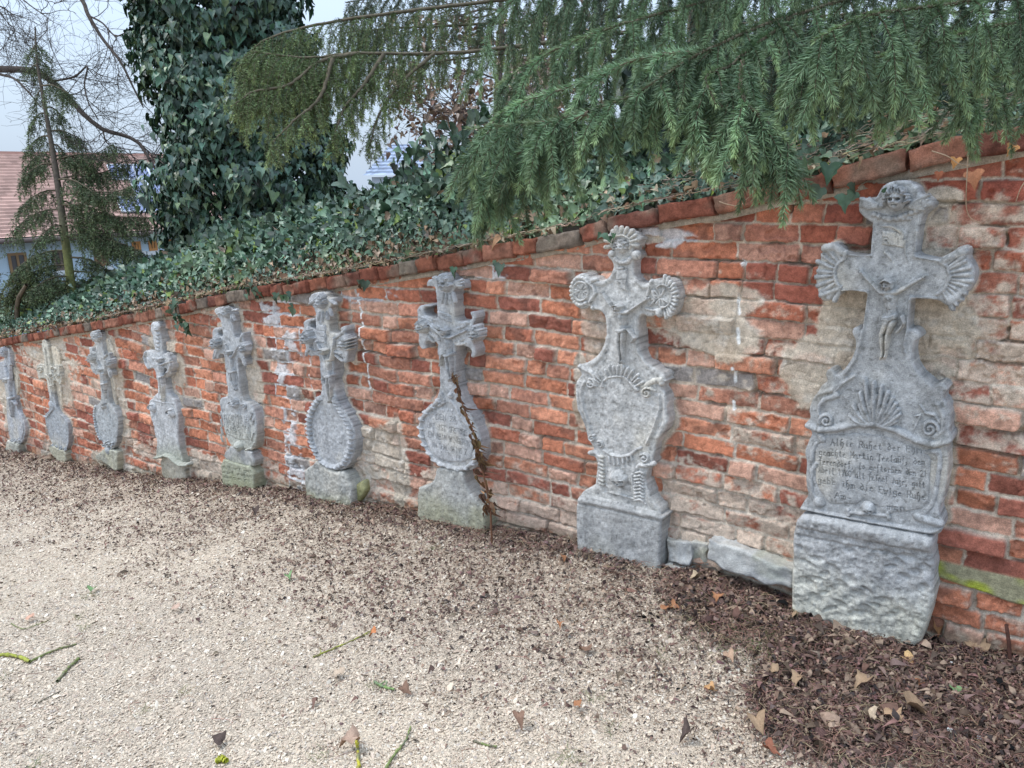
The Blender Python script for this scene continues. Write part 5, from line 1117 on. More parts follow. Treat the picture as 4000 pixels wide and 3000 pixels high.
def ivy_carpet():
    r = np.random.default_rng(21)
    n = 24000
    # denser where it is near
    x = -12.5 + 13.6 * r.random(n) ** .72; t = r.random(n) ** .85
    nn = fbm(x * 2.2, t * 2.5, 73, 3)
    t = np.clip(t, 0, 1); y = -.02 + 1.04 * t
    big = sstep(.05, .6, t + .2 * nn)
    size = (.032 + .044 * big) * np.exp(r.normal(0, .24, n))
    e_ = 2600; x[:e_] = r.uniform(-2.9, 1.0, e_); t[:e_] = r.uniform(.03, .6, e_); y[:e_] = -.02 + 1.04 * t[:e_]; size[:e_] = .055 * np.exp(r.normal(0, .25, e_))
    keep = (t > .14) | (r.random(n) < .75); x, y, t, size = x[keep], y[keep], t[keep], size[keep]; n = len(x)
    lift = r.random(n) * (.02 + .10 * t)
    z = bank_z(x, y) + lift + .03
    pos = np.stack([x, y, z], 1)
    nr = np.stack([r.normal(-.05, .55, n), -1.0 + r.normal(0, .45, n), .55 + r.normal(0, .5, n)], 1)
    tp = np.stack([r.normal(-.1, .75, n), -.5 + r.normal(0, .4, n), -.75 + r.normal(0, .45, n)], 1)
    V, Fc = scatter(LT, LFc, pos, nr, tp, size, r)
    yl = sstep(.1, .45, fbm(x * 1.7, t * 2, 74, 3))
    c = mixc(leafcol(r, n, (.092, .150, .098), .34), leafcol(r, n, (.15, .205, .09), .3), yl * .6)
    m_ = r.random(n) < .04; c[m_] = (.16, .22, .04)
    m_ = (r.random(n) < .26 * (1 - sstep(.05, .34, t)) * (1 - .85 * sstep(-3, -1.6, x))) | (r.random(n) < .015); c[m_] = np.array([.21, .135, .075]) * (1 + r.normal(0, .25, (m_.sum(), 1)))
    c = np.repeat(c, len(LT), 0)
    c = c * (1 + .30 * (np.tile(np.abs(LT[:, 0]) < .01, n))[:, None])           # paler midrib
    # stray shoots standing up along the crest
    k = 1100; xk = -12 + 13 * r.random(k); pk = np.stack([xk, 1.0 + r.normal(0, .12, k), bank_top(xk) + np.abs(r.normal(0, .05, k))], 1)
    extra = np.exp(-((xk - on_wall(1830, 650, 1.)[0]) / .7) ** 2); pk[:, 2] += extra * r.random(k) * .28
    V2, F2 = scatter(LT, LFc, pk, np.stack([r.normal(0, .5, k), -1 + 0 * xk, r.normal(.2, .5, k)], 1), np.stack([r.normal(0, .6, k), r.normal(0, .3, k), -.6 + 0 * xk], 1), .075 * np.exp(r.normal(0, .2, k)), r)
    c2 = np.repeat(leafcol(r, k, (.055, .10, .062), .25), len(LT), 0)
    # leaves that trail down over the coping
    tr = []
    for (px, py, m2, sp) in [(700, 1235, 16, .09), (735, 1265, 8, .06), (1130, 1160, 10, .07), (1000, 1130, 8, .05), (1417, 1095, 2, .03), (1790, 1050, 2, .02), (1955, 1022, 2, .03), (3275, 750, 3, .03), (2385, 912, 4, .03), (3350, 650, 5, .12)]:
        b = on_wall(px, py, -.08)
        for _ in range(m2): tr.append((b[0] + r.normal(0, sp), -.075 - r.random() * .04, b[2] + r.normal(0, sp * .5)))
    tr = np.array(tr); k3 = len(tr)
    V3, F3 = scatter(LT, LFc, tr, np.stack([r.normal(0, .4, k3), -1 + np.zeros(k3), r.normal(.3, .3, k3)], 1), np.stack([r.normal(0, .4, k3), np.zeros(k3), -1 + np.zeros(k3)], 1), .046 * np.exp(r.normal(0, .25, k3)), r)
    c3 = np.repeat(leafcol(r, k3, (.055, .10, .055), .2), len(LT), 0)
    Vt = np.concatenate([V, V2, V3]); Ft = np.concatenate([Fc, F2 + len(V), F3 + len(V) + len(V2)])
    o = mesh('ivy', Vt, Ft, M_ivy, None, col=np.concatenate([c, c2, c3]), loc=(-4, .5, 1))
    tag(o, 'dark green ivy carpet covering the bank above the brick wall', 'ivy', kind='stuff')
    # bare runners and dead leaves on the coping edge
    ps = []; rd = []
    for i in range(1500):
        x0 = -12 + 13 * r.random() ** .8; y0 = r.uniform(-.06, .28); L = r.uniform(.08, .34); a = r.normal(0, .6) + (math.pi if r.random() < .5 else 0)
        q = [np.array([x0, y0, 0])]
        for s in range(6):
            a += r.normal(0, .5); q.append(q[-1] + np.array([math.cos(a), math.sin(a) * .6, 0]) * L / 6)
        q = np.array(q); q[:, 1] = np.clip(q[:, 1], -.085, .5)
        q[:, 2] = cop(q[:, 0]) + .078 + np.maximum(q[:, 1], 0) * .45 + .02 * r.random(7) + .02; rr = r.choice([.0012, .0018, .003])
        ps.append(q); rd.append((rr, rr * .6))
    v, f = tubes(ps, rd, 4)
    cst = np.repeat(leafcol(r, len(ps), (.30, .235, .17), .35), 28, 0)
    o = mesh('ivy_stems', v, f, M_wood, None, col=cst, loc=(-4, .2, 1)); tag(o, 'tangle of bare pale ivy runners along the top edge of the wall', 'ivy stems', kind='stuff')
    k = 4600; x = -12.5 + 13.5 * r.random(k) ** .95; y = r.uniform(-.07, .42, k); q_ = (x < -2.4) | (r.random(k) < .35); x, y = x[q_], y[q_]; k = len(x)
    pos = np.stack([x, y, cop(x) + .088 + np.maximum(y, 0) * .42 + r.random(k) * .03], 1)
    V, Fc = scatter(LT2, LFc2, pos, np.stack([r.normal(0, .6, k), r.normal(-.6, .5, k), .8 + 0 * x], 1), r.normal(0, 1, (k, 3)), .026 * np.exp(r.normal(0, .35, k)), r, .5, 1.2)
    c = leafcol(r, k, (.22, .14, .085), .4, (.40, .32, .22), .2); m_ = r.random(k) < .14; c[m_] = (.10, .13, .06)
    o = mesh('dry_leaves', V, Fc, M_litter, None, col=np.repeat(c, len(LT2), 0), loc=(-4, .2, 1)); tag(o, 'small brown dead leaves lying along the sloping top of the wall', 'dry leaves', kind='stuff')
ivy_carpet()

# ---- tree trunk wrapped in ivy
def ivy_tree():
    r = np.random.default_rng(22)
    edgeL = np.array([(447, 8), (500, 157), (564, 290), (619, 353), (603, 501), (680, 564), (650, 666), (611, 807), (660, 940)], float)
    edgeR = np.array([(1275, 0), (1300, 150), (1370, 300), (1440, 500), (1520, 700), (1500, 850), (1440, 950)], float)
    yb = 2.0; base = on_wall(1010, 960, yb); Zd = depth_of(base)
    root = thing('ivy_covered_tree', 'thick tree trunk completely wrapped in dark hanging ivy, behind the wall', 'tree', base)
    tp = smooth_path([base + (0, 0, -.6), base + (.03, 0, 1), base + (-.03, .05, 2.6), base + (.02, 0, 4.6)], 14)
    v, f = tubes([tp], [(.32, .24)], 14); mesh('trunk', v, f, M_wood, root, col=np.tile([.09, .07, .05], (len(v), 1)))
    def half(z):                                        # half width of the ivy mantle and its centre, metres
        py = 960 - (z - base[2]) * F0 / Zd
        l = np.interp(py, edgeL[:, 1], edgeL[:, 0]); rr_ = np.interp(py, edgeR[:, 1], edgeR[:, 0])
        return (rr_ - l) / 2 * Zd / F0, ((l + rr_) / 2 - 1010) * Zd / F0
    n = 26000; a = r.uniform(-math.pi, math.pi, n); z = base[2] - .35 + r.random(n) * 4.3
    R, cx = half(z)
    lump = fbm(a * 1.6 + 9, z * 1.9, 81, 3); lump2 = fbm(a * 4, z * 6.5, 82, 2) * 2.0
    rad = R * (.80 + .22 * lump + .13 * lump2 - .05) * (.62 + .38 * np.sqrt(r.random(n)))
    pos = np.stack([base[0] + cx + rad * np.cos(a) * 1.06, base[1] + rad * np.sin(a), z], 1)
    out = np.stack([np.cos(a), np.sin(a), 0.75 + 0 * a], 1)
    nr = out + r.normal(0, .38, (n, 3)); tpv = np.stack([r.normal(0, .35, n), r.normal(0, .35, n), -1 + 0 * a], 1)
    size = .067 * np.exp(r.normal(0, .22, n))
    V, Fc = scatter(LT2, LFc2, pos, nr, tpv, size, r, .45, .35)
    V1, F1 = scatter(LT, LFc, pos[:4000] + nr[:4000] * .02, nr[:4000], tpv[:4000], size[:4000], r, .45, .35)
    c = leafcol(r, n, (.065, .118, .078), .32, (.13, .19, .09), .2); c1 = leafcol(r, 4000, (.055, .10, .07), .3)
    mesh('ivy_foliage', np.concatenate([V, V1]), np.concatenate([Fc, F1 + len(V)]), M_ivy, root, col=np.concatenate([np.repeat(c, len(LT2), 0), np.repeat(c1, len(LT), 0)]))
ivy_tree()

# ---- spruce
class Spruce:
    def __init__(s, seed): s.r = np.random.default_rng(seed)
    def spray(s, o, d, L, side_n, side_l, droop, out, plane=None):
        """one hanging axis with side shoots; appends polylines to out"""
        r = s.r; k = 7; st = L / (k - 1); p = [np.array(o)]; d = np.array(d, float)
        for i in range(k - 1):
            d = d + np.array([0, 0, -1]) * droop * (i + 1) / k * 1.5 + r.normal(0, .025, 3); d /= np.linalg.norm(d); p.append(p[-1] + d * st)
        p = np.array(p); out.append(p)
        t = norm(p[-1] - p[0]); ref = plane if plane is not None else np.array([r.normal(), r.normal(), .2]); sd = norm(np.cross(t, ref))
        for i in range(side_n):
            u = (i + .7) / (side_n + .6); idx = u * (k - 1); j = int(idx); q = p[j] + (p[min(j + 1, k - 1)] - p[j]) * (idx - j)
            sgn = 1 if i % 2 else -1; l = side_l * (1 - .55 * u) * r.uniform(.7, 1.25)
            dd = norm(t * .75 + sd * sgn * .75 + r.normal(0, .14, 3)); pp = [q]
            for m_ in range(4):
                dd = norm(dd + np.array([0, 0, -1]) * droop * .35); pp.append(pp[-1] + dd * l / 4)
            out.append(np.array(pp))
    def needles(s, polys, nl, per_m, w, col, tipcol, ang=52):
        r = s.r; P = []; Tn = []; U = []; K = []
        for i, p in enumerate(polys):
            seg = np.diff(p, axis=0); ln = np.linalg.norm(seg, axis=1); L = ln.sum(); n = max(4, int(L * per_m))
            u = r.random(n); cum = np.concatenate([[0], np.cumsum(ln)]) / L; j = np.clip(np.searchsorted(cum, u) - 1, 0, len(seg) - 1)
            f = (u - cum[j]) / (cum[j + 1] - cum[j] + 1e-9); P.append(p[j] + seg[j] * f[:, None]); Tn.append(norm(seg[j])); U.append(u); K.append(np.full(n, i))
        P = np.concatenate(P); Tn = np.concatenate(Tn); U = np.concatenate(U); K = np.concatenate(K); n = len(P)
        rd = r.normal(0, 1, (n, 3)); rd = norm(rd - (rd * Tn).sum(1, keepdims=True) * Tn)
        rd[:, 2] += .25; a = np.radians(ang * (1 - .45 * U ** 4) + r.normal(0, 8, n))[:, None]
        d = norm(Tn * np.cos(a) + rd * np.sin(a)); l = nl * (1 - .35 * U ** 5)[:, None] * r.uniform(.75, 1.15, (n, 1))
        sd = norm(np.cross(d, r.normal(0, 1, (n, 3)))) * w / 2
        tip = P + d * l; mid = P + d * l * .5 - Tn * l * .06
        V = np.stack([P - sd * .7, P + sd * .7, mid + sd, tip, mid - sd], 1)
        f = np.array([[0, 1, 2, 4], [4, 2, 3, 3]])
        base = np.arange(n)[:, None] * 5
        q = np.stack([base + 0, base + 1, base + 2, base + 4], -1).reshape(-1, 4); t3 = np.stack([base + 4, base + 2, base + 3], -1).reshape(-1, 3)
        tone = np.exp(r.normal(0, .30, len(polys)))[K]
        c = mixc(np.array(col), np.array(tipcol), np.clip(U ** 3 + .12 * r.random(n), 0, 1)) * tone[:, None] * (1 + r.normal(0, .1, (n, 1)))
        return V.reshape(-1, 3), [q, t3], np.repeat(c, 5, 0)

def limb(sp, root, pts, n, Lr, side, low, nl, per_m, w, col, tipcol, r0=.0055, droop=.85, skip=0, hang=.4, slack=1.0, spread=1., fringe=0., full=False, ang=52):
    """pts: (px,py,Z) list; sprays hang from it down to the contour low(px)"""
    r = sp.r; path = smooth_path([at(*p) for p in pts], 40); rad = np.linspace(r0, r0 * .25, len(path))
    path[1:-1] += r.normal(0, .0012, (len(path) - 2, 3))
    polys = []
    for i in range(n):
        u = skip + (1 - skip) * (i + r.random()) / n; k = min(int(u * (len(path) - 1)), len(path) - 2); o = path[k]
        t = norm(path[k + 1] - path[k]); sdv = norm(np.cross(t, [0, 0, 1.])) * (1 if i % 2 else -1)
        c = RM.T @ (o - CAM); px, py = c[0] / c[2] * F0 + 2000, c[1] / c[2] * F0 + 1500
        L = r.uniform(*Lr); room = (low(px) - py) / F0 * c[2] * slack * (1 - fringe * r.random())
        if room < .05: continue
        L = min(L, room * r.uniform(.75, 1.02) * 1.08)
        d = norm(t * .55 + sdv * .75 * spread + np.array([0, 0, -hang]) + r.normal(0, .12, 3))
        sn = max(3, int(L / side[0])); sp.spray(o, d, L, sn, side[1], droop, polys)
    if len(polys) < 3: return
    tw = tubes([path] + polys, [rad] + [(.0017 if len(p) == 7 else .0011, .0008) for p in polys], 4)
    b = mesh('branch', tw[0], tw[1], M_wood, root, col=np.tile([.12, .10, .07], (len(tw[0]), 1)))
    polys.append(path if full else path[-8:])
    V, Fs, c = sp.needles(polys, nl, per_m, w, col, tipcol, ang)
    mesh('needles', V, Fs, M_needle, b, col=c, smooth=False)

LOWN = np.array([(1740, 840), (1800, 880), (1900, 890), (1990, 830), (2060, 790), (2130, 800), (2250, 640), (2450, 560), (2560, 470), (2640, 470), (2720, 700), (2850, 745), (3000, 760), (3114, 725), (3135, 560), (3200, 560), (3290, 500), (3340, 585), (3480, 520), (3590, 490), (3680, 440), (3780, 565), (3860, 480), (3920, 680), (4000, 640), (4400, 700)], float)
lown = lambda x: np.interp(x, LOWN[:, 0], LOWN[:, 1])
LOWM = np.array([(880, 330), (930, 480), (1000, 600), (1100, 710), (1200, 640), (1290, 700), (1380, 600), (1450, 700), (1520, 560), (1600, 500), (1700, 440), (1900, 400), (2200, 480), (2600, 560), (4400, 600)], float)
lowm = lambda x: np.interp(x, LOWM[:, 0], LOWM[:, 1])
def near_spruce():
    sp = Spruce(31); b = np.array([1.9, .9, 1.2])
    root = thing('spruce_tree', 'large green spruce whose bushy hanging branches fill the upper right corner', 'tree', b)
    tp = smooth_path([b + (0, 0, -.2), b + (0, 0, 2.5), b + (0, 0, 6)], 10); v, f = tubes([tp], [(.2, .12)], 12); mesh('trunk', v, f, M_wood, root, col=np.tile([.16, .12, .09], (len(v), 1)))
    G1, G2 = (.105, .170, .092), (.19, .26, .12)
    D1, D2 = (.032, .056, .034), (.06, .09, .048)  # darker needles for the rear boughs: shade between sprays put into the colour
    A = dict(nl=.0215, per_m=2100, w=.0018, full=True, ang=44)
    def N(pts, n, Lr=(.18, .38), side=(.085, .15), c=(G1, G2), lo=lown, **k):
        q = dict(A); q.update(k); q.setdefault('slack', .86); q.setdefault('fringe', .25); limb(sp, root, pts, int(n * .44), Lr, side, lo, q.pop('nl'), q.pop('per_m'), q.pop('w'), c[0], c[1], **q)
    N([(4350, -250, 2.5), (3600, -80, 2.0), (3100, 60, 1.75), (2750, 200, 1.6), (2450, 380, 1.6), (2150, 470, 1.65), (1830, 500, 1.75)], 64, skip=.25)
    N([(3100, 60, 1.75), (2860, 250, 1.6), (2760, 300, 1.55), (2800, 420, 1.5)], 22, (.16, .30))
    N([(2900, 240, 1.55), (2900, 380, 1.45), (2990, 470, 1.42), (3080, 560, 1.42)], 24, (.08, .2))
    N([(4350, -100, 2.0), (3800, 0, 1.7), (3400, 60, 1.5), (3180, 160, 1.45)], 44, (.16, .32))
    N([(4350, 60, 2.1), (3900, 100, 1.8), (3600, 180, 1.65), (3400, 230, 1.6)], 34, (.14, .26))
    N([(4400, 230, 2.2), (4100, 250, 2.0), (3850, 320, 1.85), (3740, 380, 1.85)], 24, (.12, .3))
    N([(2750, 200, 1.6), (2500, 230, 1.75), (2250, 330, 1.85), (2000, 420, 1.9), (1850, 560, 1.9)], 36, (.12, .28))
    N([(2300, 440, 1.6), (2100, 560, 1.7), (1950, 640, 1.75), (1860, 730, 1.8)], 24, (.08, .18))
    N([(4300, -330, 3.0), (3200, -170, 2.4), (2500, -90, 2.3), (2000, -20, 2.4)], 70, (.2, .45), (.08, .17))
    N([(3300, -140, 2.6), (2700, 20, 2.3), (2350, 120, 2.2), (2100, 230, 2.25), (1950, 330, 2.3)], 46, (.16, .34), (.08, .16))
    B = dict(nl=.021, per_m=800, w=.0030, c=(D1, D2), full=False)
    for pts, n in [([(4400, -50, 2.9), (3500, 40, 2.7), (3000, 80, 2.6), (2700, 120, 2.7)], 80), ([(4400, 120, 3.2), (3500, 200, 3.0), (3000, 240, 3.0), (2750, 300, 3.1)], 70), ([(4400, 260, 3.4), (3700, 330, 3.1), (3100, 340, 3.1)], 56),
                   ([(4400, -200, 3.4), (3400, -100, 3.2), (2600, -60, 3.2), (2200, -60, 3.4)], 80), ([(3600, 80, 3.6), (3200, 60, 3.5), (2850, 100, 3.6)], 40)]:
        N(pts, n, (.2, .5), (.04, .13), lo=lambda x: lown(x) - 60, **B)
near_spruce()
def mid_spruce():
    sp = Spruce(33); b = on_wall(2750, 560, 2.2)
    root = thing('spruce_tree', 'spruce with long drooping branches reaching left in front of the ivy-wrapped trunk', 'tree', b)
    tp = smooth_path([b + (0, 0, -.5), b + (0, 0, 2.5), b + (0, 0, 5)], 10); v, f = tubes([tp], [(.16, .10)], 12); mesh('trunk', v, f, M_wood, root, col=np.tile([.15, .12, .09], (len(v), 1)))
    G1, G2 = (.11, .16, .065), (.20, .25, .085); D1, D2 = (.065, .10, .052), (.11, .15, .065)  # second pair darkened for boughs farther back, their shade painted into the needles
    def M(pts, n, Lr, side=(.05, .11), c=(G1, G2), nl=.020, per_m=560, w=.0026, lo=lowm, **k):
        limb(sp, root, pts, int(n * .66), Lr, side, lo, nl, per_m, w, c[0], c[1], r0=.012, fringe=.55, **k)
    M([(2500, 120, 4.7), (1805, 203, 4.2), (1400, 208, 4.0), (1194, 225, 3.9), (982, 200, 3.85)], 120, (.25, .70), droop=.8)
    M([(2500, -60, 4.7), (1700, 30, 4.3), (1300, 85, 4.1), (1050, 150, 4.0), (950, 230, 3.95)], 105, (.2, .55), droop=.8)
    M([(1400, 208, 4.0), (1250, 240, 3.9), (1130, 330, 3.8), (990, 360, 3.75), (900, 420, 3.7)], 60, (.2, .5), droop=.8)
    M([(1300, 230, 3.9), (1250, 380, 3.8), (1150, 470, 3.7), (1060, 560, 3.65)], 36, (.1, .35), droop=.8)
    M([(1500, 210, 4.0), (1420, 330, 3.9), (1340, 430, 3.85), (1300, 560, 3.8)], 40, (.12, .4), droop=.8)
    M([(1700, 205, 4.1), (1560, 330, 4.0), (1480, 450, 3.95), (1440, 580, 3.9)], 30, (.12, .35), droop=.8)
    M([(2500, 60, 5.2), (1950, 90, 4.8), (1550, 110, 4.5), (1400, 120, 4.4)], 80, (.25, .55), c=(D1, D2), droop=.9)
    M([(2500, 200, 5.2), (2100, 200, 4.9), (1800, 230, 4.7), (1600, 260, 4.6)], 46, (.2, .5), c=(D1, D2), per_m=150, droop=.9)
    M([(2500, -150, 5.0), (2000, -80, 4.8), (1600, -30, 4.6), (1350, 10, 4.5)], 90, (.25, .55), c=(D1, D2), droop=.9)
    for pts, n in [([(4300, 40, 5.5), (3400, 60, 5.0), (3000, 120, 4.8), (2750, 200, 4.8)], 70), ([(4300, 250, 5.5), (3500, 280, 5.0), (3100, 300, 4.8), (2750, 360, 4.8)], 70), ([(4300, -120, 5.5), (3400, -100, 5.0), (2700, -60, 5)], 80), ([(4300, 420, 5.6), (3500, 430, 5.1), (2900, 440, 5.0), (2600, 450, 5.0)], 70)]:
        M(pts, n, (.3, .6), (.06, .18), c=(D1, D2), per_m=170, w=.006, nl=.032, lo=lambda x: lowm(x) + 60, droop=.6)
mid_spruce()

# broad leaved evergreen mass behind the spruce on the right
def dark_shrub():
    r = np.random.default_rng(41); n = 9000
    px = r.uniform(2450, 4300, n); Zs = r.uniform(3.9, 5.4, n); py = r.uniform(180, 700, n) - (px > 3000) * 60
    hole = fbm(px / 90, py / 90, 91, 3); k = hole < .42; px, py, Zs = px[k], py[k], Zs[k]; n = len(px)
    pos = np.stack([at(a, b, z) for a, b, z in zip(px, py, Zs)])
    pos[:, 1] = np.maximum(pos[:, 1], .55 + .3 * r.random(n)); b = on_wall(3100, 600, 1.5)
    root = thing('evergreen_shrub', 'dark leafy evergreen shrub filling the gap above the wall behind the near spruce', 'shrub', b)
    st = [smooth_path([b + (dx, dy, -.5), b + (dx * 1.5, dy, .4), b + (dx * 2.2, dy * 1.5, 1.3)], 8) for dx, dy in ((-.4, .1), (0, .2), (.4, 0), (.7, .3), (-.8, .2))]
    v, f = tubes(st, [(.035, .01)] * 5, 6); mesh('stems', v, f, M_wood, root, col=np.tile([.12, .09, .07], (len(v), 1)))
    V, Fc = scatter(LT2, LFc2, pos, np.stack([r.normal(0, .5, n), -1 + r.normal(0, .4, n), r.normal(.3, .5, n)], 1), np.stack([r.normal(0, .6, n), r.normal(0, .3, n), -1 + 0 * px], 1), .095 * np.exp(r.normal(0, .25, n)), r)
    mesh('foliage', V, Fc, M_ivy, root, col=np.repeat(leafcol(r, n, (.028, .052, .034), .3), len(LT2), 0))
dark_shrub()

# ---- thin young spruce on the left
def left_spruce():
    sp = Spruce(51); r = sp.r; Z0 = 9.0
    tr = [at(x, y, Z0) for x, y in [(285, 1190), (274, 1081), (250, 900), (235, 784), (214, 640), (196, 533), (168, 376), (145, 240), (137, 106)]]
    root = thing('young_spruce', 'thin young spruce with a mossy bare trunk standing between the blue house and the wall', 'tree', tr[0])
    path = smooth_path(tr, 60); v, f = tubes([path], [np.linspace(.054, .008, len(path))], 10)
    zz = (v[:, 2] - v[:, 2].min()) / np.ptp(v[:, 2])
    mesh('trunk', v, f, M_wood, root, col=mixc(np.array([.17, .18, .07]), np.array([.11, .092, .075]), sstep(.12, .4, zz)))
    # (height on trunk 0..1, reach left(-)/right(+) in px, droop px)
    br = [(.93, 18, 20), (.93, -18, 22), (.88, 45, 30), (.86, -40, 20), (.80, 110, 30), (.78, -30, 60), (.72, 70, 40), (.70, -60, 40), (.66, 125, 30), (.63, -90, 50), (.60, 60, 60), (.57, -110, 70),
          (.55, 160, 50), (.52, 230, -60), (.50, -130, 60), (.46, 260, -70), (.45, 150, 60), (.42, -150, 70), (.40, 300, -40), (.36, 230, 60), (.34, -190, 90), (.31, 330, 0), (.28, 180, 90), (.27, -120, 90),
          (.24, 300, 60), (.21, -220, 100), (.19, 200, 90), (.16, 320, 120), (.14, -160, 60), (.12, -250, 60), (.10, 260, 120), (.08, 120, 60), (.06, -210, 30), (.02, -240, 60), (.17, -240, 120), (.30, 260, 150), (.38, 90, 100), (.09, -90, 100), (.04, 330, 40)]
    for h_, dx, dy in br:
        k = int(h_ * (len(path) - 1)); o = path[k]; c = RM.T @ (o - CAM); px, py = c[0] / c[2] * F0 + 2000, c[1] / c[2] * F0 + 1500
        dz = r.uniform(-.5, .5)
        pts = [(px, py, c[2]), (px + dx * .35, py + dy * .15 - 8, c[2] + dz * .4), (px + dx * .7, py + dy * .4, c[2] + dz * .8), (px + dx, py + dy, c[2] + dz)]
        n = max(6, int(abs(dx) / 5))
        limb(sp, root, pts, n, (.10, .38), (.05, .13), lambda x: 1180, .028, 150, .0068, (.085, .125, .062), (.14, .18, .075), r0=.012, skip=.18, droop=.6, hang=.45, spread=.9)
left_spruce()

# ---- bare winter trees
def bare_branches(r, start, d, L, rad, depth, out, rr, grav=.0, kink=.22, flat=None):
    n = max(3, int(L / .07)); p = [np.array(start)]; d = norm(np.array(d, float))
    for i in range(n):
        d = norm(d + r.normal(0, kink, 3) * np.array([1, .6, 1]) + np.array([0, 0, grav])); p.append(p[-1] + d * L / n)
    out.append(np.array(p)); rr.append((rad, rad * .45))
    if depth <= 0: return
    for i in range(int(L / .11) + 1):
        j = r.integers(1, n + 1); a = norm(np.cross(d, r.normal(0, 1, 3)))
        bare_branches(r, p[j], norm(p[j] - p[j - 1]) * .8 + a * .9 + np.array([0, 0, .15]), L * r.uniform(.35, .7), max(rad * .5, .0022), depth - 1, out, rr, grav, kink)
def bare_tree():
    r = np.random.default_rng(61); Z0 = 9.8
    b = at(-900, 1150, Z0)
    root = thing('bare_tree', 'leafless tree whose kinked limbs and fine twigs spread over the sky at the upper left', 'tree', b)
    paths = [[(-900, 1200, Z0), (-850, 500, Z0), (-500, 300, Z0)], [(-500, 300, Z0), (-200, 262, Z0), (0, 270, Z0), (130, 276, Z0), (200, 318, Z0), (262, 372, Z0), (320, 440, 9.7), (400, 505, 9.6), (470, 525, 9.5), (545, 560, 9.5), (600, 650, 9.4), (650, 700, 9.4)],
             [(0, 290, Z0), (60, 310, 9.7), (120, 370, 9.6), (160, 420, 9.6)], [(200, 318, Z0), (290, 300, 9.7), (340, 260, 9.6), (330, 330, 9.6), (345, 400, 9.5), (385, 470, 9.5)],
             [(-300, -300, 9.8), (100, -120, 9.8), (300, -20, 9.8), (345, 60, 9.7), (400, 150, 9.7), (470, 240, 9.6), (520, 340, 9.6), (560, 420, 9.6)], [(345, 60, 9.7), (400, 90, 9.7), (450, 140, 9.7), (500, 130, 9.6), (570, 170, 9.6), (600, 190, 9.6)],
             [(-300, -200, 9.8), (0, -60, 9.8), (130, 30, 9.8), (200, 80, 9.7)], [(-300, 0, 9.8), (-80, 20, 9.8), (0, 25, 9.8), (60, 65, 9.8)], [(545, 560, 9.5), (590, 600, 9.4), (640, 640, 7.0)], [(400, 505, 9.6), (420, 560, 9.5), (480, 580, 9.5), (560, 590, 9.5)]]
    rads = [(.14, .08), (.05, .014), (.018, .006), (.014, .006), (.035, .008), (.012, .005), (.014, .004), (.016, .006), (.010, .003), (.010, .004)]
    main = []; mr = []
    for p, q in zip(paths, rads): main.append(smooth_path([at(*t) for t in p], 30)); mr.append(np.linspace(q[0], q[1], len(main[-1])))
    v, f = tubes(main, mr, 7); mesh('limbs', v, f, M_wood, root, col=np.tile([.10, .082, .072], (len(v), 1)))
    out = []; rr = []
    for i, p in enumerate(main[1:]):
        if i == 0: pass
        for k in range(9):
            j = r.integers(2, len(p) - 1); t = norm(p[j] - p[j - 1])
            cc_ = RM.T @ (p[j] - CAM)
            if not (-200 < cc_[0] / cc_[2] * F0 + 2000 < 620): continue
            dv = RM @ np.array([r.normal(.35, .8), r.normal(.1 if i < 4 else .3, .8), r.normal(0, .5)])
            bare_branches(r, p[j], t * .5 + norm(dv), r.uniform(.35, 1.0), .0060, 2, out, rr)
    v, f = tubes(out, rr, 3); mesh('twigs', v, f, M_wood, root, col=np.tile([.085, .074, .068], (len(v), 1)))
bare_tree()
def brown_tree():
    r = np.random.default_rng(62); Z0 = 9.5; b = at(1960, 820, Z0)
    root = thing('oak_tree', 'small tree still holding brown withered leaves, seen through the gap between the spruces', 'tree', b)
    out = [smooth_path([at(1960, 900, Z0), at(1960, 700, Z0), at(1940, 450, Z0), at(1960, 150, Z0), at(1950, -200, Z0)], 24)]; rr = [(.07, .03)]
    for k in range(46):
        j = r.integers(3, len(out[0]) - 1); dv = RM @ np.array([r.choice([-1, 1], p=[.6, .4]) * r.uniform(.5, 1), r.normal(0, .45), r.normal(0, .4)])
        bare_branches(r, out[0][j], dv, r.uniform(.5, 1.4), .012, 2, out, rr, .0, .16)
    v, f = tubes(out, rr, 4); mesh('branches', v, f, M_wood, root, col=np.tile([.13, .10, .09], (len(v), 1)))
    P = np.concatenate([p[1:] for p in out[1:]]); idx = r.integers(0, len(P), 8000); pos = P[idx] + r.normal(0, .06, (8000, 3))
    c = (RM.T @ (pos - CAM).T).T; px = c[:, 0] / c[:, 2] * F0 + 2000; py = c[:, 1] / c[:, 2] * F0 + 1500
    k = (fbm(px / 55, py / 55, 95, 3) > -.18) & (px > 1480) & (py > 60); pos = pos[k]; n = len(pos)
    V, Fc = scatter(LT2, LFc2, pos, r.normal(0, 1, (n, 3)), np.stack([r.normal(0, .6, n), r.normal(0, .6, n), -1 + np.zeros(n)], 1), .058 * np.exp(r.normal(0, .25, n)), r, .5, .8)
    mesh('withered_leaves', V, Fc, M_litter, root, col=np.repeat(leafcol(r, n, (.33, .22, .155), .25, (.42, .32, .25), .3), len(LT2), 0))
brown_tree()
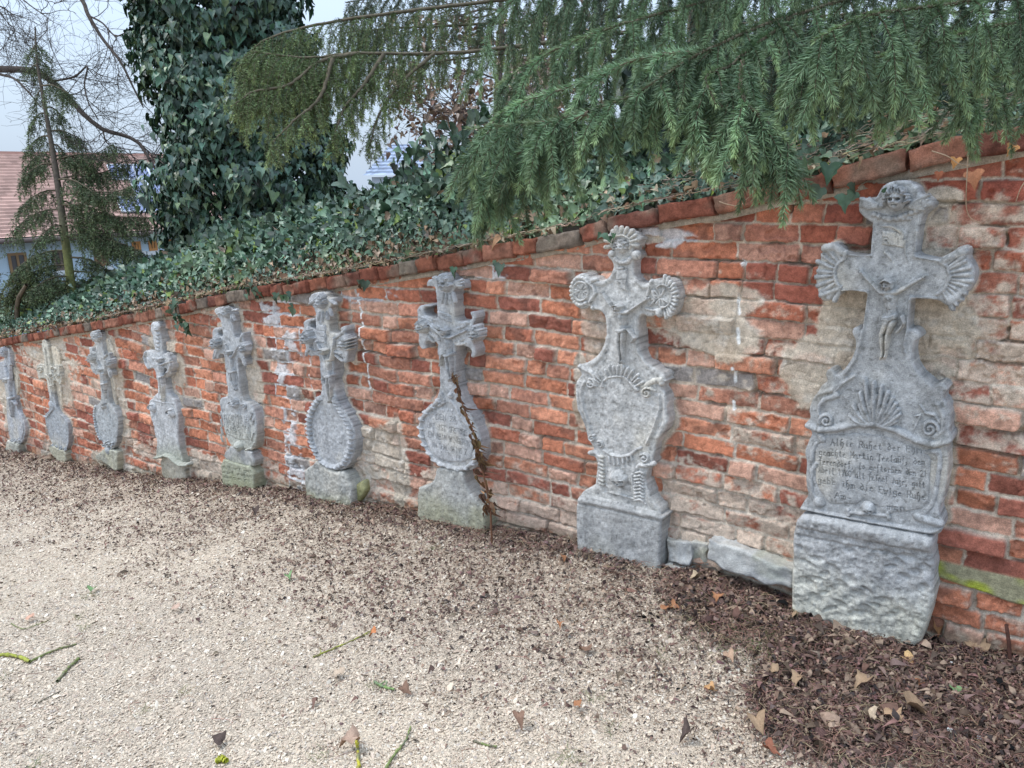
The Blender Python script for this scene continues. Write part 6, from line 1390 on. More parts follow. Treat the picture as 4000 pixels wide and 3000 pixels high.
def low_bush():
    r = np.random.default_rng(63); b = at(40, 1200, 9.2); n = 2600
    root = thing('conifer_bush', 'yellowish green low conifer bush at the left edge above the ivy', 'shrub', b)
    sp = Spruce(64)
    for i in range(9):
        x = -60 + 52 * i; limb(sp, root, [(x, 1230, 9.2), (x + 20, 1140, 9.1), (x + 45 + 20 * (i % 3), 1070 + 14 * (i % 2), 9.0)], 16, (.1, .3), (.06, .12), lambda q: 1260, .03, 130, .007, (.075, .095, .035), (.12, .14, .045), r0=.01, droop=.4)
    v, f = tubes([smooth_path([b + (0, 0, -.8), b + (.2, 0, 0), b + (.6, 0, .3)], 6)], [(.04, .02)], 6); mesh('stem', v, f, M_wood, root, col=np.tile([.14, .11, .08], (len(v), 1)))
low_bush()
# ================================================================ HOUSES BEYOND
def solve_same_height(px, py, z):
    r = ray(px, py); return CAM + r * ((z - CAM[2]) / r[2])
def box_mesh(name, P, m_, parent, col):
    """P: 8 corners (4 front ccw, 4 back ccw)"""
    f = np.array([(0, 1, 2, 3), (5, 4, 7, 6), (4, 0, 3, 7), (1, 5, 6, 2), (3, 2, 6, 7), (4, 5, 1, 0)])
    V = np.array(P)[f].reshape(-1, 3); F2 = np.arange(24).reshape(6, 4)
    return mesh(name, V, F2, m_, parent, col=np.tile(col, (24, 1)), smooth=False)
def tiled(name, A, B, Cc, D, rows, cols, parent, col, seed, h=.05, wave=True):
    """roof slope A(left eave) B(right eave) C(right ridge) D(left ridge) with lapped rows of tiles"""
    n = np.cross(B - A, D - A); n /= np.linalg.norm(n)
    if n[2] < 0: n = -n
    us = np.linspace(0, 1, cols * 4 + 1); vs = np.sort(np.concatenate([np.arange(rows + 1) / rows, (np.arange(rows) + .97) / rows, (np.arange(rows) + .5) / rows])); vs = vs[vs <= 1]
    U, Vv = np.meshgrid(us, vs, indexing='ij')
    P = (A[None, None] * (1 - U[..., None]) + B * U[..., None]) * (1 - Vv[..., None]) + (D * (1 - U[..., None]) + Cc * U[..., None]) * Vv[..., None]
    fr = (Vv * rows) % 1.0; fr[np.isclose(fr, 1)] = 0; lap = h * (1 - fr)
    lap += (.018 * np.cos(U * cols * 2 * math.pi)) if wave else 0
    P = P + lap[..., None] * n
    ti = np.floor(U * cols) * 7 + np.floor(Vv * rows + 1e-6) * 13
    q = vn(ti * 1.37, ti * .71, seed)
    c = np.array(col) * (.75 + .5 * q)[..., None] * (1 + .2 * fbm(U * 14, Vv * 8, seed, 3))[..., None]
    c = mixc(c, np.array([.22, .17, .14]), .5 * sstep(.1, .5, fbm(U * 9, Vv * 6, seed + 1, 3)))
    return mesh(name, P.reshape(-1, 3), grid_faces(len(us), len(vs)), M_paint, parent, col=c.reshape(-1, 3), smooth=False)
def house():
    A = at(-500, 925, 19.0); B = solve_same_height(760, 866, A[2])
    if not (10 < depth_of(B) < 60): B = at(760, 866, 21); B[2] = A[2]
    ax = norm(B - A); up = np.array([0, 0, 1.]); bk = np.cross(up, ax); W_ = np.linalg.norm(B - A)
    if (RM.T @ bk)[2] < 0: bk = -bk
    nrm = -bk
    base = A + ax * W_ * .5 - up * 3.2
    root = thing('blue_house', 'long pale blue house with red tile roof and solar panels, beyond the wall', 'house', base)
    Hh = lambda u, v, w=0.: A + ax * u + up * v + bk * w
    # wall
    box_mesh('wall', [Hh(0, -4.5), Hh(W_ + 3, -4.5), Hh(W_ + 3, -.05), Hh(0, -.05), Hh(0, -4.5, 7), Hh(W_ + 3, -4.5, 7), Hh(W_ + 3, -.05, 7), Hh(0, -.05, 7)], M_paint, root, (.56, .69, .80))
    # roof: the height of the ridge from the sight line to it
    wd = 4.2; r_ = ray(0, 600); Pp = Hh(0, 0, wd); t = ((Pp - CAM) @ bk) / (r_ @ bk); hz = (CAM + r_ * t)[2] - A[2]
    e = .45; ev = -hz / wd * e
    rf = tiled('roof', Hh(0, ev, -e), Hh(W_ + 3, ev, -e), Hh(W_ + 3, hz, wd), Hh(0, hz, wd), 26, 60, root, (.52, .33, .27), 5, .075, False)
    box_mesh('ridge_tiles', [Hh(0, hz - .05, wd - .12), Hh(W_ + 3, hz - .05, wd - .12), Hh(W_ + 3, hz + .07, wd - .05), Hh(0, hz + .07, wd - .05), Hh(0, hz - .05, wd + .12), Hh(W_ + 3, hz - .05, wd + .12), Hh(W_ + 3, hz + .07, wd + .05), Hh(0, hz + .07, wd + .05)], M_paint, root, (.36, .20, .16))
    v, f = tubes([[Hh(0, ev - .03, -e - .06), Hh(W_ * .5, ev - .03, -e - .06), Hh(W_ + 3, ev - .03, -e - .06)]], [(.07, .07)], 8); mesh('gutter', v, f, M_paint, root, col=np.tile([.16, .12, .11], (len(v), 1)))
    box_mesh('eaves_board', [Hh(0, ev - .05, -e), Hh(W_ + 3, ev - .05, -e), Hh(W_ + 3, ev - .0, -e), Hh(0, ev - .0, -e), Hh(0, ev - .05, .0), Hh(W_ + 3, ev - .05, .0), Hh(W_ + 3, ev - .0, .0), Hh(0, ev - .0, .0)], M_paint, root, (.20, .15, .13))
    def hit(px, py, w=0.):
        r0 = ray(px, py); P0 = Hh(0, 0, w); t0 = ((P0 - CAM) @ bk) / (r0 @ bk); q = CAM + r0 * t0; return (q - A) @ ax, (q - A) @ up
    # windows: frame set in a white reveal, pane, sill
    for (x0, y0, x1, y1, fc, pc) in [(48, 985, 100, 1110, (.35, .22, .12), (.10, .09, .09)), (213, 975, 262, 1058, (.20, .15, .12), (.07, .06, .06)), (372, 965, 412, 1040, (.30, .17, .10), (.16, .08, .06)),
                                     (518, 942, 546, 982, (.62, .30, .12), (.20, .17, .15)), (583, 938, 610, 980, (.62, .30, .12), (.20, .17, .15)), (646, 934, 672, 974, (.62, .30, .12), (.20, .17, .15)), (655, 880 + 18, 668, 912, (.8, .8, .8), (.25, .25, .25))]:
        u0, v0 = hit(x0, y1); u1, v1 = hit(x1, y0)
        fr = []; t = .07
        wnd = box_mesh('window', [Hh(u0, v0, -.012), Hh(u1, v0, -.012), Hh(u1, v1, -.012), Hh(u0, v1, -.012), Hh(u0, v0, .05), Hh(u1, v0, .05), Hh(u1, v1, .05), Hh(u0, v1, .05)], M_glassy, root, pc)
        for (a, b, c_, d) in [(u0, u1, v0, v0 + t), (u0, u1, v1 - t, v1), (u0, u0 + t, v0 + t, v1 - t), (u1 - t, u1, v0 + t, v1 - t), ((u0 + u1) / 2 - .03, (u0 + u1) / 2 + .03, v0 + t, v1 - t)]:
            fr.append([Hh(a, c_, -.04), Hh(b, c_, -.04), Hh(b, d, -.04), Hh(a, d, -.04), Hh(a, c_, -.013), Hh(b, c_, -.013), Hh(b, d, -.013), Hh(a, d, -.013)])
        f6 = np.array([(0, 1, 2, 3), (5, 4, 7, 6), (4, 0, 3, 7), (1, 5, 6, 2), (3, 2, 6, 7), (4, 5, 1, 0)])
        V = np.concatenate([np.array(p)[f6].reshape(-1, 3) for p in fr]); mesh('frame', V, np.arange(len(V)).reshape(-1, 4), M_paint, wnd, col=np.tile(fc, (len(V), 1)), smooth=False)
        sw = .10
        box_mesh('sill', [Hh(u0 - sw, v0 - .12, -.10), Hh(u1 + sw, v0 - .12, -.10), Hh(u1 + sw, v0 - .004, -.10), Hh(u0 - sw, v0 - .004, -.10), Hh(u0 - sw, v0 - .12, -.003), Hh(u1 + sw, v0 - .12, -.003), Hh(u1 + sw, v0 - .004, -.003), Hh(u0 - sw, v0 - .004, -.003)], M_paint, wnd, (.78, .80, .82))
    # solar panels on the roof slope
    def slope(px, py, lift=.09):
        r0 = ray(px, py); P0 = Hh(0, ev, -e); n = np.cross(ax, Hh(0, hz, wd) - P0); n /= np.linalg.norm(n); n = n if n[2] > 0 else -n
        P1 = P0 + n * lift; return CAM + r0 * (((P1 - CAM) @ n) / (r0 @ n)), n
    rows_ = [(645, 705, [430, 480, 530, 585, 640, 700, 760]), (708, 768, [520, 585, 640, 700, 760]), (771, 830, [465, 530, 590, 645, 700, 760])]
    for (ya, yb, xx) in rows_:
        for xa, xb in zip(xx[:-1], xx[1:]):
            sk_ = 22
            c4 = [slope(xa + sk_ * .5, yb - 3)[0], slope(xb + sk_ * .5 - 3, yb - 3)[0], slope(xb - sk_ * .5 - 3, ya)[0], slope(xa - sk_ * .5, ya)[0]]; n = slope(xa, ya)[1]
            pn = box_mesh('solar_panel', c4[:] + [p - n * .04 for p in c4], M_glassy, root, (.13, .16, .30))
            ed = []
            for i in range(4):
                p, q = c4[i], c4[(i + 1) % 4]; ed.append(np.array([p + n * .012, q + n * .012]))
            v, f = tubes(ed, [(.028, .028)] * 4, 4); mesh('frame', v, f, M_paint, pn, col=np.tile([.70, .74, .80], (len(v), 1)), smooth=False)
house()
def small_building(name, label, x0, x1, yr, ye, yb, Z, wallc, roofc, cat='house'):
    A = at(x0, ye, Z); B = solve_same_height(x1, ye + (x1 - x0) * -.02, A[2]) if False else at(x1, ye, Z); B[2] = A[2]
    ax = norm(B - A); up = np.array([0, 0, 1.]); bk = np.cross(up, ax); W_ = np.linalg.norm(B - A)
    if (RM.T @ bk)[2] < 0: bk = -bk
    root = thing(name, label, cat, A - up * 2)
    Hh = lambda u, v, w=0.: A + ax * u + up * v + bk * w
    hw = (yb - ye) * Z / F0 + 1; hr = (ye - yr) * Z / F0 * 1.25
    box_mesh('wall', [Hh(.1, -hw), Hh(W_ - .1, -hw), Hh(W_ - .1, -.02), Hh(.1, -.02), Hh(.1, -hw, 4), Hh(W_ - .1, -hw, 4), Hh(W_ - .1, -.02, 4), Hh(.1, -.02, 4)], M_paint, root, wallc)
    ins = W_ * .22
    tiled('roof', Hh(-.15, 0, -.25), Hh(W_ + .15, 0, -.25), Hh(W_ - ins, hr, 2), Hh(ins, hr, 2), 9, 20, root, roofc, 9, .05, False)
    tiled('roof', Hh(W_ + .15, 0, -.25), Hh(W_ + .15, 0, 4.2), Hh(W_ - ins, hr, 2.2), Hh(W_ - ins, hr, 2), 9, 12, root, roofc, 10, .05, False)
    u = W_ * .5
    w_ = box_mesh('window', [Hh(u - .3, -1.5, -.03), Hh(u + .3, -1.5, -.03), Hh(u + .3, -.7, -.03), Hh(u - .3, -.7, -.03), Hh(u - .3, -1.5, .02), Hh(u + .3, -1.5, .02), Hh(u + .3, -.7, .02), Hh(u - .3, -.7, .02)], M_glassy, root, (.1, .1, .12))
    return root
small_building('slate_roofed_house', 'pale house with a blue-grey slatted roof glimpsed through the spruce above the ivy', 1440, 1690, 590, 690, 860, 26, (.62, .66, .74), (.34, .40, .52))
small_building('pink_building', 'faded pink building barely visible behind the withered brown leaves', 1960, 2180, 230, 330, 800, 34, (.60, .48, .46), (.35, .25, .22), 'building')
# ================================================================ ON THE GROUND
def ground_pts(r, n, dens):
    """rejection sample over the visible ground, thinned with distance"""
    out = []
    while sum(len(o) for o in out) < n:
        m_ = n * 2; x = r.uniform(-11, 1.6, m_); y = r.uniform(-3.6, -.02, m_)
        c = (RM.T @ (np.stack([x, y, gz(x, y)], 1) - CAM).T); px = c[0] / c[2] * F0 + 2000; py = c[1] / c[2] * F0 + 1500
        k = (c[2] > .4) & (px > -150) & (px < 4150) & (py < 3150)
        k &= r.random(m_) < dens(x, y, c[2]); out.append(np.stack([x[k], y[k]], 1))
    return np.concatenate(out)[:n]
def gravel():
    r = np.random.default_rng(70); n = 85000
    p = ground_pts(r, n, lambda x, y, Z: np.clip((2.4 / Z) ** 2.0, 0, 1) * (1 - .6 * litter_density(x, y)))
    c = (RM.T @ (np.stack([p[:, 0], p[:, 1], gz(p[:, 0], p[:, 1])], 1) - CAM).T)[2]
    s = (.0046 + .0012 * c) * np.exp(r.normal(0, .38, n)) * .50
    tv = np.array([(1, 0, .15), (.35, .8, .1), (-.6, .75, .2), (-1, -.1, .05), (-.4, -.8, .2), (.6, -.7, .1), (.1, .1, .75), (.05, 0, -.6)])
    tf_ = np.array([(i, (i + 1) % 6, 6) for i in range(6)])
    a = r.uniform(0, 6.28, n); ca, sa = np.cos(a)[:, None], np.sin(a)[:, None]; el = r.uniform(.45, 1, n)[:, None]
    q = tv[None] * (1 + r.normal(0, .22, (n, 8, 3))); X = q[..., 0]; Y = q[..., 1] * el; Zz = q[..., 2] * r.uniform(.3, .95, (n, 1))
    tx = r.normal(0, .4, (n, 1)); ty = r.normal(0, .4, (n, 1)); Zz = Zz + tx * X + ty * Y
    V = np.stack([p[:, :1] + s[:, None] * (X * ca - Y * sa), p[:, 1:] + s[:, None] * (X * sa + Y * ca), gz(p[:, 0], p[:, 1])[:, None] + .002 + s[:, None] * Zz], -1)
    f = (tf_[None] + (np.arange(n) * 8)[:, None, None]).reshape(-1, 3)
    pal = np.array([[.70, .585, .45], [.63, .51, .39], [.76, .67, .55], [.55, .43, .33], [.47, .40, .34], [.66, .53, .42], [.33, .26, .21]])
    ci = r.choice(7, n, p=[.32, .23, .19, .11, .06, .07, .02]); c = .88 * pal[ci] * (1 + r.normal(0, .12, (n, 1)))
    o = mesh('gravel', V.reshape(-1, 3), f, M_grav, None, col=np.repeat(c, 8, 0), smooth=False, loc=(-2, -2, 0)); tag(o, 'small tan and cream gravel chips covering the path', 'gravel', kind='stuff')
gravel()
_lt = np.array([(0, 0, 0), (.18, .25, .05), (.26, .55, .10), (.12, .85, .02), (0, 1.1, -.1), (-.12, .85, .02), (-.26, .55, .10), (-.18, .25, .05)])
_lf = np.array([(0, 7, 1, 1), (7, 6, 2, 1), (6, 5, 3, 2), (5, 4, 3, 3)])
_lq = np.array([(7, 6, 2, 1), (6, 5, 3, 2)]); _l3 = np.array([(0, 7, 1), (5, 4, 3)])
def litter():
    r = np.random.default_rng(71); n = 60000
    p = ground_pts(r, n, lambda x, y, Z: litter_density(x, y) * np.clip((3.2 / Z) ** 1.6, .0, 1) * 1.0)
    ld = litter_density(p[:, 0], p[:, 1])
    c = (RM.T @ (np.stack([p[:, 0], p[:, 1], gz(p[:, 0], p[:, 1])], 1) - CAM).T)[2]
    s = .0112 * np.exp(r.normal(0, .45, n)) * (.75 + .5 * ld) * (.85 + .09 * c)
    pos = np.stack([p[:, 0], p[:, 1], gz(p[:, 0], p[:, 1]) + .003 + r.random(n) * .028 * ld], 1)
    nr = np.stack([r.normal(0, .8, n), r.normal(0, .8, n), np.ones(n)], 1); tp = r.normal(0, 1, (n, 3)) * np.array([1, 1, .3])
    V, F4 = scatter(_lt, _lq, pos, nr, tp, s, r, 1.3, 1.6); F3 = (_l3[None] + (np.arange(n) * 8)[:, None, None]).reshape(-1, 3)
    c = leafcol(r, n, (.155, .098, .078), .42, (.30, .215, .155), .22); m_ = r.random(n) < .10; c[m_] = np.array([.055, .042, .038])
    o = mesh('leaf_litter', V, [F4, F3], M_litter, None, col=np.repeat(c, 8, 0), loc=(-2, -1, 0)); tag(o, 'dark reddish brown dead leaves thick along the wall foot and in the near right corner', 'leaf litter', kind='stuff')
    # stalks and rootlets among them
    ps = []; rd = []; k = 4600; q = ground_pts(r, k, lambda x, y, Z: sstep(.25, .9, litter_density(x, y)) * np.clip((2.6 / Z) ** 2, 0, 1) + .01)
    for i in range(k):
        a = r.uniform(0, 6.28); L = r.uniform(.03, .12); pp = [np.array([q[i, 0], q[i, 1], 0.])]
        for s_ in range(5): a += r.normal(0, .55); pp.append(pp[-1] + np.array([math.cos(a), math.sin(a), 0]) * L / 5)
        pp = np.array(pp); pp[:, 2] = gz(pp[:, 0], pp[:, 1]) + .010 + .018 * r.random() + .012 * np.sin(np.linspace(0, 3.1, 6)); ps.append(pp); rd.append((.0012, .0007))
    v, f = tubes(ps, rd, 3); o = mesh('dead_stalks', v, f, M_litter, None, col=np.repeat(leafcol(r, k, (.26, .15, .115), .35, (.42, .33, .2), .15), 18, 0), loc=(-1, -1, 0)); tag(o, 'thin reddish dead stalks tangled in the leaf litter', 'dead stalks', kind='stuff')
    # scant grass
    ps = []; rd = []; g1 = on_ground(2900, 2440)[:2]; g2 = on_ground(3100, 2520)[:2]
    cen = [(g1, .16, 420), (g2, .12, 120)] + [(on_ground(*c_)[:2], .018, 12) for c_ in [(310, 2420), (330, 2460), (1470, 2690), (710, 2710), (540, 2790), (1260, 2960), (150, 2990), (20, 2650), (2380, 2860), (2580, 2560), (2200, 2970), (1690, 2150), (350, 2340), (2310, 2740), (3950, 2700), (2260, 2980)]]
    for cc_, sp_, m2 in cen:
        for _ in range(m2):
            b = cc_ + r.normal(0, sp_, 2); L = r.uniform(.02, .055); a = r.uniform(0, 6.28); h = r.uniform(.3, .9)
            pp = np.array([[b[0], b[1], 0], [b[0] + math.cos(a) * L * .4, b[1] + math.sin(a) * L * .4, L * h * .7], [b[0] + math.cos(a) * L, b[1] + math.sin(a) * L, L * h * .7]]); pp[:, 2] += gz(pp[:, 0], pp[:, 1]) + .004; ps.append(pp); rd.append((.0010, .0003))
    v, f = tubes(ps, rd, 3); o = mesh('grass', v, f, M_ivy, None, col=np.repeat(leafcol(r, len(ps), (.13, .17, .05), .3, (.30, .27, .13), .3), 9, 0), loc=(-1, -1, 0)); tag(o, 'thin tufts of short grass and moss in the gravel and litter', 'grass', kind='stuff')
litter()

# ---- single fallen leaves
def big_leaf(px, py, size, col, label, seed, cat='leaf', group='large fallen leaves', lobed=True, lift=.012, flat=.3):
    r = np.random.default_rng(seed); p = on_ground(px, py)
    lobed = lobed and seed % 3 != 1; T0 = LT * [1, 1, 1.6] if lobed else LT2 * [1.2, 1, 1.6]; F0_ = LFc if lobed else LFc2
    a = r.uniform(0, 6.28); V, Fc = scatter(T0, F0_, np.array([[0, 0, 0.]]), np.array([[r.normal(0, flat * .6), r.normal(0, flat * .6) - .1, 1.]]), np.array([[math.cos(a), math.sin(a), 0]]), np.array([size * .9]), r, .45, .35)
    V[:, 2] += .4 * size * fbm(V[:, 0] / size * 2.2, V[:, 1] / size * 2.2, seed, 2); V[:, 2] += -V[:, 2].min() + lift
    st = np.array([[0, 0, V[0, 2]], V[1], V[1] + (V[1] - V[0]) * .9]); v, f = tubes([st], [(.0016, .0012)], 4)
    allv = np.concatenate([V, v]); c = np.tile(np.array(col), (len(allv), 1)) * (1 + .15 * fbm(allv[:, 0] * 60, allv[:, 1] * 60, seed, 3))[:, None]; c[0] *= 1.15
    p = np.array([p[0], p[1], float(gz(p[0], p[1]))])
    o = mesh('fallen_leaf', allv, [Fc, f + len(V)], M_litter, None, col=c); o.location = p
    return tag(o, label, cat, group)
OR, TA, BR, DK, PL = (.34, .16, .08), (.33, .225, .14), (.21, .125, .085), (.085, .06, .05), (.44, .34, .23)
LV = [(2728, 2280, .060, PL, 'pale tan leaf lying just below the long slanting limestone block'), (2624, 2380, .055, OR, 'bright orange leaf on the edge of the litter below the small upright block'), (2600, 2392, .045, OR, 'smaller orange leaf tucked against a bigger orange one near the litter edge'),
      (2805, 2357, .055, OR, 'orange brown leaf at the left end of the grassy patch'), (2780, 2402, .060, BR, 'curled brown leaf left of the grassy patch below another orange one'), (2194, 2192, .040, OR, 'orange leaf on gravel close to the plinth of the shell-ended cross'),
      (2185, 2449, .042, OR, 'lone reddish orange leaf out on the gravel in the middle of the path'), (3085, 2430, .055, TA, 'tan leaf in the grass under the nearest plinth'), (3528, 2588, .055, (.62, .40, .19), 'light yellow-tan leaf bright against the dark litter below the nearest cross'),
      (3817, 2560, .085, TA, 'wide grey-tan leaf lying against the wall foot at the far right'), (3121, 2687, .060, TA, 'tan leaf with turned edge at the border of litter and gravel'), (3031, 2651, .040, TA, 'small folded tan leaf at the border of litter and gravel'),
      (2787, 2707, .040, (.52, .30, .14), 'small honey coloured leaf alone on the gravel left of the litter bed'), (3383, 2705, .070, TA, 'tan leaf with pointed lobes in the middle of the litter bed'), (3537, 2805, .095, TA, 'largest tan leaf, crumpled, in the lower right litter'),
      (3475, 2820, .07, (.46, .30, .18), 'flat brown-tan leaf half under the largest crumpled leaf'), (3380, 2830, .055, (.50, .38, .26), 'pale leaf on the litter edge left of the largest crumpled one'), (2949, 2845, .060, TA, 'rounded tan leaf on gravel beside a mossy crumb'),
      (2990, 2936, .060, (.25, .10, .06), 'long dark red-brown leaf near the bottom edge'), (2696, 2895, .055, DK, 'dark brown curled leaf standing on the gravel near the bottom'), (2027, 2836, .045, BR, 'brown leaf on open gravel at the bottom centre'),
      (2262, 2778, .038, OR, 'small orange-brown leaf on gravel beside a green speck'), (3239, 2859, .075, (.32, .22, .16), 'broad grey-brown leaf at the bottom right litter edge'), (2841, 2578, .045, (.42, .28, .19), 'upright oval brownish leaf on gravel below the grassy patch'),
      (3590, 2690, .055, (.42, .18, .09), 'rusty leaf leaning in the litter below the yellow-tan one'), (1469, 2503, .040, (.48, .19, .08), 'small orange leaf beside the tip of the thin mossy twig'), (705, 2387, .050, (.42, .29, .22), 'pinkish brown leaf on the open gravel at left'),
      (1334, 2651, .055, (.44, .34, .25), 'pale brown leaf below the thin mossy twig'), (1401, 2918, .070, (.38, .26, .19), 'brown leaf behind the lichen covered stick at the bottom'), (1003, 2012, .055, DK, 'black curled leaf far back near the braided-wreath cross'),
      (1573, 2712, .045, BR, 'brown bent leaf just right of the mossy twig fragment'), (870, 2912, .05, DK, 'dark folded leaf near the bottom left'), (130, 2430, .05, (.46, .27, .19), 'reddish leaf lying in front of the fine mossy twig at the left'), (310, 1800, .09, (.50, .16, .07), 'bright rust leaf at the wall foot beside the beaded cross'),
      (2420, 2655, .035, (.13, .10, .07), 'small round blackish leaf on the gravel'), (2300, 2560, .05, BR, 'bunch-like brown leaf on gravel in the path centre'), (3650, 2480, .07, (.36, .19, .09), 'rust brown leaf between the nearest plinth and the wall foot')]
for i, (px, py, s, c_, lb) in enumerate(LV): big_leaf(px, py, s, c_, lb, 200 + i)
for i, (px, py, s, lb) in enumerate([(1127, 2265, .045, 'fresh green oval leaf on the gravel in the centre left'), (357, 2320, .050, 'fresh green narrow leaf further left on the gravel'), (3722, 2714, .045, 'fresh green ivy leaf lying in the dark litter at the right')]):
    big_leaf(px, py, s, (.17, .27, .12), lb, 260 + i, group='green fallen leaves', lobed=(i == 2), flat=.12)

# ---- twigs
def twig(pts, r0, r1, col, label, lich=None, name='twig', side=()):
    P = []
    for (px, py) in pts:
        q = on_ground(px, py); P.append([q[0], q[1], float(gz(q[0], q[1]))])
    P = smooth_path(P, 26); P[:, 2] += r0 * .9 + .003; P[1:-1] += np.random.default_rng(len(label)).normal(0, r0 * .25, (len(P) - 2, 3)) * [1, 1, .2]
    k = 7; rad = np.linspace(r0, r1, len(P)) * (1 + .2 * np.random.default_rng(3).normal(0, 1, len(P)).clip(-1, 1))
    paths = [P]; rads = [rad]
    for (u, dx, dy, dz) in side:
        j = int(u * (len(P) - 1)); paths.append(smooth_path([P[j], P[j] + np.array([dx, dy, dz]) * .5, P[j] + np.array([dx, dy, dz])], 6)); rads.append((r1, r1 * .5))
    v, f = tubes(paths, rads, k)
    n = fbm(v[:, 0] * 70, v[:, 1] * 70 + v[:, 2] * 60, 7, 3); c = np.tile(np.array(col), (len(v), 1)) * (1 + .25 * n)[:, None]
    if lich is not None: c = mixc(c, np.array(lich), sstep(-.25, .15, n))
    o0 = P[len(P) // 2]; o = mesh(name, v - o0, f, M_wood, None, col=c); o.location = o0
    return tag(o, label, 'twig', 'twigs fallen on the gravel')
YM, GM = (.34, .36, .07), (.20, .24, .09)
twig([(-60, 2572), (20, 2566), (80, 2575), (118, 2592)], .0085, .008, (.20, .18, .08), 'thick stick with yellow moss cut by the left edge', YM)
twig([(118, 2590), (190, 2555), (250, 2535), (300, 2522)], .0055, .004, (.18, .17, .10), 'straight greenish stick continuing right from the yellow mossy one', GM, side=((.3, .02, .02, .01),))
twig([(225, 2668), (265, 2620), (308, 2578)], .0062, .0062, (.20, .20, .13), 'short stout grey-green stick leaning diagonally at the left', GM)
twig([(150, 2750), (190, 2728), (238, 2704)], .0028, .002, (.13, .12, .09), 'thin dark stick below the stout grey-green one')
twig([(45, 2440), (90, 2460), (140, 2446), (195, 2425)], .0028, .0015, (.17, .17, .09), 'fine curved mossy twig near the left edge', GM, side=((.5, .02, .03, .01), (.7, -.02, .02, .01)))
twig([(1225, 2572), (1300, 2540), (1380, 2505), (1450, 2470)], .0040, .0022, (.22, .20, .09), 'thin mossy twig lying across the middle of the path', YM, side=((.15, -.03, .02, .008), (.8, .03, .03, .01)))
twig([(1402, 3020), (1398, 2940), (1392, 2885)], .0062, .0045, (.24, .24, .14), 'stick crusted with yellow lichen rising from the bottom edge', (.42, .38, .05))
twig([(1500, 3020), (1545, 2950), (1585, 2900), (1605, 2845)], .0055, .0025, (.19, .21, .14), 'curved grey-green stick at the bottom edge', GM)
twig([(1850, 2900), (1900, 2916), (1940, 2922)], .0040, .0035, (.22, .20, .14), 'short grey stick end near the bottom centre', GM)
twig([(2940, 2669), (3000, 2730), (3050, 2800), (3110, 2845)], .0018, .0010, (.28, .27, .20), 'very thin pale curved stem on the gravel beside the litter bed')
twig([(1465, 2672), (1500, 2690), (1540, 2700)], .0060, .004, (.20, .24, .16), 'crumbly moss-grown twig fragment in the middle foreground', (.22, .32, .12), side=((.3, .01, .02, .01), (.6, -.01, .02, .012)))
twig([(850, 2985), (868, 2972), (885, 2985)], .010, .009, (.36, .36, .06), 'lump of bright yellow-green mossy bark at the bottom edge', (.44, .46, .05))
twig([(1180, 2520), (1240, 2530), (1290, 2560)], .0012, .001, (.22, .14, .10), 'hair-thin reddish stem left of the mossy twig')

# ---- white pebbles
for i, (px, py, s, lb) in enumerate([(3709, 2881, .020, 'larger white chip in the dark litter at lower right'), (3822, 2904, .013, 'small round white pebble near the lower right corner'), (3715, 2610, .012, 'small white crumb of lime in the litter nearer the wall')]):
    p = on_ground(px, py); v = stone_box((s, s * .8, s * .6), 90 + i, .6, .0015, 60)
    o = mesh('pebble', v, BF, M_stone, None, col=np.tile([.72, .72, .70], (len(v), 1))); o.location = (p[0], p[1], float(gz(p[0], p[1])) + s * .3 + .018); tag(o, lb, 'pebble', 'white pebbles in the litter')

# ---- dried stalk leaning in front of the third cross
def stalk():
    r = np.random.default_rng(80)
    pts = [(1918, 2010, -.24), (1910, 1960, -.23), (1890, 1860, -.21), (1872, 1770, -.20), (1850, 1690, -.19), (1822, 1620, -.18), (1800, 1560, -.17), (1785, 1510, -.165), (1768, 1468, -.16)]
    P = smooth_path([on_wall(*p) for p in pts], 40); b = P[0].copy(); b[2] = float(gz(b[0], b[1])); P[0, 2] = b[2] - .01
    root = thing('dried_plant', 'tall withered brown plant stalk leaning in front of the round-tablet cross', 'dead plant', b)
    v, f = tubes([P], [np.linspace(.0055, .0025, len(P))], 6); mesh('stem', v, f, M_wood, root, col=np.tile([.17, .085, .05], (len(v), 1)))
    n = 100; u = np.concatenate([r.random(60) * .62, .62 + .3 * r.random(14), .92 + .08 * r.random(26)]); k = (u * (len(P) - 1)).astype(int); pos = P[k] + r.normal(0, 1, (n, 3)) * np.where(u < .3, .020, .009)[:, None] * [1, .6, .3]
    s = np.where(u < .5, .055, .038) * np.exp(r.normal(0, .25, n)); s[74:] = .024; s = np.minimum(s, .07)
    V, Fc = scatter(LT2 * [.42, 1, 1], LFc2, pos, np.stack([r.normal(0, 1, n), -1 + 0 * u, r.normal(0, .4, n)], 1), np.stack([r.normal(.1, .28, n), r.normal(0, .2, n), np.where(u < .92, -1, .5)], 1), s, r, 1.0, 1.4)
    mesh('withered_leaves', V, Fc, M_litter, root, col=np.repeat(leafcol(r, n, (.26, .155, .08), .3, (.15, .085, .055), .35), len(LT2), 0))
stalk()
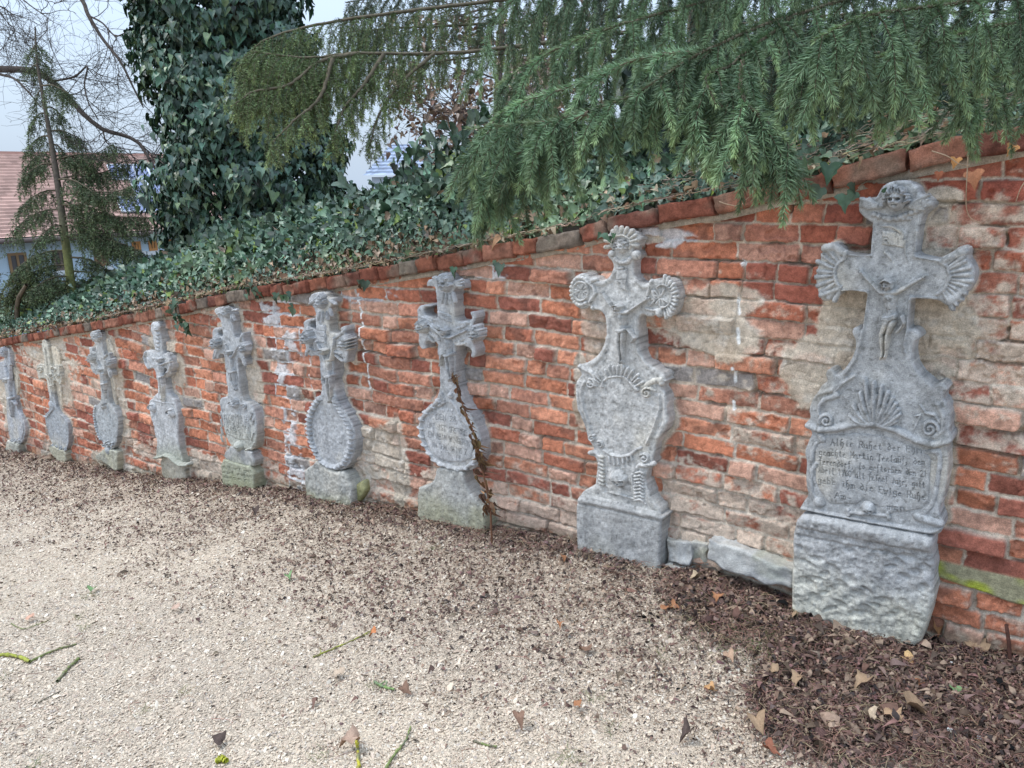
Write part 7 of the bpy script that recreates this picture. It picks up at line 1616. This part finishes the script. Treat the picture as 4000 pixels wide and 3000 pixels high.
# ---- rusty bar at the wall foot, right
p0 = on_wall(3945, 2575, -.16); p1 = on_wall(3931, 2436, -.14)
v, f = tubes([[p0 - p0, (p0 * .5 + p1 * .5) - p0 + (.002, 0, 0), p1 - p0 - (0, 0, .004), p1 - p0]], [np.array([.0065, .0065, .006, .0015])], 8)
o = mesh('rusty_bar', v, f, M_wood, None, col=np.tile([.085, .04, .03], (len(v), 1))); o.location = p0; tag(o, 'dark rusty iron bar standing in the litter at the wall foot on the right', 'iron bar')
# ---- thin bare shoots hanging over the coping
for i, (pts, lb) in enumerate([([(3768, 430), (3782, 560), (3777, 690), (3774, 800), (3790, 850), (3830, 872)], 'long bare ivy shoot hanging down the wall right of the cherub head'), ([(4010, 700), (3985, 740), (3968, 790)], 'short bare shoot hanging at the right edge of the wall'),
                               ([(3640, 590), (3700, 610), (3745, 640), (3790, 650)], 'thin horizontal dry tendril under the coping on the right'), ([(2810, 788), (2850, 800), (2890, 805), (2905, 788), (2925, 770)], 'looping pale rootlet on the grey coping brick')]):
    P = smooth_path([on_wall(a, b_, -.10 - .02 * math.sin(j)) for j, (a, b_) in enumerate(pts)], 22); o0 = P[0]
    v, f = tubes([P - o0], [(.0022, .0013)], 5); o = mesh('hanging_shoot', v, f, M_wood, None, col=np.tile([.34, .25, .17], (len(v), 1))); o.location = o0; tag(o, lb, 'ivy shoot', 'bare shoots hanging on the wall')
for i, (px, py, s, c_, lb) in enumerate([(3735, 620, .034, (.50, .26, .10), 'orange dry leaf caught under the coping right of the nearest cross'), (3800, 672, .055, (.44, .20, .11), 'large ragged rust leaf hanging against the wall in the upper right'), (3668, 672, .030, (.30, .11, .06), 'small dark red leaf wedged over the cherub head'), (3960, 570, .036, (.42, .20, .08), 'rust coloured leaf at the upper right edge of the wall')]):
    r = np.random.default_rng(300 + i); p = on_wall(px, py, -.10)
    V, Fc = scatter(LT, LFc, np.array([[0, 0, 0.]]), np.array([[.2, -1, .3]]), np.array([[r.normal(0, .6), 0, -1]]), np.array([s]), r, .9, .6)
    o = mesh('dry_leaf', V, Fc, M_litter, None, col=np.tile(c_, (len(V), 1))); o.location = p; tag(o, lb, 'leaf', 'dry leaves caught on the wall')
